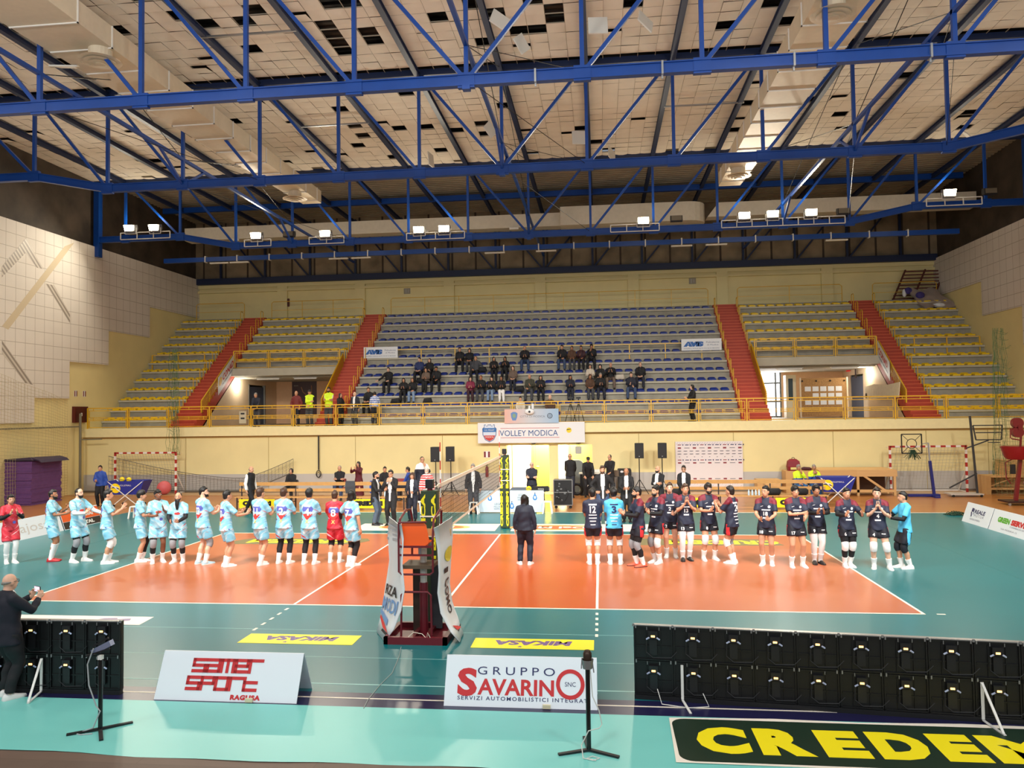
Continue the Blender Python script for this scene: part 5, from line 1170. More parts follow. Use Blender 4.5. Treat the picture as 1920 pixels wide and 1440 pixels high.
SP = [
    (-8.04, 3, 'seated man in dark coat alone beside the first red staircase of the blue seats', 0, 'short', 'dark', 'b', 'b', ('out', 'lap')),
    (-6.51, 4, 'seated man in navy jacket with a light lanyard, beside a long haired woman', 0, 'short', 'dark', 'bl', 'b', ('lap', 'lap')),
    (-5.94, 4, 'woman with brown hair in dark coat right behind the taupe topped woman', 1, 'long', 'brown', 'b', 'b', ('clap_low', 'clap_low')),
    (-5.99, 3, 'woman in taupe top with long dark hair, clapping', 1, 'long', 'dark', 'tan', 'b', ('clap', 'clap')),
    (-5.44, 3, 'person in black cap and coat holding a dark bag on the shoulder', 0, 'cap', 'black', 'b', 'b', ('clap', 'lap')),
    (-7.04, 2, 'woman with long black hair in black, clapping on the second blue row, first of a pair', 1, 'long', 'black', 'b', 'b', ('clap', 'clap')),
    (-6.55, 2, 'woman in black jacket and pale jeans with crossed legs on the second blue row', 1, 'long', 'brown', 'b', 'jl', ('clap', 'lap')),
    (-4.42, 5, 'man in black jacket with an orange print, on the upper occupied row', 0, 'short', 'dark', 'b', 'b', ('clap_low', 'clap_low')),
    (-3.88, 5, 'person with a pale scarf behind the man in grey pullover', 1, 'bob', 'dark', 'b', 'g', ('lap', 'lap')),
    (-3.42, 4, 'man in sunglasses and dark grey pullover, elbow out', 0, 'crop', 'dark', 'g', 'b', ('lap', 'hips')),
    (-2.45, 4, 'woman with long black hair in black, turned to a taller neighbour with sunglasses', 1, 'long', 'black', 'b', 'b', ('clap', 'clap')),
    (-1.84, 4, 'tall person with dark glasses and long hair in black, clapping', 1, 'long', 'dark', 'b', 'b', ('clap_high', 'clap_high')),
    (-1.35, 3, 'woman in brown grey sweater with long hair, below the pair in black', 1, 'long', 'brown', 'tan', 'n', ('lap', 'lap')),
    (-3.50, 2, 'woman with magenta scarf and wine trousers at the end of a row of four', 1, 'long', 'dark', 'm', 'ma', ('clap', 'clap')),
    (-2.94, 2, 'man in dark jacket and grey trousers next to the magenta scarf', 0, 'crop', 'dark', 'b', 'g', ('clap', 'clap')),
    (-2.38, 2, 'woman in black top and pale jeans between a grey trousered man and white trousers', 1, 'long', 'dark', 'b', 'jl', ('clap', 'clap')),
    (-1.89, 2, 'woman in white trousers and black top', 1, 'long', 'dark', 'b', 'wt', ('clap', 'clap')),
    (-0.41, 2, 'bald man in open olive jacket beside a long haired woman in black', 0, 'fringe', 'grey', 'gr', 'g', ('lap', 'clap')),
    (0.15, 2, 'woman with very long black hair in black beside the man in olive jacket', 1, 'long', 'black', 'b', 'b', ('clap', 'clap')),
    (-0.85, 5, 'heavy man in black jacket and jeans sitting alone high up, feet wide apart', 0, 'crop', 'grey', 'b', 'j', ('clap', 'clap')),
    (1.17, 5, 'man in black coat and jeans at the start of the group of four on the upper row', 0, 'short', 'dark', 'b', 'j', ('clap', 'lap')),
    (1.69, 5, 'person in brown coat, hands together, second of the group of four on the upper row', 1, 'short', 'black', 'br', 'g', ('clap_low', 'clap_low')),
    (2.19, 5, 'person in wine coloured coat, third of the group of four on the upper row', 1, 'short', 'brown', 'ma', 'b', ('clap', 'lap')),
    (2.76, 5, 'person with bushy black hair in black, last of the group of four on the upper row', 0, 'curly', 'black', 'b', 'b', ('face', 'clap')),
    (1.66, 2, 'woman with long dark hair in navy coat sitting alone on the second blue row', 1, 'long', 'dark', 'n', 'n', ('clap', 'clap')),
    (2.67, 3, 'woman in cream top with long hair just above the brown coated woman', 1, 'long', 'dark', 'w', 'g', ('clap', 'clap')),
    (3.20, 3, 'woman in black beside the tall standing looking man in black and grey trousers', 1, 'bob', 'black', 'b', 'b', ('lap', 'lap')),
    (3.73, 3, 'bald man in black jacket and grey trousers with hands clasped at his chin', 0, 'none', 'dark', 'b', 'tan', ('clap_high', 'clap_high')),
    (2.66, 2, 'woman in olive brown coat leaning on her bags, second blue row', 1, 'long', 'brown', 'br', 'g', ('lap', 'lap')),
    (3.19, 2, 'grey haired person in black with white hands clapping on the second blue row', 0, 'short', 'grey', 'b', 'n', ('clap', 'clap')),
    (4.73, 2, 'man in dark jacket and jeans, bearded, at the outer end of the second blue row', 0, 'short', 'dark', 'n', 'j', ('clap', 'clap_low')),
    (5.25, 3, 'man in black jacket sitting at the outer end of the fourth blue row', 0, 'crop', 'dark', 'b', 'n', ('lap', 'lap')),
    (-0.76, 0, 'person in white sweater on the lowest row behind the projector', 1, 'short', 'dark', 'w', 'b', ('lap', 'lap')),
    (0.70, 0, 'bald person in orange brown top on the lowest row behind the rail', 0, 'fringe', 'grey', 'br', 'b', ('lap', 'lap')),
    (-8.69, 1, 'person in black half hidden behind the striped sweater', 0, 'short', 'brown', 'b', 'b', ('lap', 'lap')),
]
for x, k, lb, fem, hs, hcol, tc_, bc_, po in SP:
    person(lb, (x, ry(k)-.0, rz(k)-.45), rnd.uniform(-8, 8), 1.66 if fem else 1.78, po, sit=.43, lean=rnd.uniform(.02, .14), skin=rnd.choice((0, 1, 1, 2)), hair=(hs, hcol), fem=bool(fem), top=(('coat' if fem else 'jacket'), CB[tc_]), bottom=('trousers', CB[bc_]), shoes=SHB if bc_ != 'wt' else SHW, voxel=.024, legs=((lambda q: (q, rnd.uniform(-.02, .02), q*rnd.uniform(.85, 1.1), rnd.uniform(-.02, .02)))(rnd.uniform(.05, .07) if fem else rnd.uniform(.075, .11))), build=1.04, head=(rnd.uniform(-15, 15), rnd.uniform(-4, 8)), group=None)

# ================================================================ floor stickers
FZ = .0085
def sticker(name, poly, m, label, z=FZ, t=.0015):
    c = np.mean(np.array(poly), 0); b = MB(); b.prism([(x-c[0], y-c[1]) for x, y in poly], (0, 0, 0), (1, 0, 0), (0, 1, 0), t)
    o = b.build(name, m); o.location = (c[0], c[1], z); tag(o, label, 'floor sticker'); return o
def floor_text(o, s, size, m, dx=0, dy=0, flip=True, fit=None, lift=.0022, name='lettering', **k):
    X = (-1, 0, 0) if flip else (1, 0, 0); Y = (0, -1, 0) if flip else (0, 1, 0)
    return text(name, s, size, m, (dx, dy, 0), X, Y, o, lift, fit, **k)
STY = mat('sticker_yellow', srgb(250, 232, 24), .4); STP = mat('sticker_purple', srgb(110, 78, 140), .4); STW = mat('sticker_white', srgb(246, 236, 220), .4); GRN = mat('sticker_olive', srgb(112, 104, 64), .45); STO = mat('sticker_orange', srgb(206, 104, 60), .45); GOLD = mat('sticker_gold', srgb(236, 206, 110), .4)
DGREEN = mat('banner_green', srgb(18, 44, 28), .45)
for x0, lb in ((-2.97, 'yellow floor sticker with purple lettering on the teal floor above the RAGUSA board'), (.995, 'yellow floor sticker with purple lettering beside the referee stand, above the GRUPPO board')):
    o = sticker('floor_sticker', [(x0, -7.03), (x0+1.99, -7.03), (x0+1.99, -6.49), (x0, -6.49)], STY, lb)
    floor_text(o, 'MiKASA', .4, STP, .0, .04, fit=(1.28, .25), bold=.02, shear=.15)
    star = [(.05*math.cos(a)*(1 if i % 2 == 0 else .42), .05*math.sin(a)*(1 if i % 2 == 0 else .42)) for i, a in enumerate(np.arange(10)*PI/5+PI/2)]
    plate('star', star, STP, (-.2, -.17, 0), (1, 0, 0), (0, 1, 0), o, .0018, .0006)
o = sticker('floor_sticker', [(-9.3, -6.1), (-5.3, -6.1), (-5.35, -5.55), (-9.3, -5.55)], STW, 'white floor sticker partly hidden by the short screen wall')
plate('emblem', [(-.35, -.05), (-.2, .12), (.05, .16), (.1, .08), (.34, .14), (.4, 0), (.2, -.12), (-.1, -.16)], mat('sticker_mauve', srgb(150, 132, 160), .5), (1.25, 0, 0), (1, 0, 0), (0, 1, 0), o, .0018, .0006)
for pl, lb in (([(-8.05, 2.75), (-7.9, 2.42), (-4.1, 2.5), (-3.75, 3.1), (-3.95, 3.5), (-7.6, 3.45)], 'olive floor sticker with yellow lettering under the sky blue team'), ([(3.95, 2.62), (7.7, 2.65), (8.15, 2.72), (7.95, 3.5), (7.6, 3.68), (3.9, 3.74)], 'olive floor sticker with yellow lettering under the navy team')):
    o = sticker('floor_sticker', pl, GRN, lb); floor_text(o, 'CREDEM', .9, STY, 0, 0, fit=(3.1, .62), bold=.03)
for x0, x1, lb in ((-5.0, -.26, 'white floor sticker with orange oval logo, between referee stand and far post'), (.24, 5.0, 'white floor sticker with an orange oval logo behind the woman referee')):
    o = sticker('floor_sticker', [(x0, 5.08), (x1, 5.08), (x1, 6.6), (x0, 6.6)], STW, lb)
    cx = -.1 if x0 < 0 else -1.0
    plate('logo_rim', ell(3.1, 1.1, cx), GOLD, (0, 0, 0), (1, 0, 0), (0, 1, 0), o, .0016, .0005); plate('logo_oval', ell(2.8, .8, cx-.05), STO, (0, 0, 0), (1, 0, 0), (0, 1, 0), o, .0022, .0005)
    floor_text(o, 'Dei Mercato' if False else 'Del Mei', .5, STW, cx, 0, fit=(2.0, .42), lift=.0032, bold=.015)
# big green banner taped to the runner
bp = rrect(5.9, 1.2, .06); c = (6.86, -10.27)
o = sticker('floor_banner', [(3.9, -10.9), (9.9, -10.95), (9.9, -9.68), (7.4, -9.6), (6.2, -9.66), (5.2, -9.62), (3.93, -9.68)], STW, 'large dark green banner with yellow lettering laid on the aqua runner', .013)
plate('green_field', rrect(5.9, 1.16, .16), DGREEN, (6.9-o.location[0], -10.285-o.location[1], 0), (1, 0, 0), (0, 1, 0), o, .0018, .0008)
cc = o.location
xs = [(4.18, 4.78), (4.86, 5.46), (5.55, 6.05), (6.13, 6.73), (6.8, 7.28), (7.34, 8.2)]
for ch, (a, b_) in zip('CREDEM', xs):
    text('lettering', ch, .8, STY, ((a+b_)/2-cc[0], -10.29-cc[1], 0), (1, 0, 0), (0, 1, 0), o, .003, (b_-a-.02, .72), bold=.055)
text('lettering', 'BANCA', .8, STY, (9.3-cc[0], -10.29-cc[1], 0), (1, 0, 0), (0, 1, 0), o, .003, (1.8, .72), bold=.055)

# ================================================================ boards round the court
BW = mat('board_white', srgb(228, 234, 240), .4); BRED = mat('logo_red', srgb(200, 30, 34), .45); BNAV = mat('logo_navy', srgb(34, 40, 92), .45); BTAPE = mat('tape_cream', srgb(226, 214, 178), .5)
def aboard(x0, x1, y, label):
    g = thing('advertising_board', ((x0+x1)/2, y, .008), label, 'advertising board'); L = (x1-x0)/2
    b = MB(); b.loft([[(-L, 0, 0), (L, 0, 0), (L, .012, .0), (-L, .012, .0)], [(-L, .27, .57), (L, .27, .57), (L, .282, .57), (-L, .282, .57)]]); b.build('front_panel', BW, g)
    b = MB(); b.loft([[(-L, .56, 0), (L, .56, 0), (L, .572, 0), (-L, .572, 0)], [(-L, .284, .57), (L, .284, .57), (L, .296, .57), (-L, .296, .57)]]); b.build('rear_panel', BW, g)
    b = MB(); b.cbox((L*.35, -.01, .03), (.1, .03, .05)); b.build('tape', BTAPE, g)
    return g
S_Y = (0, .27, .57)
def on_board(g, s, x, t, fit, m, **k):
    """t = height up the sloping front, in metres"""
    u = unit(V(0, .27, .57)); return text('lettering', s, .3, m, V(x, 0, 0)+u*t, (1, 0, 0), u, g, .003, fit, **k)
def board_poly(g, poly, m, x, t, lift=.002):
    u = unit(V(0, .27, .57)); return plate('logo', poly, m, V(x, 0, 0)+u*t, (1, 0, 0), u, g, lift, .001)
g = aboard(-2.9, -.9, -9.58, 'white A-frame board with blocky red lettering and RAGUSA')
# blocky rounded letters drawn as thick strokes on a 3 x 3 grid
GL = {'S': [[(2, 2), (0, 2), (0, 1), (2, 1), (2, 0), (0, 0)]], 'A': [[(0, 2), (2, 2), (2, 0), (0, 0), (0, 1), (2, 1)]], 'M': [[(0, 0), (0, 2), (2, 2), (2, 0)], [(1, 2), (1, 0)]], 'E': [[(2, 0), (0, 0), (0, 2), (2, 2), (2, 1), (0, 1)]], 'R': [[(0, 0), (0, 2), (2, 2)]], 'P': [[(0, 0), (0, 2), (2, 2), (2, 1), (0, 1)]], 'O': [[(0, 0), (2, 0), (2, 2), (0, 2), (0, 0)]], 'T': [[(0, 2), (0, 0), (2, 0)], [(0, 1.3), (2, 1.3)]]}
def block_word(g, w, x0, t0, cw, ch, m, st=.042):
    u = unit(V(0, .27, .57)); nn = np.cross(V(1, 0, 0), u)
    for i, chh in enumerate(w):
        b = MB()
        for pl in GL[chh]:
            for (ax, ay), (bx, by) in zip(pl[:-1], pl[1:]):
                A_ = V(x0+i*cw*1.22+ax*cw/2, 0, 0)+u*(t0+ay*ch/2)+nn*.004; B_ = V(x0+i*cw*1.22+bx*cw/2, 0, 0)+u*(t0+by*ch/2)+nn*.004
                d = unit(B_-A_); b.bar(A_-d*st/2, B_+d*st/2, st, .003, nn)
        b.build('lettering', m, g)
block_word(g, 'SAMER', -.53, .378, .165, .145, BRED); block_word(g, 'SPORT', -.57, .15, .165, .145, BRED)
on_board(g, 'RAGUSA', .28, .055, (.42, .065), BRED, bold=.02, space=1.15)
g = aboard(1.06, 3.05, -9.5, 'white A-frame board with GRUPPO SAVARINO lettering')
on_board(g, 'S', -.7, .30, (.26, .35), BRED, bold=.012); on_board(g, 'AVARIN', -.06, .245, (1.0, .2), BRED, bold=.008)
b = MB(); u = unit(V(0, .27, .57)); cen = V(.65, 0, 0)+u*.30+np.cross(V(1, 0, 0), u)*.004
vs = []; n = 40
for r in (.185, .135):
    vs += [cen+V(1, 0, 0)*r*math.cos(a)+u*r*math.sin(a) for a in np.arange(n)*2*PI/n]
b.add(vs, [(i, (i+1) % n, n+(i+1) % n, n+i) for i in range(n)]); b.build('lettering', BRED, g)
on_board(g, 'SNC', .65, .30, (.14, .055), BNAV); on_board(g, 'GRUPPO', -.06, .445, (1.02, .1), BNAV, space=1.5); on_board(g, 'SERVIZI AUTOMOBILISTICI INTEGRATI', .04, .105, (1.72, .048), BNAV, space=1.3, bold=.004)
# boards along the sides (leaning panels on the floor)
def side_board(y0, y1, x, sgn, label, m=BW, h=.62, x1=None):
    g = thing('advertising_board', (x, (y0+y1)/2, .003), label, 'advertising board'); L = abs(y1-y0)/2
    b = MB(); b.loft([[(0, -L, 0), (0, L, 0), (-sgn*.012, L, 0), (-sgn*.012, -L, 0)], [(-sgn*-.22*-1, -L, h), (-sgn*-.22*-1, L, h), (-sgn*-.22*-1-sgn*.012, L, h), (-sgn*-.22*-1-sgn*.012, -L, h)]]); b.build('front_panel', m, g)
    b = MB(); b.loft([[(-sgn*.45, -L, 0), (-sgn*.45, L, 0), (-sgn*.46, L, 0), (-sgn*.46, -L, 0)], [(-sgn*.24, -L, h), (-sgn*.24, L, h), (-sgn*.25, L, h), (-sgn*.25, -L, h)]]); b.build('rear_panel', m, g)
    return g
def side_text(g, sgn, s, y, t, fit, m, h=.62, **k):
    u = unit(V(-sgn*.22, 0, h)); X = (0, -1, 0) if sgn > 0 else (0, 1, 0)
    return None
def side_dec(g, sgn, h=.62):
    u = unit(V(-sgn*.22, 0, h)); X = V(0, -sgn, 0)
    X = V(0, 1, 0) if sgn > 0 else V(0, -1, 0)
    return u, X
# sgn +1: board on the -X side facing +X ; -1: board on the +X side facing -X
for y0, y1, lb, kind in ((.2, 4.84, 'white board with grey lettering beside the red kit player', 'a'), (4.9, 6.85, 'orange and black board with PORTAL lettering at the corner of the court', 'b')):
    g = side_board(y0, y1, -14.9, 1, lb); u, X = side_dec(g, 1)
    if kind == 'a':
        GREY = mat('logo_pale_grey', srgb(206, 200, 196), .5); BRZ = mat('logo_bronze', srgb(110, 90, 40), .5)
        plate('logo', [(-.16, -.14), (.02, -.2), (.14, -.2), (.14, .2), (.02, .2), (-.16, .14)], BRZ, V(0, .15, 0)+u*.31, X, u, g, .003, .001); plate('logo', rect(.05, .4), GOLD, V(0, .2, 0)+u*.31, X, u, g, .0045, .001)
        text('lettering', 'ajosa', .5, GREY, V(0, 1.1, 0)+u*.3, X, u, g, .003, (1.3, .36)); text('lettering', 'p', .5, mat('logo_green', srgb(20, 90, 60), .5), V(0, -1.9, 0)+u*.31, X, u, g, .003, (.26, .42), bold=.02)
    else:
        plate('field', rect(1.93, .36), mat('board_orange', srgb(232, 92, 30), .45), V(0, 0, 0)+u*.45, X, u, g, .002, .001); plate('field', rect(1.93, .24), mat('board_black', srgb(44, 34, 30), .45), V(0, 0, 0)+u*.14, X, u, g, .002, .001)
        text('lettering', 'PORTAL', .3, WHITE, V(0, .1, 0)+u*.14, X, u, g, .004, (1.0, .13), bold=.02); text('lettering', 'E FIBRA!', .3, WHITE, V(0, .2, 0)+u*.42, X, u, g, .004, (.9, .13), bold=.02)
        o_ = MB(); o_.torus(V(0, .72, 0)+u*.44+V(.006, 0, 0), .11, .008, (1, 0, 0), 20, 4); o_.build('logo', mat('logo_orange_pale', srgb(244, 150, 100), .5), g)
for y0, y1, lb, kind in ((5.9, 7.6, 'white board with REALE MUTUA lettering beside the goal', 'a'), (3.2, 5.85, 'white board with GREEN SERVICE lettering at the edge of the court', 'b')):
    g = side_board(y0, y1, 14.92, -1, lb); u, X = side_dec(g, -1)
    if kind == 'a':
        text('lettering', 'REALE', .3, BNAV, V(0, -.12, 0)+u*.42, X, u, g, .003, (.66, .13), bold=.01); text('lettering', 'MUTUA', .3, mat('logo_grey', srgb(110, 110, 130), .5), V(0, -.12, 0)+u*.29, X, u, g, .003, (.62, .085), space=1.4); text('lettering', 'AGENZIA DI MODICA', .3, MATS['logo_grey'], V(0, .05, 0)+u*.15, X, u, g, .003, (.66, .055))
        plate('logo', rect(.12, .12), BNAV, V(0, .36, 0)+u*.45, X, u, g, .003, .001); plate('logo', [(-.06, .08), (.0, .08), (.06, -.06), (.0, -.08)], BNAV, V(0, .38, 0)+u*.3, X, u, g, .003, .001); plate('logo', rect(.03, .2), BNAV, V(0, .27, 0)+u*.4, X, u, g, .003, .001)
    else:
        text('lettering', 'GREEN', .3, mat('logo_lime', srgb(90, 170, 40), .5), V(0, .62, 0)+u*.38, X, u, g, .003, (.68, .17), bold=.02); text('lettering', 'SERVICE', .3, BRED, V(0, -.35, 0)+u*.38, X, u, g, .003, (1.1, .17), bold=.02); text('lettering', 'COMMERCIO DI RIFIUTI', .3, MATS['logo_grey'], V(0, -.35, 0)+u*.24, X, u, g, .003, (1.1, .045)); text('lettering', 'VIA MODICA 12', .3, MATS['logo_grey'], V(0, .2, 0)+u*.12, X, u, g, .003, (.9, .045))

# ================================================================ LED screens seen from behind
LEDB = mat('led_case', srgb(9, 9, 10), .42, noise=.3, nscale=9); LEDP = mat('led_box', srgb(26, 26, 28), .35); LED_L = mat('status_light', (1, .55, .2), .4, emit=3.5, ecol=(1, .5, .15)); PLUG = mat('plug_blue_grey', srgb(176, 186, 214), .4); CABLE = mat('cable_dark', srgb(40, 40, 42), .5)
LATCH = mat('latch_grey', srgb(150, 150, 150), .35, .6)
def led_wall(P0, P1, n, h, label):
    P0, P1 = V(*P0), V(*P1); L = np.linalg.norm(P1-P0); ang = math.atan2(P1[1]-P0[1], P1[0]-P0[0]); w_ = L/n
    g = thing('led_screen', tuple(P0), label, 'led screen', rz=ang)
    for i in range(n):
        for r in (0, 1):
            x0, z0 = i*w_, .06+r*h/2; cx = x0+w_/2
            b = MB(); b.box((x0+.0005, 0, z0+.0005), (x0+w_-.0005, .06, z0+h/2-.0005)); m_ = .018
            for a, c in (((x0+.004, -.02, z0+.004), (x0+w_-.004, 0, z0+.004+m_)), ((x0+.004, -.02, z0+h/2-.004-m_), (x0+w_-.004, 0, z0+h/2-.004)), ((x0+.004, -.02, z0), (x0+.004+m_, 0, z0+h/2)), ((x0+w_-.004-m_, -.02, z0), (x0+w_-.004, 0, z0+h/2)), ((x0+.03, -.012, z0+h*.2), (x0+w_-.03, 0, z0+h*.22)), ((x0+w_*.3, -.012, z0+.03), (x0+w_*.32, 0, z0+h*.45)), ((x0+w_*.68, -.012, z0+.03), (x0+w_*.7, 0, z0+h*.45))): b.box(a, c)
            cb = b.build('cabinet', LEDB, g)
            b = MB(); b.box((cx-.06, -.05, z0+h/2-.16), (cx+.06, -.012, z0+h/2-.06)); b.box((cx-.05, -.035, z0+.08), (cx+.05, -.012, z0+h/2-.17)); b.build('power_box', LEDP, cb)
            b = MB(); b.box((cx-.025, -.056, z0+h/2-.135), (cx+.025, -.05, z0+h/2-.112)); b.build('status_light', LED_L, cb)
            for s in (-1, 1):
                b = MB(); b.cyl((cx+s*.05, -.06, z0+h/2-.14), (cx+s*.085, -.05, z0+h/2-.165), .011, n=8); b.build('plug', PLUG, cb)
            b = MB(); b.tube([(cx-.085, -.05, z0+h/2-.165), (cx-.09, -.05, z0+.12), (cx-.0, -.055, z0+.05), (cx+w_*.45, -.05, z0+.06), (cx+w_*.6, -.05, z0+.14)] if i < n-1 else [(cx-.085, -.05, z0+h/2-.165), (cx-.08, -.05, z0+.1), (cx, -.05, z0+.05)], .005, 5); b.build('cable', CABLE, cb)
            b = MB()
            for s in (-1, 1): b.box((cx+s*.08-.004, -.03, z0+h/2-.05), (cx+s*.08+.004, -.02, z0+h/2-.01)); b.box((x0+w_/2+s*w_*.44-.008, -.03, z0+h/2-.03), (x0+w_/2+s*w_*.44+.008, -.02, z0+h/2+.01))
            b.build('latch', LATCH, cb)
    b = MB(); b.box((0, -.03, .0), (L, .05, .06)); b.build('base_rail', BLACK, g)
    b = MB(); b.box((0, -.02, .06+h), (L, .06, .072+h)); b.build('top_edge', LATCH, g)
    for i in range(n+1):
        if i % 1 == 0: b = MB(); b.box((i*w_-.014, -.028, .05+h), (i*w_+.014, -.02, .085+h)); b.build('corner_lock', LATCH, g)
    return g
def led_brace(g, x, fl=False):
    b = MB(); b.bar((x, -.035, .48), (x, -.04, .04), .035, .012); b.bar((x, -.04, .03), (x+.1, -.42, .01), .03, .012)
    if fl: b.bar((x, -.04, .47), (x+.09, -.40, .02), .03, .012)
    b.build('brace', WHITE, g)
g = led_wall((-6.6, -9.46, .006), (-3.47, -9.43, .006), 6, .93, 'short black LED screen wall seen from behind, next to the filming man'); led_brace(g, 1.98, True)
g = led_wall((3.54, -9.04, .006), (9.62, -9.7, .006), 12, .90, 'long black LED screen wall seen from behind, above the green banner'); led_brace(g, .62); led_brace(g, 4.15, True)
b = MB(); b.tube([(4.98, -.06, .75), (4.82, -.07, .5), (4.80, -.1, .12), (4.7, -.25, .01), (4.85, -.33, .01), (4.98, -.26, .01), (4.85, -.2, .012), (4.75, -.3, .012)], .007, 6); b.build('power_cord', mat('cord_grey', srgb(150, 150, 140), .5), g)
b = MB(); b.tube([(.3, -.06, .16), (.36, -.2, .02), (.7, -.24, .01), (.95, -.15, .01), (.88, -.06, .14)], .006, 6); b.build('power_cord', WHITE, g)

# ================================================================ sensor stands on the runner
def sensor_stand(x, y, z, angs, lb, kind):
    g = thing('sensor_stand', (x, y, .009), lb, 'stand')
    b = MB(); b.cyl((0, 0, .02), (0, 0, z), .026, n=12); b.build('pole', BLACKG, g)
    for a in angs:
        b = MB(); b.bar((0, 0, .022), (.36*math.cos(a), .36*math.sin(a), .012), .045, .02); b.build('leg', BLACK, g)
    b = MB(); b.cbox((0, 0, z+.02), (.05, .05, .05)); b.build('clamp', WHITE, g)
    if kind == 0:
        hd = MB(); hd.prism([(-.12, -.03), (.12, -.03), (.12, .03), (-.12, .03)], (0, -.03, 0), (1, 0, .5), (-.45, 0, 1), -.08); hh = hd.build('reader_head', mat('steel_blue', srgb(150, 160, 190), .25, .6), g); hh.location = (.02, 0, z+.14)
        b = MB(); b.bar((-.17, -.03, z+.04), (.14, -.03, z+.14), .02); b.bar((-.1, 0, z+.15), (.1, 0, z+.26), .02); b.build('bracket', BLACK, g)
        b = MB(); b.tube([(-.06, -.05, z+.14), (-.13, -.06, z-.05), (-.11, -.06, z-.3), (-.02, -.05, z-.55), (.03, -.05, .25), (-.04, -.08, .06), (-.2, -.1, .01), (-.28, -.12, .008), (-.14, -.16, .008), (-.02, -.12, .008)], .008, 6); b.build('cable', mat('cable_grey', srgb(170, 172, 174), .5), g)
    else:
        b = MB(); b.rings([((0, 0, z+.02), .035), ((0, 0, z+.06), .05), ((0, 0, z+.17), .048), ((0, 0, z+.2), .03)], 12); b.build('reader_head', mat('bronze_dark', srgb(74, 56, 44), .25, .6), g, smooth=40)
        b = MB(); b.rings([((0, 0, z+.0), .055), ((0, 0, z+.1), .068)], 14, False); b.bar((.07, -.02, z-.04), (.05, -.02, z+.12), .012); b.bar((-.07, -.02, z+.0), (-.06, -.02, z+.12), .012); b.build('bracket', LATCH, g)
        b = MB(); b.tube([(.03, -.03, z), (.05, -.03, z-.3), (.12, -.04, z-.45), (.15, -.04, z-.6), (.12, -.05, .28), (.0, -.06, .25), (-.08, -.08, .1), (-.06, -.2, .01), (.05, -.24, .008), (.12, -.18, .008), (.04, -.14, .01), (-.02, -.2, .01), (.08, -.25, .012)], .006, 6); b.build('cable', mat('cable_pale', srgb(214, 214, 206), .5), g)
sensor_stand(-2.97, -10.6, .86, (PI*.18*1.3, PI*1.17, -PI*.3), 'black three-legged stand with a tilted metal reader and hanging grey cable, before the short screen wall', 0)
sensor_stand(2.96, -10.7, .92, (PI*1.12, -PI*.13, PI*.55), 'black three-legged stand with an upright ringed reader, before the GRUPPO SAVARINO board', 1)
b = MB(); b.tube([(-0.141, -7.074, 0.01), (-0.041, -7.587, 0.01), (0.049, -8.32, 0.01), (0.012, -8.832, 0.01), (0.011, -9.379, 0.012), (0.044, -9.673, 0.012)], .006, 6); o = b.build('floor_cable', mat('cable_grey2', srgb(150, 160, 156), .5)); tag(o, 'thin grey cable trailing from the referee stand across the court edge', 'cable')

# ================================================================ volleyball net and posts
PADG = mat('pad_green', srgb(40, 60, 38), .6); PADY = mat('pad_yellow', srgb(240, 224, 30), .55); MAROON = mat('frame_maroon', srgb(104, 22, 34), .4); NETC = mat('net_black', srgb(34, 34, 36), .8); TAPE = mat('net_tape', srgb(238, 228, 206), .6)
g = thing('volleyball_net', (0, 0, 0), 'volleyball net with white bands strung between the padded posts', 'net')
for z0, z1, nm in ((2.36, 2.43, 'top_band'), (1.43, 1.48, 'bottom_band')):
    b = MB(); b.box((-.008, -4.75, z0), (.008, 4.75, z1)); b.build(nm, TAPE, g)
b = MB()
for i in range(96): y = -4.75+.1*i; b.bar((0, y, 1.46), (0, y, 2.38), .005)
for i in range(10): z = 1.48+.095*i; b.bar((0, -4.75, z), (0, 4.75, z), .005)
b.build('mesh_net', NETC, g)
for y in (-4.5, 4.5):
    b = MB()
    for i in range(10):
        b.k = i % 2; b.cyl((0, y, 1.43+.18*i), (0, y, 1.43+.18*(i+1)), .011, n=8)
    b.build('antenna', [mat('antenna_white', srgb(240, 238, 230), .5), mat('antenna_red', srgb(200, 60, 50), .5)], g)
for y, lb in ((5.75, 'far net post in a dark green pad with yellow lettering'), (-5.45, 'near net post in a dark green pad behind the orange seat')):
    g = thing('net_post', (0, y, .006), lb, 'net post')
    b = MB(); b.cyl((0, 0, 0), (0, 0, 2.55), .05, n=14); b.build('post', MAROON, g)
    b = MB(); b.prism(rrect(.3, .3, .05), (0, 0, .02), (1, 0, 0), (0, 1, 0), 2.36); b.build('pad', PADG, g)
    b = MB(); b.cbox((0, 0, 2.5), (.14, .14, .16)); b.build('winch', BLACK, g)
    for dx in (-.095, .095):
        text('lettering', 'CREDEM BANCA', .3, PADY, (dx, -.152, 1.2), (0, 0, 1), (-1, 0, 0), g, .002, (2.25, .085), bold=.015)
    for z in (1.56, 1.92): b = MB(); b.cbox((0, 0, z), (.31, .31, .025)); b.build('strap', TAPE, g)
    sg = 1 if y > 0 else -1
    b = MB()
    for z in (2.4, 1.46): b.tube([(0, -sg*.0, z), (0, -sg*1.02, z)], .008, 5)
    b.build('net_rope', TAPE, g)

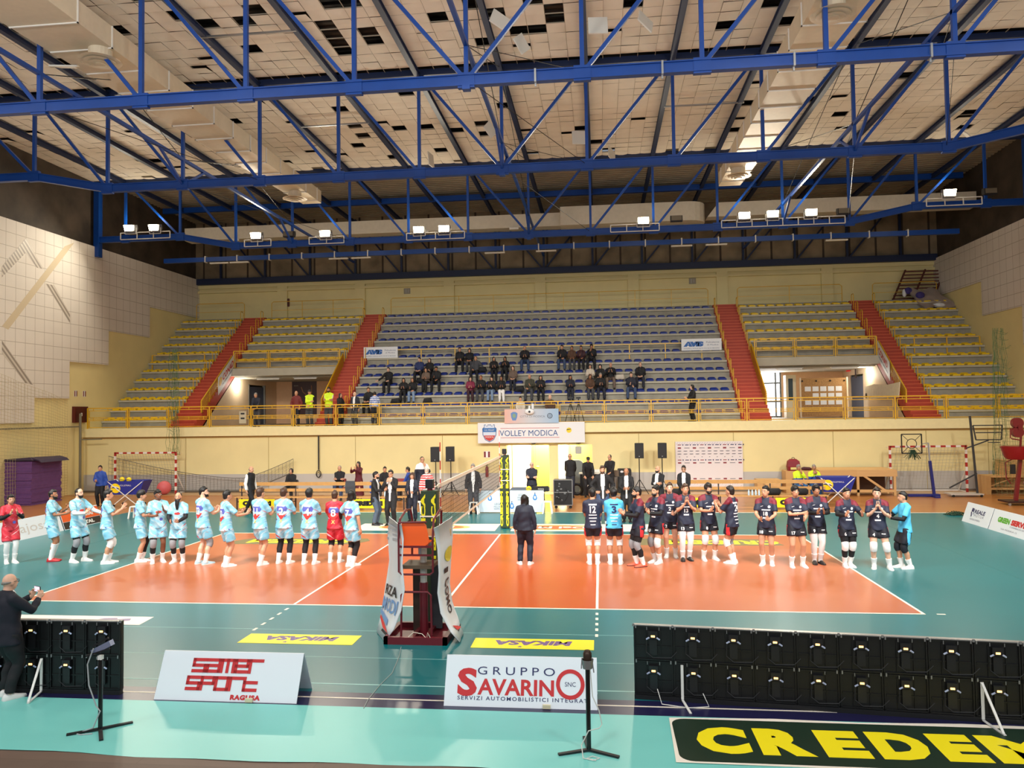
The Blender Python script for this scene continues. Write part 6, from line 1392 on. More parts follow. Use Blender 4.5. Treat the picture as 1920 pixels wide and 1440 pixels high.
# ================================================================ referee stand with its two sponsor banners
g = thing('referee_stand', (.05, -6.5, .006), 'maroon referee stand with a bright orange seat and a foot platform', 'referee stand')
b = MB()
for a, c in (((-.52, -.45, 0), (.54, -.38, .12)), ((-.48, .45, 0), (.5, .52, .12)), ((-.52, -.45, 0), (-.45, .5, .12)), ((.47, -.45, 0), (.54, .5, .12)), ((-.5, -.42, .0), (.52, .48, .03)), ((-.1, -.42, .03), (-.03, .48, .1)), ((.12, -.42, .03), (.19, .48, .1))): b.box(a, c)
b.build('base_frame', MAROON, g)
b = MB(); b.cyl((.05, .05, .05), (.05, .05, .92), .075, n=14); b.build('lower_column', MAROON, g)
b = MB(); b.cyl((.05, .05, .9), (.05, .05, 1.5), .06, n=14); b.build('upper_column', mat('column_white', srgb(214, 208, 196), .35), g)
b = MB(); b.cbox((-.12, .3, .62), (.13, .12, 1.16)); b.build('back_post', mat('post_brown', srgb(70, 56, 46), .5), g)
b = MB(); b.cbox((.2, .38, .6), (.2, .03, 1.1)); b.build('cloth', DGRY, g)
b = MB(); b.tube([(-.26, -.3, .1), (-.25, -.3, .78), (-.2, -.3, .83), (.2, -.3, .83), (.25, -.3, .78), (.26, -.3, .1)], .019, 8); b.build('ladder_frame', MAROON, g)
b = MB(); b.box((-.25, -.25, 1.2), (.27, .25, 1.26)); b.build('foot_platform', mat('platform_wood', srgb(92, 74, 56), .6), g)
b = MB(); b.tube([(-.29, -.3, 1.7), (-.29, -.3, 1.16), (-.24, -.3, 1.12), (.24, -.3, 1.12), (.29, -.3, 1.16), (.29, -.3, 1.7)], .018, 8); b.bar((-.29, -.3, 1.44), (.29, -.3, 1.44), .03); b.bar((-.29, -.3, 1.58), (.29, -.3, 1.58), .035); b.tube([(-.29, -.3, 1.58), (-.29, -.3, 1.98), (.29-.1, -.3, 1.99)], .018, 8); b.build('seat_frame', MAROON, g)
b = MB(); b.cyl((.03, -.12, 1.4), (.03, -.12, 1.6), .03); b.bar((-.2, -.1, 1.6), (.26, -.1, 1.6), .04); b.build('seat_stem', STEEL, g)
sp = [(-.235, .03), (-.2, -.02), (.16, -.03), (.235, .04), (.245, .1), (.19, .34), (.15, .37), (-.21, .37), (-.245, .34)]
b = MB(); b.prism(sp, (-.02, -.30, 1.6), (1, 0, 0), (0, .12, .99), -.02); b.box((-.23, -.28, 1.6), (.2, .12, 1.625)); b.build('orange_seat', mat('seat_orange', srgb(244, 92, 8), .35), g)
for s in (-1, 1):
    b = MB(); b.tube([(s*.29, -.3, 1.7), (s*.29, -.2, 2.02), (s*.3, .25, 2.12), (s*.28, .5, 2.1), (s*.26, .55, 1.9), (s*.26, .5, 1.3)], .02, 8); b.build('arm_rail', MAROON, g)
b = MB(); b.box((-.42, .2, 1.68), (.5, .24, 1.8)); b.build('cross_board', LWOOD, g)
b = MB(); b.tube([(-.1, -.44, .13), (-.02, -.42, .2), (.12, -.4, .17), (.2, -.42, .1), (.22, -.43, .2), (.26, -.43, .12)], .006, 5); b.build('rope', TAPE, g)
BAN = mat('banner_white', srgb(230, 232, 234), .45, noise=.04, nscale=3, bump=.25, bscale=5)
def curved_banner(near, far, yn, yf, label, th=.03):
    """near and far edges given as (x, z) from top to bottom"""
    n = len(near); b = MB(); rings_ = []
    mid = lambda p, q, t: ((p[0]*(1-t)+q[0]*t), yn*(1-t)+yf*t, p[1]*(1-t)+q[1]*t)
    m = 6; O = []; I = []
    for i in range(n):
        for j in range(m+1):
            t = j/m; x, y, z = mid(near[i], far[i], t); bul = .03*math.sin(PI*t)+.012*math.sin(9*t+i*1.3); O.append((x+(-bul if near[0][0] < .1 else bul), y, z)); 
    I = [(x+(.012 if near[0][0] < .1 else -.012), y+.006, z) for x, y, z in O]
    f = []; k = m+1; N = len(O)
    for i in range(n-1):
        for j in range(m): f.append((i*k+j, i*k+j+1, (i+1)*k+j+1, (i+1)*k+j)); f.append((N+i*k+j, N+(i+1)*k+j, N+(i+1)*k+j+1, N+i*k+j+1))
        for j in (0, m): f.append((i*k+j, (i+1)*k+j, N+(i+1)*k+j, N+i*k+j))
    for i in (0, n-1):
        for j in range(m): f.append((i*k+j, i*k+j+1, N+i*k+j+1, N+i*k+j))
    c = np.mean(O, 0); c[2] = 0
    b.add(O+I, f); o = b.build('side_banner', BAN, smooth=180, origin=tuple(c)); tag(o, label, 'banner')
    def at(s, t):
        i = min(int(s*(n-1)), n-2); ff = s*(n-1)-i
        P_ = np.array(O).reshape(n, k, 3); j = min(int(t*m), m-1); g_ = t*m-j
        a = P_[i, j]*(1-g_)+P_[i, j+1]*g_; b_ = P_[i+1, j]*(1-g_)+P_[i+1, j+1]*g_; return a*(1-ff)+b_*ff-c
    def stick(name, shapes, fs, mm, s0, s1, t0, t1, lift=.012):
        """map (u right 0-1, v up 0-1) onto the sheet"""
        out = []
        for u_, v_ in shapes:
            s = s0+(s1-s0)*(1-v_); t = t0+(t1-t0)*u_; p = at(s, t); out.append(p+V(0, -lift, 0)+V((-.012 if near[0][0] < .1 else .012), 0, 0))
        q = MB(); q.add(out, fs); return q.build(name, mm, o)
    return o, stick
def px_xz(*a): return a
nearL = [(-0.182, 1.948), (-0.139, 1.727), (-0.17, 1.286), (-0.147, 0.89), (-0.213, 0.537), (-0.325, 0.228), (-0.472, 0.015)]
farL = [(-0.591, 1.996), (-0.632, 1.648), (-0.607, 1.227), (-0.659, 0.834), (-0.71, 0.478), (-0.77, 0.216), (-0.839, 0.028)]
oL, stL = curved_banner(nearL, farL, -6.85, -6.1, 'white curved sponsor banner with black and blue lettering beside the referee stand')
nearR = [(0.379, 1.906), (0.429, 1.554), (0.452, 1.16), (0.44, 0.836), (0.49, 0.504), (0.639, 0.202), (0.779, 0.039)]
farR = [(0.541, 1.998), (0.556, 1.654), (0.523, 1.236), (0.481, 0.846), (0.515, 0.514), (0.616, 0.257), (0.698, 0.037)]
oR, stR = curved_banner(nearR, farR, -6.85, -6.1, 'white curved sponsor banner with sideways black lettering beside the referee stand')
def tri(s, rot=False):
    vs, fs = text_mesh(s, 1.0, bold=.02, res=2); a = vs.min(0); e = vs.max(0)-a
    P_ = [((v[0]-a[0])/e[0], (v[1]-a[1])/e[1]) for v in vs]
    if rot: P_ = [(v, 1-u) for u, v in P_]
    return P_, fs
INK = mat('ink_black', srgb(30, 30, 34), .5); INKB = mat('ink_blue', srgb(120, 160, 210), .5)
p, f = tri('RZA'); stL('lettering', [(1-u, v) for u, v in p], [t[::-1] for t in f], INK, .50, .58, .2, .9)
p, f = tri('MODI'); stL('lettering', [(1-u, v) for u, v in p], [t[::-1] for t in f], INKB, .60, .72, .1, .95)
for s0 in (.05, .09, .13, .17): stL('print', [(0, 0), (1, 0), (1, 1), (0, 1)], [(0, 1, 2, 3)], mat('ink_grey', srgb(180, 182, 188), .5), s0, s0+.018, .25, .95)
stL('print', [(0, 0), (.5, .1), (1, .7), (1, 1), (.4, .4)], [(0, 1, 2, 3, 4)], PRED, .78, .9, .1, .9); stL('print', [(0, 0), (1, .6), (1, 1), (0, .5)], [(0, 1, 2, 3)], INKB, .72, .84, .35, 1.0)
stL('print', rect(1, 1, .5, .5), [(0, 1, 2, 3)], INK, .9, .93, .1, .5)
p, f = tri('COMO', True); stR('lettering', p, f, INK, .42, .72, .35, .75)
stR('print', ell(1, 1, .5, .5), [tuple(range(28))], mat('ink_yellow', srgb(226, 200, 60), .5), .2, .3, .35, .85)
stR('print', rect(1, 1, .5, .5), [(0, 1, 2, 3)], INK, .33, .37, .3, .5); stR('print', [(0, 1), (.3, .3), (1, 0), (.6, .5)], [(0, 1, 2, 3)], PRED, .8, .93, .2, .8); stR('print', rect(1, 1, .5, .5), [(0, 1, 2, 3)], INK, .9, .92, .4, .9)

# ================================================================ signs on the balcony
SGW = mat('sign_white', srgb(226, 228, 230), .45); SBL = mat('sign_blue', srgb(22, 74, 140), .5); SRED = mat('sign_red', srgb(190, 50, 44), .5)
cx, cz = 1.03-.98, 2.89
x0, z0 = (-2.607, 2.331); x1, z1 = (2.42, 3.275)
cx, cz = (x0+x1)/2, (z0+z1)/2; W_, H_ = x1-x0, 1.02*(z1-z0)
b = MB(); b.box((-W_/2, -.03, -H_/2), (W_/2, .05, H_/2)); sg = b.build('club_sign', SGW); sg.location = (cx, 16.66, cz); tag(sg, 'white sign reading VOLLEY MODICA on the balcony front', 'sign')
text('lettering', 'VOLLEY MODICA', .5, SBL, (-.02*W_, -.032, -.02), (1, 0, 0), (0, 0, 1), sg, .003, (W_*.545, H_*.28))
for z in (-.24, .22): plate('rule', rect(W_*.55, .02), SRED, (-.01*W_, -.032, z*H_), (1, 0, 0), (0, 0, 1), sg, .002, .001)
sh = [(-.3, .30), (-.3, .42), (-.2, .42), (-.2, .36), (-.1, .36), (-.1, .42), (.1, .42), (.1, .36), (.2, .36), (.2, .42), (.3, .42), (.3, .30), (.4, .22), (.38, -.1), (.25, -.34), (0, -.46), (-.25, -.34), (-.38, -.1), (-.4, .22)]
k = H_*.98; sx = -W_*.39
plate('crest', [(x*k*.9, y*k) for x, y in sh], SBL, (sx, -.032, 0), (1, 0, 0), (0, 0, 1), sg, .002, .001)
plate('crest', [(x*k*.82, y*k*.93) for x, y in sh], mat('crest_pale', srgb(206, 218, 234), .5), (sx, -.032, 0), (1, 0, 0), (0, 0, 1), sg, .0032, .001)
plate('crest', [(-.33*k, .05*k), (.33*k, .05*k), (.33*k, .25*k), (-.33*k, .25*k)], mat('crest_blue', srgb(46, 110, 176), .5), (sx, -.032, 0), (1, 0, 0), (0, 0, 1), sg, .0045, .001)
plate('crest', [(-.29*k, -.12*k), (.29*k, -.12*k), (.2*k, -.3*k), (0, -.41*k), (-.2*k, -.3*k)], SRED, (sx, -.032, 0), (1, 0, 0), (0, 0, 1), sg, .0045, .001)
text('lettering', 'A.S. VOLLEY', .2, WHITE, (sx, -.032, .15*k), (1, 0, 0), (0, 0, 1), sg, .006, (.5*k, .08*k)); text('lettering', 'MODICA', .2, WHITE, (sx, -.032, -.2*k), (1, 0, 0), (0, 0, 1), sg, .006, (.4*k, .08*k))
plate('ball', ell(.26*k, .26*k), mat('ball_yellow', srgb(236, 206, 40), .5), (W_*.355, -.032, .1*k), (1, 0, 0), (0, 0, 1), sg, .002, .001); plate('ball', [(-.11*k, 0), (.1*k, .04*k), (.09*k, .07*k), (-.1*k, .05*k)], INK, (W_*.355, -.032, .1*k), (1, 0, 0), (0, 0, 1), sg, .0035, .001)
b = MB(); b.ball((0, 0, 0), (.14, .12, .12), 12, 8); o = b.build('siren', BLACK); o.location = ((0.008,)[0], 16.86, 2.35); tag(o, 'small dark dome fixed under the white VOLLEY MODICA sign', 'dome')
x0, z0 = (-1.321, 3.247); x1, z1 = (1.219, 3.912)
GRAD = bpy.data.materials.new('town_sign'); GRAD.use_nodes = True; nt = GRAD.node_tree; tc = nt.nodes.new('ShaderNodeTexCoord'); sp_ = nt.nodes.new('ShaderNodeSeparateXYZ'); cr = nt.nodes.new('ShaderNodeValToRGB')
nt.links.new(tc.outputs['Generated'], sp_.inputs[0]); nt.links.new(sp_.outputs['X'], cr.inputs['Fac']); cr.color_ramp.elements[0].color = srgb(226, 176, 160)+(1,); cr.color_ramp.elements[1].color = srgb(150, 184, 214)+(1,); e = cr.color_ramp.elements.new(.45); e.color = srgb(198, 200, 204)+(1,)
nt.links.new(cr.outputs['Color'], nt.nodes['Principled BSDF'].inputs['Base Color'])
W2, H2 = x1-x0, z1-z0; b = MB(); b.box((-W2/2, -.02, -H2/2), (W2/2, .02, H2/2)); s2 = b.build('town_sign', GRAD); s2.location = ((x0+x1)/2, 16.58, (z0+z1)/2); tag(s2, 'pink to blue shaded sign reading CITTA DI MODICA above the white sign', 'sign')
text('lettering', 'CITT\u00c0 DI MODICA', .2, mat('town_grey', srgb(110, 116, 130), .5), (.05, -.021, -.01), (1, 0, 0), (0, 0, 1), s2, .003, (W2*.46, H2*.17))
plate('crest', [(-.16, .14), (-.06, .2), (.06, .2), (.16, .14), (.14, -.05), (.08, -.2), (-.08, -.2), (-.14, -.05)], mat('town_blue', srgb(96, 136, 190), .5), (-W2*.32, -.021, 0), (1, 0, 0), (0, 0, 1), s2, .002, .001)
plate('crest', ell(.16, .2), mat('town_green', srgb(130, 160, 130), .5), (-W2*.32, -.021, .02), (1, 0, 0), (0, 0, 1), s2, .0035, .001)
b = MB(); b.torus((W2*.34, -.026, 0), .11, .012, (0, 1, 0), 20, 4); b.bar((W2*.34-.06, -.026, 0), (W2*.34, -.026, .06), .014); b.bar((W2*.34, -.026, .06), (W2*.34+.06, -.026, 0), .014); b.bar((W2*.34+.06, -.026, 0), (W2*.34, -.026, -.06), .014); b.bar((W2*.34, -.026, -.06), (W2*.34-.06, -.026, 0), .014); b.build('emblem', INK, s2)
# white projector clamped on the rail
g = thing('projector', (-0.122, 16.45, 3.781), 'white projector clamped over the pink and blue sign', 'projector')
b = MB(); b.ball((0, 0, 0), (.22, .1, .13), 16, 10); b.build('case', SGW, g, smooth=180); b = MB(); b.cyl((0, -.09, 0), (0, -.12, 0), .05, n=14); b.build('lens', BLACK, g); b = MB(); b.cbox((.14, .1, .25), (.1, .1, .25)); b.cyl((-.02, .05, .1), (-.02, .2, .25), .05); b.build('clamp_arm', SGW, g)
def avis(x, y, z, w_, lb):
    b = MB(); h_ = .62; b.box((-w_/2, 0, -h_/2), (w_/2, .015, h_/2)); o = b.build('banner', SGW); o.location = (x, y, z); tag(o, lb, 'banner')
    text('lettering', 'AVIS', .4, mat('avis_blue', srgb(20, 92, 170), .5), (-w_*.2, 0, .03), (1, 0, 0), (0, 0, 1), o, .003, (w_*.5, .27), bold=.05, shear=.08)
    text('lettering', 'Polivalente', .2, mat('avis_grey', srgb(96, 110, 140), .5), (w_*.28, 0, .12), (1, 0, 0), (0, 0, 1), o, .003, (w_*.32, .085)); text('lettering', 'di Modica', .2, MATS['avis_grey'], (w_*.28, 0, -.02), (1, 0, 0), (0, 0, 1), o, .003, (w_*.28, .075))
    text('lettering', 'DONARE IL SANGUE AIUTA CHI NE HA BISOGNO', .2, MATS['avis_grey'], (0, 0, -.2), (1, 0, 0), (0, 0, 1), o, .003, (w_*.88, .06)); return o
p0 = (-8.986, 22.55, 7.198); p1 = (8.581, 22.55, 7.232)
avis(p0[0], 22.52, p0[2], 1.95, 'white AVIS banner on the rail next to the second red staircase'); avis(p1[0], 22.52, p1[2], 2.1, 'white AVIS banner on the rail next to the third red staircase')
# CONAD banners on the sloping rails
def conad(x, ya, za, yb, zb_, h_, lb, face):
    """banner hung on a sloping rail in the plane x = const; face +1 seen from +X"""
    d = unit(V(0, yb-ya, zb_-za)); L = math.hypot(yb-ya, zb_-za); up_ = V(0, 0, 1)
    g = thing('banner', (x, ya, za), lb, 'banner')
    b = MB(); q = [V(0, 0, 0), d*L, d*L-up_*h_, -up_*h_]; nn = V(.01*face, 0, 0); b.add([p for p in q]+[p+nn for p in q], [(0, 1, 2, 3), (7, 6, 5, 4), (0, 4, 5, 1), (1, 5, 6, 2), (2, 6, 7, 3), (3, 7, 4, 0)]); b.build('sheet', SGW, g)
    dir_ = d if face > 0 else -d
    for s, t, hh, wf, m_ in (('CONAD', .40, .34, .62, BRED), ('PROSSIMA APERTURA', .75, .1, .66, MATS['avis_grey'])):
        vs, fs = text_mesh(s, 1.0, bold=.03, res=2); c = (vs.min(0)+vs.max(0))/2; e = vs.max(0)-vs.min(0); vs = vs-c
        cen = d*L*(.56 if face > 0 else .44)-up_*h_*t
        P_ = [cen+dir_*(v[0]*L*wf/e[0])+up_*(v[1]*hh*h_/e[1]/.9)+V(.016*face, 0, 0) for v in vs]
        q = MB(); q.add(P_, fs); q.build('lettering', m_, g)
    q = MB(); cen = d*L*(.12 if face > 0 else .88)-up_*h_*.4+V(.016*face, 0, 0); q.add([cen+d*(.22*math.cos(a))*1.0+up_*(.22*math.sin(a)) for a in np.arange(20)*2*PI/20], [tuple(range(20))]); q.build('logo', mat('conad_yellow', srgb(236, 186, 40), .5), g)
conad(-17.4, 20.3, 5.85, 22.3, 7.38, .95, 'white CONAD banner on the sloping rail of the first red staircase', 1)
conad(17.4, 20.5, 6.0, 22.4, 7.45, .95, 'white CONAD banner on the sloping rail of the last red staircase', -1)

# ================================================================ props along the far wall
GRW = mat('goal_white', srgb(236, 230, 222), .45); GRR = mat('goal_red', srgb(176, 40, 36), .45); NETG = mat('net_grey', srgb(170, 166, 150), .8); NETD = mat('net_green', srgb(60, 104, 62), .8)
def net_sheet(b, P, nu, nv, r=.006, sag=0.0, seed=0):
    """strings between a grid of points: P(u, v) -> point"""
    rr_ = random.Random(seed)
    G_ = [[V(P(i/nu, j/nv))+V(0, 0, -sag*math.sin(PI*i/nu)*math.sin(PI*j/nv))+V(rr_.uniform(-1, 1), rr_.uniform(-1, 1), rr_.uniform(-1, 1))*r*1.2 for j in range(nv+1)] for i in range(nu+1)]
    for i in range(nu+1):
        for j in range(nv+1):
            if i < nu: b.cyl(G_[i][j], G_[i+1][j], r, n=3, cap=False)
            if j < nv: b.cyl(G_[i][j], G_[i][j+1], r, n=3, cap=False)
def goal(x0, x1, y, lb, h=2.05):
    cx = (x0+x1)/2; g = thing('handball_goal', (cx, y, .02), lb, 'goal'); L = (x1-x0)/2
    def striped(p0, p1, n, nm):
        p0, p1 = V(p0), V(p1); b = MB()
        for i in range(n): b.k = i % 2; b.bar(p0+(p1-p0)*i/n, p0+(p1-p0)*(i+1)/n, .08)
        b.build(nm, [GRR, GRW], g)
    striped((-L, 0, h), (-L, 0, 0), 11, 'post'); striped((L, 0, h), (L, 0, 0), 11, 'post'); striped((-L, 0, h-.04), (L, 0, h-.04), 15, 'crossbar')
    b = MB()
    for s in (-1, 1): b.bar((s*L, 0, .03), (s*L, .8, .03), .05); b.bar((s*L, .05, 1.0), (s*(L+.0), .8, .05), .04); b.bar((s*L, 0, h-.05), (s*L, .4, h-.1), .03)
    b.bar((-L, .8, .03), (L, .8, .03), .05); b.build('rear_frame', GRW, g)
    b = MB(); net_sheet(b, lambda u, v: (-L+2*L*u, .4*min(1, v*2)+.4*max(0, v*2-1), (h-.08)*(1-v)), 22, 14, .005, .0, 3); b.build('net', NETG, g)
    return g
goal(-20.55, -17.4, 16.1, 'red and white striped goal behind the blue ball cart, chevron wall side'); goal(15.75, 18.9, 16.15, 'red and white striped goal behind the portable hoop')
# sagging net hung across the wall and the strap it is tied to
b = MB(); net_sheet(b, lambda u, v: (-21.3+9.6*u, 16.7, (1.85-1.15*math.sin(min(u*1.25, 1)*PI/2)+(.95*max(0, (u-.72)/.28)**1.3))*(1-v)+.12*v+(.9*v*max(0, (u-.72)/.28)**1.3)), 52, 9, .007, 0, 5)
b.tube([(-21.3+9.6*u, 16.68, 1.85-1.15*math.sin(min(u*1.25, 1)*PI/2)+.95*max(0, (u-.72)/.28)**1.3) for u in np.linspace(0, 1, 20)], .016, 5); b.tube([(-21.3+9.6*u, 16.68, .12+.9*max(0, (u-.72)/.28)**1.3) for u in np.linspace(0, 1, 16)], .03, 5)
o = b.build('sagging_net', mat('net_dark_grey', srgb(104, 100, 92), .8)); tag(o, 'grey net sagging along the far wall from the first goal to the hanging strap', 'net')
g = thing('hanging_strap', (-10.5, 16.9, 2.75), 'black strap with a hanging ring on the far wall above the wooden bench', 'strap')
b = MB(); b.box((-.03, -.03, -1.65), (.03, 0, .0)); b.build('strap', BLACK, g); b = MB(); b.torus((0, -.03, -1.85), .12, .02, (0, 1, 0), 18, 6, 1, 1.4); b.torus((0, -.05, -1.88), .08, .015, (0, 1, 0), 16, 5, 1, 1.6); b.build('ring', BLACK, g)
# tall hanging gym nets
def hang_net(x, y, z0, z1, wdt, lb, m, seed, spread):
    b = MB(); rr_ = random.Random(seed)
    for i in range(15):
        px = x+rr_.uniform(-wdt, wdt)*.5; pts = []
        for j in range(18):
            t = j/17; z = z1+(z0-z1)*t; pts.append((px+(rr_.uniform(-.05, .05))+(px-x)*spread*t, y+rr_.uniform(-.08, .08), z))
        b.tube(pts, .006, 3)
    for j in range(40):
        z = z0+(z1-z0)*rr_.random(); t = (z1-z)/(z1-z0); w2 = wdt*.5*(1+spread*t); b.tube([(x-w2*rr_.random(), y, z), (x+w2*rr_.random()*.4, y-.06, z-.12), (x+w2*rr_.random(), y, z+rr_.uniform(-.1, .1))], .006, 3)
    o = b.build('gathered_net', m); tag(o, lb, 'net')
hang_net((-17.652,)[0], 16.3, 1.9, 7.1, .55, 'thin green net gathered in a column before the seats on the chevron wall side', NETD, 4, .3)
hang_net((20.386,)[0], 15.8, .1, 7.1, .8, 'green net gathered in a column before the seats on the plain wall side', NETD, 9, .6)
def curtain_net(x0, y0, x1, y1, z0, z1, nu, nv, lb, m=None, r=.006, top=None):
    b = MB(); net_sheet(b, lambda u, v: (x0+(x1-x0)*u+.05*math.sin(17*u), y0+(y1-y0)*u+.06*math.cos(23*u), z0+((top(u) if top else z1)-z0)*v), nu, nv, r, 0, nu)
    o = b.build('curtain_net', m or NETG); tag(o, lb, 'net')
curtain_net(-22.3, 6.5, -22.2, 15.0, .05, 6.8, 46, 36, 'pale safety net hanging along the chevron wall', mat('net_pale', srgb(176, 160, 110), .8), .0055, lambda u: 6.8-2.2*u)
curtain_net(19.4, 14.6, 22.6, 13.6, .05, 3.4, 24, 24, 'pale safety net hanging beside the red machine', mat('net_olive', srgb(140, 136, 90), .8), .006)
b = MB(); b.cyl((-22.55, 16.3, 0), (-22.55, 16.3, 4.0), .06, n=10); b.bar((-22.55, 16.3, 2.7), (-21.4, 16.3, 2.72), .06); b.bar((-22.6, 16.3, 3.35), (-22.6, 9, 3.35), .07); o = b.build('net_post', mat('post_grey', srgb(124, 118, 96), .5)); tag(o, 'grey steel corner post carrying the net rail at the chevron wall', 'post')
# purple folded mats with a dark cover
g = thing('mat_stack', ((-22.02, 12.701)[0]-.3, (-22.02, 12.701)[1], 0), 'tall stack of purple foam mats with a loose cover on top, at the chevron wall', 'mats')
PURP = mat('foam_purple', srgb(104, 66, 122), .8, noise=.08, nscale=6)
rr_ = random.Random(2)
for i in range(30):
    z = i*.064; dx, dy = rr_.uniform(-.02, .02), rr_.uniform(-.03, .03); b = MB(); b.cbox((dx, dy, z+.031), (1.5, 1.9, .06)); b.build('foam_mat', PURP, g)
b = MB(); b.loft([[(-.9, -1.0, 1.94), (.85, -1.05, 1.96), (.95, 1.0, 1.95), (-.9, .95, 1.94)], [(-.85, -.95, 2.0), (.7, -.95, 2.08), (.7, .9, 2.06), (-.85, .9, 2.0)]]); b.prism([(.7, 2.07), (1.05, 1.98), (1.18, 1.86), (1.0, 1.94), (.7, 1.98)], (0, .9, 0), (1, 0, 0), (0, 0, 1), 1.8); b.build('cover', mat('cover_dark_purple', srgb(52, 38, 62), .7), g)
# ball carts and balls
YBAL = mat('ball_bright_yellow', srgb(246, 214, 20), .45); BLCV = mat('cart_blue', srgb(32, 44, 138), .55)
def ball(loc, r, lb, m=YBAL, m2=None):
    b = MB(); b.ball((0, 0, 0), r, 20, 14); o = b.build('volleyball', m, smooth=180); o.location = loc
    b = MB(); b.rings([((-r*.75, -r*.72, -.1*r), .07*r), ((-r*.35, -r*.97, .12*r), .1*r), ((r*.3, -r*.97, .1*r), .1*r), ((r*.8, -r*.65, -.12*r), .06*r)], 6); b.build('panel', m2 or BNAV, o); tag(o, lb, 'ball'); return o
def cart(loc, lb, rz_=0.0, w_=1.5):
    g = thing('ball_cart', loc, lb, 'ball cart', rz=rz_)
    b = MB(); b.loft([[(-w_*.36, -.3, .5), (w_*.36, -.3, .5), (w_*.36, .3, .5), (-w_*.36, .3, .5)], [(-w_*.5, -.4, 1.08), (w_*.5, -.4, 1.08), (w_*.5, .4, 1.08), (-w_*.5, .4, 1.08)]], False); b.loft([[(-w_*.36, -.3, .5), (w_*.36, -.3, .5), (w_*.36, .3, .5), (-w_*.36, .3, .5)], [(-w_*.36, -.3, .51), (w_*.36, -.3, .51), (w_*.36, .3, .51), (-w_*.36, .3, .51)]]); b.build('basket', BLCV, g)
    for s in (-1, 1):
        for t in (-1, 1): b = MB(); b.bar((s*w_*.48, t*.38, 1.08), (-s*w_*.3, t*.38, .08), .03); b.build('leg', WHITE, g)
    for s in (-1, 1):
        for t in (-1, 1): b = MB(); b.cyl((s*w_*.3, t*.38-.02, .05), (s*w_*.3, t*.38+.02, .05), .05, n=10); b.build('wheel', BLACK, g)
    text('lettering', 'VOLLEYBALL', .1, WHITE, (0, -.365, .9), (1, 0, 0), (0, -.17, 1), g, .006, (.5, .06)); plate('ball_print', ell(.42, .42), YBAL, (-w_*.27, -.34, .78), (1, 0, 0), (0, -.17, 1), g, .008, .002); plate('ball_print', [(-.2, -.0), (-.1, .06), (.1, .02), (.2, -.05), (.1, -.03), (-.1, .01)], BNAV, (-w_*.27, -.34, .78), (1, 0, 0), (0, -.17, 1), g, .012, .002); plate('ball_print', [(-.2, .03), (-.1, .1), (.1, .06), (.2, -.0), (.1, .02), (-.1, .055)], WHITE, (-w_*.27, -.34, .78), (1, 0, 0), (0, -.17, 1), g, .012, .002)
    return g
pL = (-16.976, 11.727); cart((pL[0], pL[1], 0), 'blue ball cart with a yellow ball print behind the sky blue player in white undershorts', .1, 1.6)
ball((pL[0]-.35, pL[1], 1.12), .105, 'yellow and blue ball on top of the cart behind the sky blue team'); ball((pL[0]-.1, pL[1]+.1, 1.1), .105, 'yellow ball lying beside another on the cart behind the sky blue team')
pR = (12.479, 12.226); cart((pR[0]-.2, pR[1], 0), 'blue ball cart with a big yellow ball print behind the navy team', -.05, 1.35)
b = MB(); b.ball((0, 0, 0), .33, 22, 16); o = b.build('exercise_ball', mat('ball_pink', srgb(206, 96, 100), .5), smooth=180); o.location = ((-17.883, 15.455)[0], 15.9, .35); tag(o, 'large pink exercise ball by the far wall inside the goal', 'ball')
# chairs along the wall
def chair(loc, rz_, m, lb, grp=None):
    g = thing('chair', loc, lb, 'chair', grp, rz_)
    b = MB(); b.box((-.22, -.22, .44), (.22, .22, .48)); b.build('seat', m, g); b = MB(); b.prism(rrect(.44, .26, .05), (0, .24, .72), (1, 0, 0), (0, .15, 1), -.03); b.build('backrest', m, g)
    for s in (-1, 1):
        b = MB(); b.tube([(s*.2, -.22, .0), (s*.2, -.2, .45)], .014, 6); b.build('leg', STEEL, g); b = MB(); b.tube([(s*.2, .26, .0), (s*.2, .2, .45), (s*.2, .26, .85)], .014, 6); b.build('leg', STEEL, g)
REDC = mat('chair_red', srgb(160, 44, 44), .5)
for px, lb, m in ((546, 'chair under the hooded person at the far wall', BLACK), (637, 'red chair under the seated man in jeans', REDC), (722, 'chair under the seated man behind the two coaches', BLACK), (748, 'empty red chair by the far wall', REDC), (765, 'dark chair under the person in royal blue', BLACK)):
    p = ((-10.729, 14.063), (-8.613, 14.464), (-6.387, 14.026), (-5.867, 14.437), (-5.346, 14.017))[[546, 637, 722, 748, 765].index(px)]; chair((p[0], p[1]+.05, 0), 0, m, lb)
chair(((11.216, 13.495)[0], (11.216, 13.495)[1]+.05, 0), 0, BLACK, 'chair under the paramedic in fluorescent yellow'); chair(((11.827, 13.491)[0], (11.827, 13.491)[1]+.05, 0), 0, BLACK, 'chair under the paramedic with yellow shoulders')
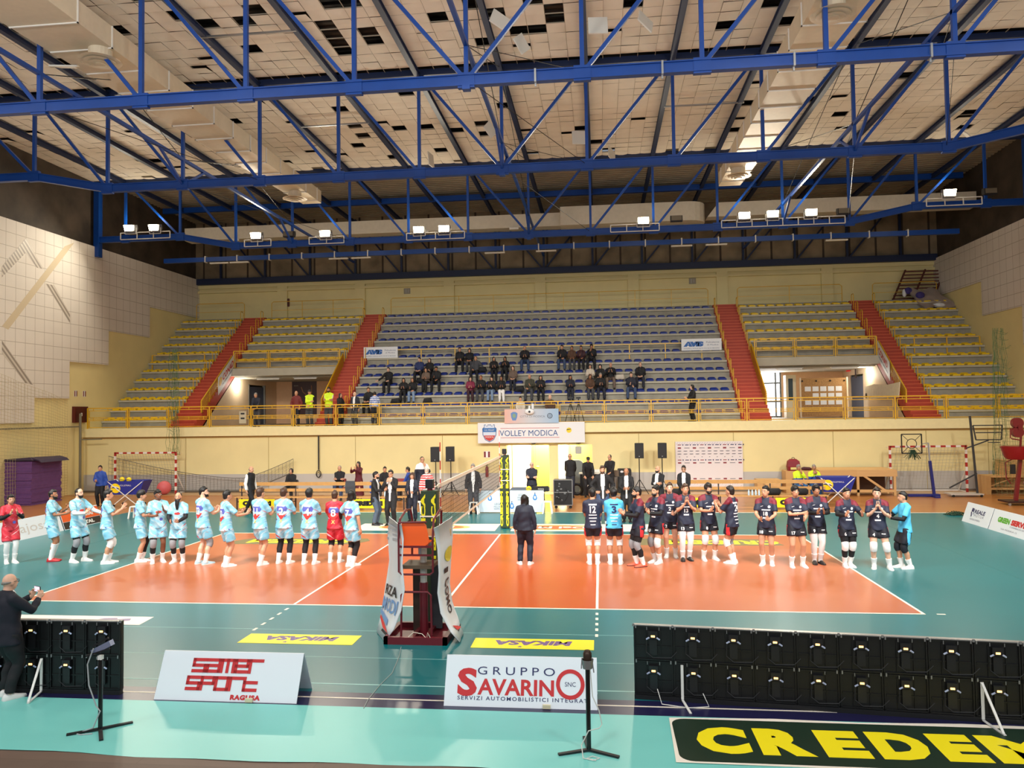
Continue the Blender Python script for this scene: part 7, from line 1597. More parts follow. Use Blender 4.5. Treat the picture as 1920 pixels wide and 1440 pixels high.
# team benches with yellow advertising skirts
BENW = mat('bench_wood', srgb(196, 146, 84), .45, noise=.1, nscale=5)
def bench(x0, x1, y, lb):
    g = thing('team_bench', ((x0+x1)/2, y, 0), lb, 'bench'); L = (x1-x0)/2
    b = MB(); b.box((-L, -.2, .46), (L, .2, .5)); b.build('seat', BENW, g)
    b = MB(); b.box((-L, .22, .92), (L, .25, 1.06)); b.build('backrest', BENW, g); b = MB(); b.box((-L, .22, .68), (L, .25, .8)); b.build('backrest', BENW, g)
    n = int(2*L/1.9)
    for i in range(n+1):
        x = -L+.1+(2*L-.2)*i/n; b = MB(); b.bar((x, -.18, 0), (x, -.18, .48), .045); b.bar((x, .22, 0), (x, .25, 1.06), .045); b.bar((x, -.18, .3), (x, .22, .3), .03); b.build('leg', mat('bench_steel', srgb(50, 40, 40), .4), g)
    for i in range(n):
        if i % 2: continue
        xa = -L+.2+(2*L-.2)*i/n; q = MB(); q.box((xa, -.215, .06), (xa+1.5, -.2, .42)); q.build('advert_panel', STY, g); text('lettering', 'CREDEM', .3, BLACK, (xa+.75, -.216, .25), (1, 0, 0), (0, 0, 1), g, .002, (1.2, .2), bold=.03)
    return g
bench(-11.6, -4.5, 10.6, 'long wooden bench with yellow panels behind the sky blue team'); bench(5.6, 11.6, 10.9, 'long wooden bench with yellow panels behind the navy team')
def bottle(loc, lb, m):
    b = MB(); b.rings([((0, 0, 0), .035), ((0, 0, .15), .035), ((0, 0, .19), .014), ((0, 0, .22), .014)], 10); o = b.build('water_bottle', m, smooth=40); o.location = loc; tag(o, lb, 'bottle', 'bottles by the benches')
BOT = mat('bottle_pale', srgb(190, 214, 230), .15)
for i, x in enumerate((8.72, 8.85, 8.98, 9.1)): bottle((x, 10.88, .5), ['first', 'second', 'third', 'last'][i]+' water bottle on the bench behind players 18 and 17', BOT)
for i, (x, y) in enumerate(((-5.6, 10.6), (-5.4, 10.55))): bottle((x, y, .5), ['dark bottle on the bench behind player 7', 'pale bottle on the bench behind player 7'][i], (BLACK, BOT)[i])
for x, y, c, lb in ((-6.9, 10.55, DGRY, 'dark cloth draped over the bench back behind player 4'), (-5.9, 10.6, ROYAL, 'blue jacket on the bench behind red player 8')):
    b = MB(); b.loft([[(-.2, -.02, 0), (.2, -.02, 0), (.2, .02, 0), (-.2, .02, 0)], [(-.22, -.05, .25), (.2, -.05, .3), (.2, .03, .3), (-.22, .03, .25)], [(-.2, -.02, .5), (.18, -.02, .5), (.18, .02, .5), (-.2, .02, .5)]]); o = b.build('draped_cloth', c); o.location = (x, y+.28, .6); tag(o, lb, 'cloth')
for x, lb in ((-8.3, 'dark sports bag under the bench behind players 2 and 4'), (-9.4, 'dark sports bag on the floor behind player 11'), (5.9, 'black sports bag on the bench end nearest the backdrop'), (9.6, 'dark bag on the bench behind bushy haired player 17'), (10.6, 'dark bag on the bench behind moustached player 9')):
    b = MB(); b.rings([((-.3, 0, .12), (.06, .08)), ((-.24, 0, .13), (.14, .13)), ((.24, 0, .13), (.14, .13)), ((.3, 0, .12), (.06, .08))], 12); o = b.build('sports_bag', BLK, smooth=60); o.location = (x, 10.3 if x < 0 else 10.9, .008 if x < 0 else .5); tag(o, lb, 'bag')
# speakers on stands
def speaker(px_xy, zt, lb1, lb2):
    x, y = px_xy; g = thing('speaker_stand', (x, y, .02), lb2, 'speaker stand'); b = MB(); b.cyl((0, 0, .1), (0, 0, zt-.02), .022, n=8); b.build('pole', BLACK, g)
    for a in (PI/2, PI*7/6, -PI/6):
        b = MB(); b.bar((0, 0, .65), (.45*math.cos(a), .45*math.sin(a), .0), .025); b.bar((0, 0, .3), (.25*math.cos(a), .25*math.sin(a), .28), .02); b.build('leg', BLACK, g)
    g2 = thing('loudspeaker', (x, y, zt), lb1, 'loudspeaker'); b = MB(); b.prism([(-.2, -.18), (.2, -.18), (.15, .18), (-.15, .18)], (0, 0, 0), (1, 0, 0), (0, 1, 0), .68); b.build('cabinet', BLACK, g2)
    b = MB(); b.box((-.185, -.19, .05), (.185, -.18, .64)); b.build('grille', mat('grille', srgb(30, 30, 32), .6), g2); b = MB(); b.cbox((0, -.192, .09), (.05, .006, .03)); b.build('badge', STEEL, g2)
speaker(((-4.383, 14.214)[0], 15.4), 1.55, 'black loudspeaker partly behind the tall man with white shoulders', 'black tripod stand under the loudspeaker behind the tall man'); speaker((-3.72, 15.6), 1.55, 'black loudspeaker standing clear above the volleyball net', 'black tripod stand seen through the volleyball net')
speaker((4.86, 15.9), 1.62, 'black loudspeaker nearer the mixing desk, of the pair by the backdrop', 'tripod stand of the loudspeaker nearer the mixing desk'); speaker((5.88, 15.9), 1.62, 'black loudspeaker nearer the sponsor backdrop', 'tripod stand of the loudspeaker nearer the sponsor backdrop')
# scorer table with its printed skirt
g = thing('scorer_table', (-.28, 9.75, .008), 'long white scorer table with printed skirt behind the far net post', 'table')
b = MB(); b.box((-1.3, -.3, .72), (1.3, .35, .76)); b.build('table_top', WHITE, g); SKW = mat('skirt_pale_blue', srgb(206, 222, 232), .55)
for i in (0, 1): b = MB(); b.box((-1.3+1.3*i, -.33, .03), (-.02+1.3*i, -.31, .84)); b.build('skirt_panel', SKW, g)
for s in (-1, 1): b = MB(); b.box((s*1.25-.03, -.25, 0), (s*1.25+.03, .3, .72)); b.build('leg', STEEL, g)
LEGB = mat('lega_blue', srgb(60, 130, 200), .5); LEGG = mat('lega_text', srgb(80, 84, 100), .5)
for x, z in ((-.75, .58), (.08, .28), (.95, .6), (-1.05, .25)):
    if x > -1: plate('drop_logo', [(0, .13), (.05, .05), (.085, -.04), (.06, -.11), (0, -.13), (-.06, -.11), (-.085, -.04), (-.05, .05)], LEGB, (x, -.331, z), (1, 0, 0), (0, 0, 1), g, .002, .001); plate('drop_logo', ell(.08, .12, 0, -.02), SKW, (x, -.331, z), (1, 0, 0), (0, 0, 1), g, .0035, .001); plate('drop_logo', ell(.04, .04), BNAV, (x, -.331, z+.14), (1, 0, 0), (0, 0, 1), g, .002, .001)
for x, z in ((-.45, .28), (.45, .62), (.6, .25)):
    text('lettering', 'LEGA', .2, LEGG, (x, -.331, z+.05), (1, 0, 0), (0, 0, 1), g, .002, (.24, .08)); text('lettering', 'PALLAVOLO', .2, LEGG, (x+.06, -.331, z-.05), (1, 0, 0), (0, 0, 1), g, .002, (.42, .06)); text('lettering', 'SERIE A', .2, BNAV, (x+.06, -.331, z-.13), (1, 0, 0), (0, 0, 1), g, .002, (.42, .05))
b = MB(); b.prism([(-.17, 0), (.17, 0), (.17, .23), (-.17, .23)], (0, 0, 0), (1, 0, 0), (0, -.2, 1), -.015); b.box((-.17, .0, 0), (.17, .24, .015)); o = b.build('laptop', mat('laptop_grey', srgb(110, 112, 110), .4)); o.location = (-.62, 9.75, .77); tag(o, 'grey laptop on the scorer table beside the far post', 'laptop')
ball((.42, 9.7, .88), .105, 'bright yellow ball on the scorer table'); b = MB(); b.box((-.3, -.1, 0), (.28, .1, .2)); o = b.build('score_console', BLACK); o.location = (.88, 9.8, .77); tag(o, 'black console with white print on the scorer table', 'console'); text('lettering', 'MODICA', .1, WHITE, (0, -.1, .1), (1, 0, 0), (0, 0, 1), o, .002, (.22, .05))
# white stools
def stool(x, y, lb):
    g = thing('plastic_stool', (x, y, .008), lb, 'stool'); b = MB(); b.prism(rrect(.3, .3, .05), (0, 0, .42), (1, 0, 0), (0, 1, 0), .035); b.build('seat', WHITE, g)
    for s in (-1, 1):
        for t in (-1, 1): b = MB(); b.bar((s*.12, t*.12, .43), (s*.17, t*.17, 0), .05); b.build('leg', WHITE, g)
stool((-1.591, 9.135)[0], (-1.591, 9.135)[1], 'white plastic stool before the man in dark suit behind the net'); stool((1.148, 9.307)[0], (1.148, 9.307)[1], 'white plastic stool beside the black equipment rack'); stool((-14.335, 7.827)[0]+.1, (-14.335, 7.827)[1], 'white plastic stool in front of the ball cart, sky blue side'); stool((-3.776, 9.265)[0], (-3.776, 9.265)[1], 'white plastic stool behind the orange seat')
# equipment rack
g = thing('equipment_rack', (1.66, 10.9, 0), 'black equipment rack on wheels with silver edges', 'equipment rack'); L, H_ = .36, .98
b = MB(); b.box((-L, -.2, .14), (L, .3, .14+H_)); b.build('case', BLACK, g)
b = MB()
for x in (-L, L):
    b.bar((x, -.21, .14), (x, -.21, .14+H_), .03)
for z in (.14, .64, .14+H_): b.bar((-L, -.21, z), (L, -.21, z), .03)
b.build('edge_trim', LATCH, g)
b = MB(); rr_ = random.Random(8)
for i in range(9): b.cbox((rr_.uniform(-.25, .25), -.215, rr_.uniform(.25, 1.0)), (rr_.uniform(.05, .12), .02, rr_.uniform(.03, .07)))
b.build('modules', mat('module_grey', srgb(110, 112, 114), .4), g)
for s in (-1, 1):
    b = MB(); b.cyl((s*.28, -.12, .06), (s*.28, -.08, .06), .06, n=12); b.build('wheel', BLACK, g); b = MB(); b.tube([(s*.1, -.22, .8), (s*.2, -.26, .6), (s*.12, -.25, .4), (s*.05, -.22, .3)], .012, 5); b.build('cable', CABLE, g)
# mixing desk, stacked cases, laptop stand
g = thing('mixing_desk', (2.75, 15.7, 0), 'black mixing desk case with white SIPC lettering and papers', 'mixing desk'); b = MB(); b.box((-.55, -.3, 0), (.55, .35, .95)); b.build('case', BLACK, g); b = MB(); b.box((-.6, -.35, .95), (.5, .35, .99)); b.build('table_top', mat('paper', srgb(232, 230, 222), .6), g)
text('lettering', 'SIPC', .2, WHITE, (-.2, -.3, .42), (1, 0, 0), (0, 0, 1), g, .003, (.3, .11), bold=.02); plate('logo', ell(.22, .3), mat('logo_rust', srgb(170, 80, 60), .5), (-.1, -.3, .65), (1, 0, 0), (0, 0, 1), g, .003, .001); b = MB(); b.prism([(-.3, 0), (.3, 0), (.3, .3), (-.3, .3)], (.25, -.1, 1.0), (1, 0, 0), (0, .9, .35), .02); b.build('paper_sheet', SGW, g)
b = MB(); b.prism(rrect(.8, 1.5, .25), (0, .05, .75), (1, 0, 0), (0, 0, 1), -.5); o = b.build('flight_case', mat('case_grey', srgb(116, 122, 118), .45)); o.location = (1.95, 16.5, 0); tag(o, 'grey rounded case standing between the crested man and the mixing desk', 'case')
b = MB(); b.torus((0, 0, 0), .22, .07, (0, 1, 0), 18, 8); o = b.build('cable_coil', BLACK); o.location = (2.05, 15.3, .3); tag(o, 'coil of black cable leaning on the mixing desk', 'cable coil')
g = thing('laptop_stand', (3.72, 15.2, 0), 'laptop stand with an open grey laptop in front of the headphone man', 'laptop stand'); b = MB(); b.cyl((.05, 0, 0), (.05, 0, .85), .02); b.bar((-.2, 0, .01), (.3, 0, .01), .04); b.build('pole', STEEL, g); b = MB(); b.box((-.25, -.15, .85), (.25, .15, .87)); b.build('tray', BLACK, g); b = MB(); b.prism([(-.22, 0), (.22, 0), (.22, .28), (-.22, .28)], (-.02, -.12, .87), (1, 0, 0), (0, -.1, 1), -.015); b.build('laptop_lid', mat('laptop_brown', srgb(112, 98, 82), .4), g)
b = MB(); b.prism(rrect(.62, 1.1, .06), (0, 0, .57), (1, 0, 0), (0, 0, 1), -.5); o = b.build('flight_case', BLACK); o.location = (4.2, 16.1, 0); tag(o, 'tall black flight case beside the laptop stand', 'case'); plate('badge', ell(.14, .1), SGW, (-.12, 0, 1.0), (1, 0, 0), (0, 0, 1), o, .003, .001)
# sponsor backdrop
x0, z0 = (6.573, 0.099); x1, z1 = (9.595, 2.305)
W_, H_ = x1-x0, z1-z0; BDW = mat('backdrop_white', srgb(226, 218, 218), .55)
b = MB(); b.box((0, -.02, 0), (W_, .02, H_)); bd = b.build('sponsor_backdrop', BDW); bd.location = (x0, 16.93, z0); tag(bd, 'white sponsor backdrop full of small logos on the far wall', 'backdrop panel')
rr_ = random.Random(4); GRL = mat('print_grey', srgb(120, 116, 122), .6); PRD2 = mat('print_maroon', srgb(140, 50, 60), .6)
rows_ = [(.93, 'VOLLEY MODICA 2', 9, .05), (.865, 'mix', 9, .07), (.80, 's', 11, .055), (.74, 's', 11, .055), (.68, 'd', 9, .05), (.615, 'VOLLEY MODICA', 9, .05), (.555, 'mix', 9, .065), (.40, 'none', 0, 0), (.30, 'none', 0, 0), (.225, 'mix', 9, .065)]
for fz, kind, n, hh in rows_:
    for i in range(n):
        x = W_*(.06+.9*i/max(1, n-1)); m_ = PRD2 if (kind == 'mix' and i % 2 == 0) else GRL
        if kind == 'mix': plate('logo', rect(.15 if i % 2 == 0 else .24, hh*1.0 if i % 2 == 0 else .03), m_, (x, -.021, fz*H_), (1, 0, 0), (0, 0, 1), bd, .001, .001)
        elif kind == 's': plate('logo', [(-.09, -.015), (.03, -.02), (.1, .0), (.06, .02), (-.08, .018)], m_, (x, -.021, fz*H_), (1, 0, 0), (0, 0, 1), bd, .001, .001)
        elif kind == 'd': plate('logo', rect(.05, .03), m_, (x, -.021, fz*H_), (1, 0, 0), (0, 0, 1), bd, .001, .001)
        else: plate('logo', rect(.16, .035), BNAV if i % 3 else PRD2, (x, -.021, fz*H_), (1, 0, 0), (0, 0, 1), bd, .001, .001); plate('logo', ell(.05, .07), BNAV, (x+.16, -.021, fz*H_), (1, 0, 0), (0, 0, 1), bd, .001, .001)
for i in range(26):
    for zz in (.985, .1):
        x = W_*(.01+.97*i/26); plate('pattern', [(0, -.05), (.02, -.05), (.1, .05), (.08, .05)], mat('print_pale', srgb(186, 178, 184), .6), (x, -.021, min(zz, .96)*H_+(.0 if zz > .5 else rr_.uniform(-.1, .1))), (1, 0, 0), (0, 0, 1), bd, .001, .001)
# plywood boxes, backpack, stage
def crate(loc, sz, lb):
    b = MB(); b.cbox((0, 0, sz[2]/2), sz); o = b.build('plywood_crate', LWOOD); o.location = loc; tag(o, lb, 'crate'); return o
crate((10.55, 16.4, 0), (1.0, .7, .62), 'low plywood crate beside the sponsor backdrop'); crate((11.85, 16.4, 0), (1.15, .8, 1.0), 'tall plywood crate carrying the dark red backpack'); crate((9.9, 12.4, 0), (.6, .4, .8), 'pale wooden box behind the bench with bottles on top')
g = thing('backpack', (11.65, 16.2, 1.0), 'dark red emergency backpack with a yellow reflective band', 'backpack')
b = MB(); b.loft([[(-.24, -.15, 0), (.24, -.15, 0), (.24, .15, 0), (-.24, .15, 0)], [(-.27, -.18, .2), (.27, -.18, .2), (.27, .16, .2), (-.27, .16, .2)], [(-.24, -.14, .42), (.24, -.14, .42), (.24, .14, .42), (-.24, .14, .42)], [(-.12, -.08, .52), (.12, -.08, .52), (.12, .1, .52), (-.12, .1, .52)]]); o = b.build('bag', mat('bag_red', srgb(130, 18, 34), .6)); b = MB(); b.box((-.16, -.195, .06), (.16, -.18, .16)); b.build('band', mat('band_yellow', srgb(226, 216, 130), .5), g); o.parent = g
b = MB(); b.torus((0, 0, .53), .06, .012, (0, 1, 0), 12, 5); b.build('handle', BLACK, g)
b = MB(); b.rings([((-.2, 0, .08), .05), ((-.1, 0, .09), .08), ((.15, 0, .08), .07), ((.22, 0, .06), .04)], 8); o = b.build('first_aid_pouch', mat('bag_dark_red', srgb(70, 16, 28), .6)); o.location = (12.2, 16.2, 1.0); tag(o, 'small dark red pouch lying beside the backpack', 'pouch')
g = thing('wooden_stage', (14.0, 15.9, 0), 'wooden trestle stage with angled legs against the far wall', 'stage')
b = MB(); b.box((-1.55, -.8, .98), (1.65, .85, 1.1)); b.build('deck', LWOOD, g); b = MB(); b.box((-1.55, -.82, .82), (1.65, -.76, .98)); b.build('apron', LWOOD, g)
for x in (-1.45, .05, 1.55): b = MB(); b.bar((x, -.75, 0), (x, -.75, .9), .1); b.bar((x, .75, 0), (x, .75, .9), .1); b.build('leg', LWOOD, g)
b = MB(); b.bar((.3, -.75, .85), (1.3, -.75, .12), .09); b.bar((-1.4, -.75, .2), (1.5, -.75, .2), .1, .12); b.bar((-.3, .3, .85), (-1.3, .3, .1), .09); b.build('brace', LWOOD, g)
b = MB(); b.box((-1.5, .5, .05), (1.6, .55, .9)); b.build('back_panel', mat('dark_brown_wood', srgb(90, 62, 44), .7), g)  # back panel in a darker brown than the plywood parts
# wooden cabinets near the red machine
g = thing('wooden_cabinet', (20.4, 15.9, 0), 'low wooden cabinet with open shelf beside the red machine', 'cabinet'); b = MB()
for a, c in (((-1.0, -.4, .72), (1.1, .4, .8)), ((-1.0, -.4, 0), (-.82, .4, .72)), ((1.0, -.4, 0), (1.1, .4, .72)), ((-.82, -.4, .2), (1.0, .4, .28)), ((-.82, .35, .0), (1.0, .4, .72))): b.box(a, c)
b.build('carcass', LWOOD, g); b = MB(); b.bar((-.8, -.1, .3), (.2, -.1, .68), .05); b.build('brace', LWOOD, g)
crate((20.9, 16.4, .8), (1.2, .5, .62), 'plywood box standing on the low wooden cabinet')
# portable basketball hoops
g = thing('portable_hoop', (16.4, 14.7, 0), 'blue portable hoop stand with square ring frame and green net bundle', 'basketball hoop')
b = MB(); b.bar((.55, 0, .1), (.42, 0, 1.5), .1); b.build('lower_post', mat('hoop_blue', srgb(28, 34, 110), .4), g); b = MB(); b.bar((.42, 0, 1.45), (.38, 0, 2.25), .05); b.bar((.38, 0, 2.25), (.1, 0, 2.2), .03); b.build('upper_post', mat('post_pale', srgb(150, 150, 152), .4), g)
b = MB(); b.box((-.5, -.12, .02), (.75, .12, .12)); b.box((.4, -.5, .0), (.6, .5, .06)); b.build('base', MATS['hoop_blue'], g)
b = MB(); cx, cz = -.28, 2.22; h = .4
for p, q in (((-h, -h), (h, -h)), ((h, -h), (h, h)), ((h, h), (-h, h)), ((-h, h), (-h, -h))): b.bar((cx+p[0], 0, cz+p[1]), (cx+q[0], 0, cz+q[1]), .04)
for s in (-1, 1):
    for t in (-1, 1): b.bar((cx+s*.15, 0, cz+t*.15), (cx+s*h, 0, cz+t*h), .018)
b.torus((cx, 0, cz), .2, .015, (0, 1, 0), 20, 5); b.build('ring_frame', BLACK, g)
b = MB(); rr_ = random.Random(3)
for i in range(26): a = rr_.uniform(-.35, .35); b.tube([(cx+a*.3, -.03, cz-.25), (cx+a*.6, -.05, cz-.45), (cx+a, -.02, cz-.62+rr_.uniform(-.06, .06))], .01, 4)
b.build('net_bundle', mat('net_dark_green', srgb(34, 62, 40), .8), g)
g = thing('portable_hoop', (18.75, 14.9, 0), 'dark steel portable backboard frame on a wheeled base by the goal', 'basketball hoop')
b = MB(); b.bar((-.0, 0, .1), (-.2, 0, 3.35), .07); b.bar((-1.1, 0, .35), (0, 0, .95), .05); b.build('post', mat('hoop_dark', srgb(50, 52, 56), .45), g); b = MB(); b.box((-1.2, -.35, .08), (.1, .35, .13)); b.build('base', mat('base_pale', srgb(190, 180, 170), .5), g)
for x in (-1.1, 0): b = MB(); b.cyl((x, -.38, .05), (x, -.32, .05), .05); b.build('wheel', BLACK, g)
b = MB()
for p, q in (((.0, 2.35), (1.0, 2.35)), ((1.0, 2.35), (1.05, 2.95)), ((1.05, 2.95), (-.1, 2.95)), ((.0, 2.65), (1.0, 2.65)), ((-.1, 2.95), (0, 2.35)), ((-.4, 2.0), (.5, 2.33))): b.bar((p[0], -.02, p[1]), (q[0], -.02, q[1]), .045)
b.torus((.6, -.25, 2.25), .22, .012, (0, 0, 1), 18, 5); b.build('backboard_frame', MATS['hoop_dark'], g)
# ball machine
g = thing('ball_machine', ((18.595, 12.044)[0]+.12, (18.595, 12.044)[1], 0), 'tall dark red ball throwing machine with two wheels and a red bowl', 'ball machine'); MR = mat('machine_red', srgb(116, 22, 30), .35)
b = MB(); b.bar((.1, 0, .12), (.35, 0, 2.0), .12); b.build('mast', MR, g); b = MB(); b.bar((.3, 0, 1.9), (.42, 0, 3.0), .06); b.tube([(-.05, 0, .8), (-.2, 0, 1.0), (-.22, 0, 1.6), (.1, 0, 1.75)], .02, 6); b.tube([(.4, 0, .8), (.55, 0, 1.1), (.5, 0, 1.6)], .02, 6); b.build('frame_tube', MR, g)
b = MB(); b.rings([((.2, 0, 1.72), .34), ((.2, 0, 1.8), .42), ((.2, 0, 2.2), .55), ((.2, 0, 2.22), .5), ((.2, 0, 1.85), .36)], 16, False); b.build('bowl', mat('bowl_red', srgb(140, 18, 30), .3), g, smooth=40)
for z in (2.75, 3.1): b = MB(); b.cyl((.25, -.1, z), (.25, .1, z), .2, n=20); b.build('throwing_wheel', MR, g)
b = MB(); b.tube([(-.05, -.12, 2.9), (-.06, -.12, 2.55), (.0, -.12, 2.5), (.3, -.12, 2.45)], .022, 6); b.cbox((.3, -.1, 2.92), (.14, .05, .16)); b.build('wheel_bracket', MR, g); b = MB(); b.cbox((.0, -.08, 1.35), (.16, .1, .36)); b.build('control_box', BLACK, g)
b = MB(); b.box((-.35, -.4, .1), (.6, .4, .16)); b.build('base', mat('base_dark', srgb(46, 20, 24), .4), g)
for x in (-.28, .28): b = MB(); b.cyl((x, -.36, .05), (x, -.32, .05), .05, n=12); b.build('wheel', STEEL, g)
# green net heap on the floor
b = MB(); rr_ = random.Random(6)
for i in range(40): a = rr_.uniform(0, 6.28); r = rr_.uniform(.05, .45); b.tube([(r*math.cos(a), r*.5*math.sin(a), .02), (r*.6*math.cos(a+1), r*.4*math.sin(a+1), rr_.uniform(.05, .14)), (r*math.cos(a+2), r*.5*math.sin(a+2), .02)], .012, 4)
o = b.build('net_heap', MATS['net_dark_green']); p = (15.345, 9.01); o.location = (p[0], p[1], 0); tag(o, 'heap of dark green net on the floor beside the white board', 'net')

# ================================================================ wall fittings
def hydrant(loc, X, Y, lb, w_=.55, h_=.65):
    g = thing('hydrant_box', loc, lb, 'hydrant box'); b = MB(); b.prism(rect(w_, h_), (0, 0, 0), X, Y, .15); b.build('box', mat('hydrant_red', srgb(92, 20, 18), .45), g); plate('label', rect(.1, .16), SGW, (0, 0, 0), X, Y, g, .155, .002); b = MB(); n_ = unit(np.cross(V(X), V(Y))); b.prism(rect(w_*.86, h_*.84), n_*.151, X, Y, .004); b.build('door', mat('hydrant_red_dark', srgb(74, 16, 16), .4), g)
def exit_sign(loc, X, Y, lb, w_=.22, h_=.3):
    g = thing('wall_sign', loc, lb, 'sign'); b = MB(); b.prism(rect(w_, h_), (0, 0, 0), X, Y, .015); b.build('plate', SGW, g)
    for s in (-1, 1): plate('pictogram', rect(w_*.3, h_*.9, s*w_*.33), mat('sign_dark_red', srgb(120, 20, 26), .5), (0, 0, 0), X, Y, g, .017, .001)
YX = (0, 1, 0); UZ = (0, 0, 1)
hydrant((-22.85, 16.6, 3.95), YX, UZ, 'dark red hydrant box at the balcony end by the chevron wall', 1.0, .8)
exit_sign((-22.85, 16.35, 5.0), YX, UZ, 'small red and white sign above the hydrant box, nearer the court'); exit_sign((-22.85, 17.0, 5.0), YX, UZ, 'small red and white sign above the hydrant box, nearer the seats')
p = (-16.828, 28, 11.003); hydrant((p[0], 28.19, p[2]), (1, 0, 0), UZ, 'dark red hydrant box on the rear wall above the dark poster passage', .42, .5); exit_sign((p[0], 28.19, p[2]+.75), (1, 0, 0), UZ, 'red and white sign on the rear wall above the hydrant box, chevron wall side')
p = (16.709, 28, 11.054); hydrant((p[0], 28.19, p[2]), (1, 0, 0), UZ, 'dark red hydrant box on the rear wall above the notice board passage', .45, .52); exit_sign((p[0], 28.19, p[2]+.75), (1, 0, 0), UZ, 'red and white sign on the rear wall above the hydrant box, plain wall side')
for px, lb in (((-8.868, 28, 11.51), 'faded grey wall sign above the blue seats, chevron wall side'), ((8.863, 28, 11.568), 'faded grey wall sign above the blue seats, plain wall side')):
    g = thing('wall_sign', (px[0], 28.0, px[2]), lb, 'sign'); b = MB(); b.prism(rect(.42, .36), (0, .18, 0), (1, 0, 0), UZ, .012); b.build('plate', mat('faded_plate', srgb(158, 150, 132), .6), g); plate('pictogram', rect(.08, .26, -.07), mat('faded_ink', srgb(176, 172, 164), .6), (0, .18, 0), (1, 0, 0), UZ, g, .014, .001); plate('pictogram', rect(.06, .2, .08), MATS['faded_ink'], (0, .18, 0), (1, 0, 0), UZ, g, .014, .001)
p = (-2.238, 16.98, 1.78); exit_sign((p[0], 16.99, p[2]), (1, 0, 0), UZ, 'red and white extinguisher sign on the far wall left of the doorway' if False else 'red and white extinguisher sign on the far wall beside the white door', .3, .3)
g = thing('fire_extinguisher', (p[0]+.0, 16.9, p[2]-1.05), 'red fire extinguisher on the far wall seen above the net', 'fire extinguisher'); b = MB(); b.rings([((0, 0, 0), .07), ((0, 0, .42), .07), ((0, 0, .5), .03)], 12); b.build('cylinder', mat('extinguisher_red', srgb(130, 24, 24), .4), g, smooth=40); b = MB(); b.tube([(0, 0, .5), (.04, -.02, .62), (.12, -.02, .66)], .012, 6); b.tube([(.0, -.03, .52), (-.07, -.05, .6), (-.02, -.04, .7), (.07, -.04, .74)], .012, 6); b.build('hose', BLACK, g)
g = thing('junction_box', (1.98+.2, 16.97, 1.95), 'grey junction box with hanging cables by the yellow doorway', 'junction box'); b = MB(); b.box((-.15, -.08, -.18), (.15, .0, .18)); b.build('box', mat('box_grey', srgb(170, 168, 160), .5), g); b = MB()
for dx in (-.05, .0, .05): b.tube([(dx, -.03, .9), (dx*1.5, -.04, .4), (dx, -.03, .15)], .012, 5)
b.build('cable', CABLE, g); g.location = ((2.107,)[0], 16.97, 1.95)
# ---- passage with the dark poster
p = (-15.54, 28.1, 5.736)
g = thing('poster', (p[0], 28.135, 4.85), 'dark maroon poster with a pale stretching figure on the passage wall', 'poster'); b = MB(); b.box((-.92, 0, -1.1), (.72, .02, 1.1)); b.build('sheet', mat('poster_maroon', srgb(60, 20, 24), .5), g)
PF = mat('poster_pale', srgb(176, 130, 100), .6); b = MB(); b.tube([(.1, -.004, -.9), (.08, -.004, -.3), (.12, -.004, .1), (-.2, -.004, .4), (-.3, -.004, .7)], .035, 6); b.tube([(.12, -.004, .1), (.4, -.004, .3), (.38, -.004, .8)], .03, 6); b.build('figure', PF, g); b = MB(); b.box((-.8, -.006, .75), (-.5, 0, .82)); b.box((-.8, -.006, .2), (-.66, 0, .26)); b.box((-.62, -.006, -.6), (-.4, 0, -.2)); b.build('print', mat('poster_grey', srgb(120, 104, 96), .6), g)
# ---- passage with the notice board
g = thing('notice_board', (15.1, 24.6, ZB), 'large particle board screen with rows of white sheets in the passage', 'notice board')
x0, z0 = (14.132, 3.33); x1, z1 = (16.612, 5.399)
w_ = x1-x0; g.location = ((x0+x1)/2, 24.6, ZB); H2 = z1-ZB
b = MB(); b.box((-w_/2, 0, .1), (w_/2, .04, H2)); b.build('board', mat('osb', srgb(166, 124, 72), .7, noise=.25, nscale=14), g)
for j in range(3):
    for i in range(5):
        if j == 1 and i == 0: continue
        b = MB(); cx_ = -w_*.34+w_*.165*i; cz_ = H2*.73-H2*.17*j; b.box((cx_-w_*.065, -.008, cz_-H2*.06), (cx_+w_*.065, 0, cz_+H2*.06)); b.build('paper_sheet', SGW, g)
for i in range(4): b = MB(); b.ball((-w_*.46+w_*.3*i, -.04, H2*.93), .05, 8, 6); b.build('knob', BLACK, g)
for s in (-1, 1): b = MB(); b.box((s*w_/2-.04, -.03, 0), (s*w_/2+.04, .06, H2+.04)); b.build('post', mat('post_cream', srgb(226, 206, 176), .5), g)
x0 = (13.758,)[0]
g = thing('display_cabinet', (x0, 25.2, ZB), 'narrow white cabinet with a glass front beside the notice board', 'cabinet'); b = MB(); b.box((-.25, 0, 0), (.3, .6, 2.4)); b.build('case', mat('cabinet_cream', srgb(236, 226, 190), .5), g); b = MB(); b.box((-.12, -.01, 1.0), (.12, 0, 2.2)); b.build('glass_front', mat('cabinet_glass', srgb(70, 84, 88), .1), g)
x0, z0 = (12.848, 3.223); x1, z1 = (13.848, 6.169)
SKYW = mat('daylight_pane', (1, 1, 1), .3, emit=5.5, ecol=(.93, .97, 1.0))
b = MB(); b.box((x0-.9, 28.1, ZB), (x1, 28.13, z1)); o = struct(b.build('window_1', SKYW)); q = MB()
for xx in (x0-.9, x1, x1-.28): q.box((xx-.05, 28.04, ZB), (xx+.05, 28.1, z1+.05))
for zz in (ZB+.05, ZB+.95, ZB+2.05, z1): q.box((x0-.9, 28.05, zz-.05), (x1, 28.1, zz+.05))
q.build('window_frame', mat('frame_blue_grey', srgb(110, 116, 124), .4), o)
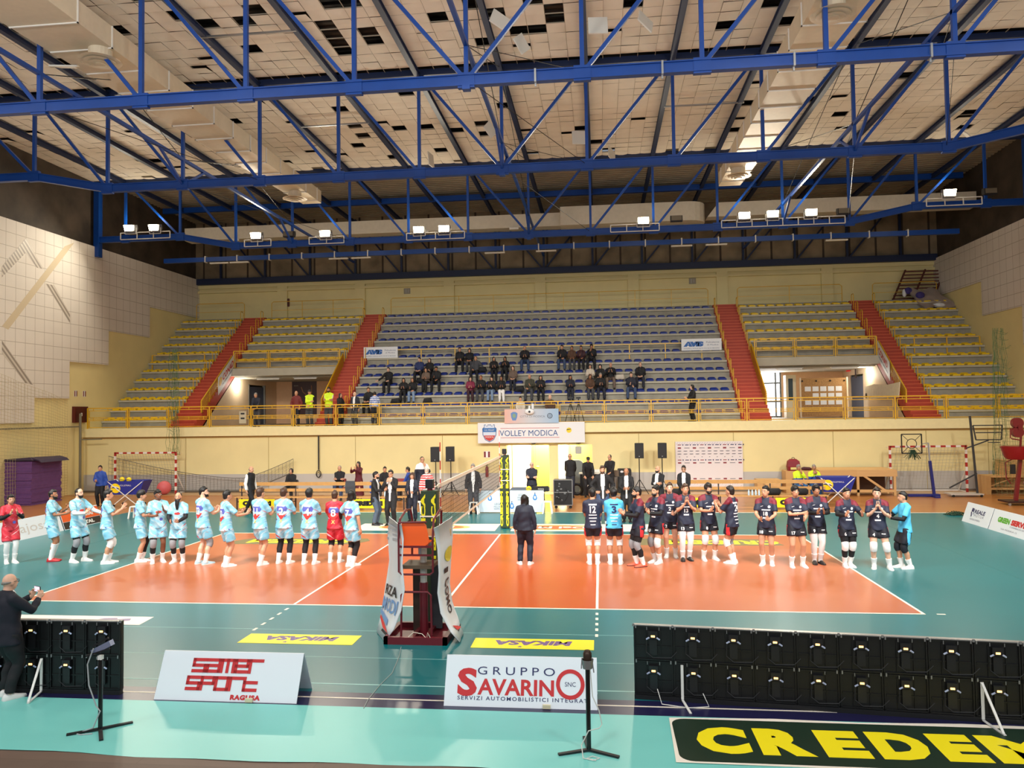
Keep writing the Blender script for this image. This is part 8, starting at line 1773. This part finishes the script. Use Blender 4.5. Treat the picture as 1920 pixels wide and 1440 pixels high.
g = thing('exit_lamp', (17.36, 26.808, 6.029), 'red lit exit plate on the notice board passage wall', 'exit sign'); b = MB(); b.box((-.05, -.2, -.2), (.04, .2, .2)); b.build('case', mat('exit_red', srgb(200, 26, 30), .4, emit=.5), g); b = MB(); b.box((-.06, -.12, -.04), (-.05, .12, .06)); b.build('pictogram', SGW, g)
g = thing('crucifix', (17.36, 25.509, 5.9), 'dark crucifix on the notice board passage wall', 'crucifix'); b = MB(); b.box((-.03, -.05, -.5), (.03, .05, .5)); b.box((-.03, -.22, .12), (.03, .22, .2)); b.build('cross', mat('cross_dark', srgb(60, 36, 30), .6), g)
g = thing('draped_banner', (17.2, 20.6, ZB), 'crumpled white banner with a black mark hung below the last red staircase', 'banner')
pts = [(17.2, 23.535, 4.832), (17.2, 22.073, 4.954), (17.2, 20.44, 4.848), (17.2, 18.657, 4.942), (17.2, 18.847, 4.217), (17.2, 21.371, 4.231), (17.2, 23.423, 4.205)]
b = MB(); b.prism([(q[1]-20.6, q[2]-ZB) for q in pts], (0, 0, 0), (0, 1, 0), (0, 0, 1), -.03); b.build('cloth', mat('banner_cloth', srgb(230, 220, 196), .7, noise=.06, nscale=5, bump=.4, bscale=5), g); b = MB(); q = pts[0]; b.ball((-.04, q[1]-20.6-.25, q[2]-ZB-.45), (.01, .14, .14), 10, 6); b.build('mark', BLACK, g)
# stacked bench and tarpaulin at the top corner
BRN = mat('old_wood_brown', srgb(92, 40, 34), .6)
g = thing('stacked_bench', (21.6, 27.3, 9.86), 'upturned dark wooden slatted bench leaning in the top corner of the stand', 'bench'); b = MB()
for i in range(9): b.bar((-1.5+.1*i, .1+.02*i, .15+.2*i), (.75+.1*i, .1+.02*i, .15+.2*i), .05, .07)
b.build('slats', BRN, g)
for x in (-1.5, -.4, .7): b = MB(); b.bar((x, .05, .0), (x+.85, .25, 1.85), .09, .07); b.build('rail', BRN, g)
b = MB(); rr_ = random.Random(5); n = 7; P_ = [[(-.9+.3*i+rr_.uniform(-.1, .1)+.15*j, -.35-.28*j+rr_.uniform(-.08, .08), .72-.3*j+.1*math.sin(i*1.7+j)) for j in range(5)] for i in range(n)]
vs = [p for r in P_ for p in r]; vs += [(x, y+.06, z-.06) for x, y, z in vs]; N = n*5; fs = []
for i in range(n-1):
    for j in range(4): a = i*5+j; fs.append((a, a+5, a+6, a+1)); fs.append((N+a, N+a+1, N+a+6, N+a+5))
b.add(vs, fs); o = b.build('tarpaulin', mat('tarp_grey', srgb(158, 142, 132), .7, noise=.1, nscale=3, bump=.5, bscale=4), smooth=60); o.location = (21.5, 27.2, 9.75); tag(o, 'crumpled grey tarpaulin with blue and white parts thrown over the top seats', 'tarpaulin')
b = MB(); b.ball((-.75, -.5, .62), (.22, .1, .2), 8, 6); b.ball((-.25, -.85, .3), (.25, .12, .2), 8, 6); b.build('blue_part', mat('tarp_blue', srgb(60, 50, 120), .7), o); b = MB(); b.ball((-.95, -.45, .5), (.12, .1, .24), 8, 6); b.ball((.55, -1.3, -.35), (.36, .15, .14), 8, 6); b.build('white_part', SGW, o)
# bags and tripods among the spectators
for x, k, lb in (((-3.066,)[0], 4, 'dark bag on the seat between the grey pullover man and the long haired woman'), ((-6.293,)[0], 3, 'dark maroon bag beside the taupe topped woman'), ((-7.285,)[0], 1, 'black laptop bag on the lower seats next to the striped sweater'), ((4.195,)[0], 3, 'white and black backpack on the seat beside the grey trousered man'), ((-0.92,)[0], 2, 'dark coats heaped beside the bald man in olive jacket'), ((-5.593,)[0], 1, 'dark bag left on the lower seats')):
    b = MB(); b.rings([((-.16, 0, .02), (.08, .12)), ((-.13, 0, .14), (.12, .15)), ((.13, 0, .15), (.12, .15)), ((.17, 0, .03), (.08, .1))], 10, up=V(0, 0, 1)); o = b.build('bag', MATS['top_cream'] if 'white' in lb else BLK, smooth=60); o.location = (x, ry(k)-.05, rz(k)+.06); tag(o, lb, 'bag')
for p, lb in (((1.748, 17.6, 3.804), 'camera tripod behind the balcony rail beside the pink and blue sign'), ((2.126, 17.7, 3.747), 'second camera tripod behind the balcony rail, farther from the sign')):
    g = thing('camera_tripod', (p[0], p[1], ZB-.004), lb, 'tripod')
    for a in (PI/2, PI*7/6, -PI/6): b = MB(); b.bar((0, 0, 1.0), (.32*math.cos(a), .32*math.sin(a), 0), .025); b.build('leg', BLACK, g)
    b = MB(); b.cyl((0, 0, .95), (0, 0, 1.15), .03); b.cbox((0, 0, 1.2), (.22, .1, .1)); b.build('head', BLACK, g)
p = (-14.568, 17.3, 3.313); b = MB(); b.box((-.18, -.01, -.3), (.18, .01, .3)); o = b.build('notice_plate', mat('notice_grey', srgb(190, 180, 150), .6)); o.location = ((-14.366,)[0], 16.885, 3.7); tag(o, 'grey printed notice fixed to the balcony railing by the leaning person', 'notice')
for v in (.18, -.05): plate('print', rect(.2, .08), INK, (0, -.01, v), (1, 0, 0), UZ, o, .001, .001)
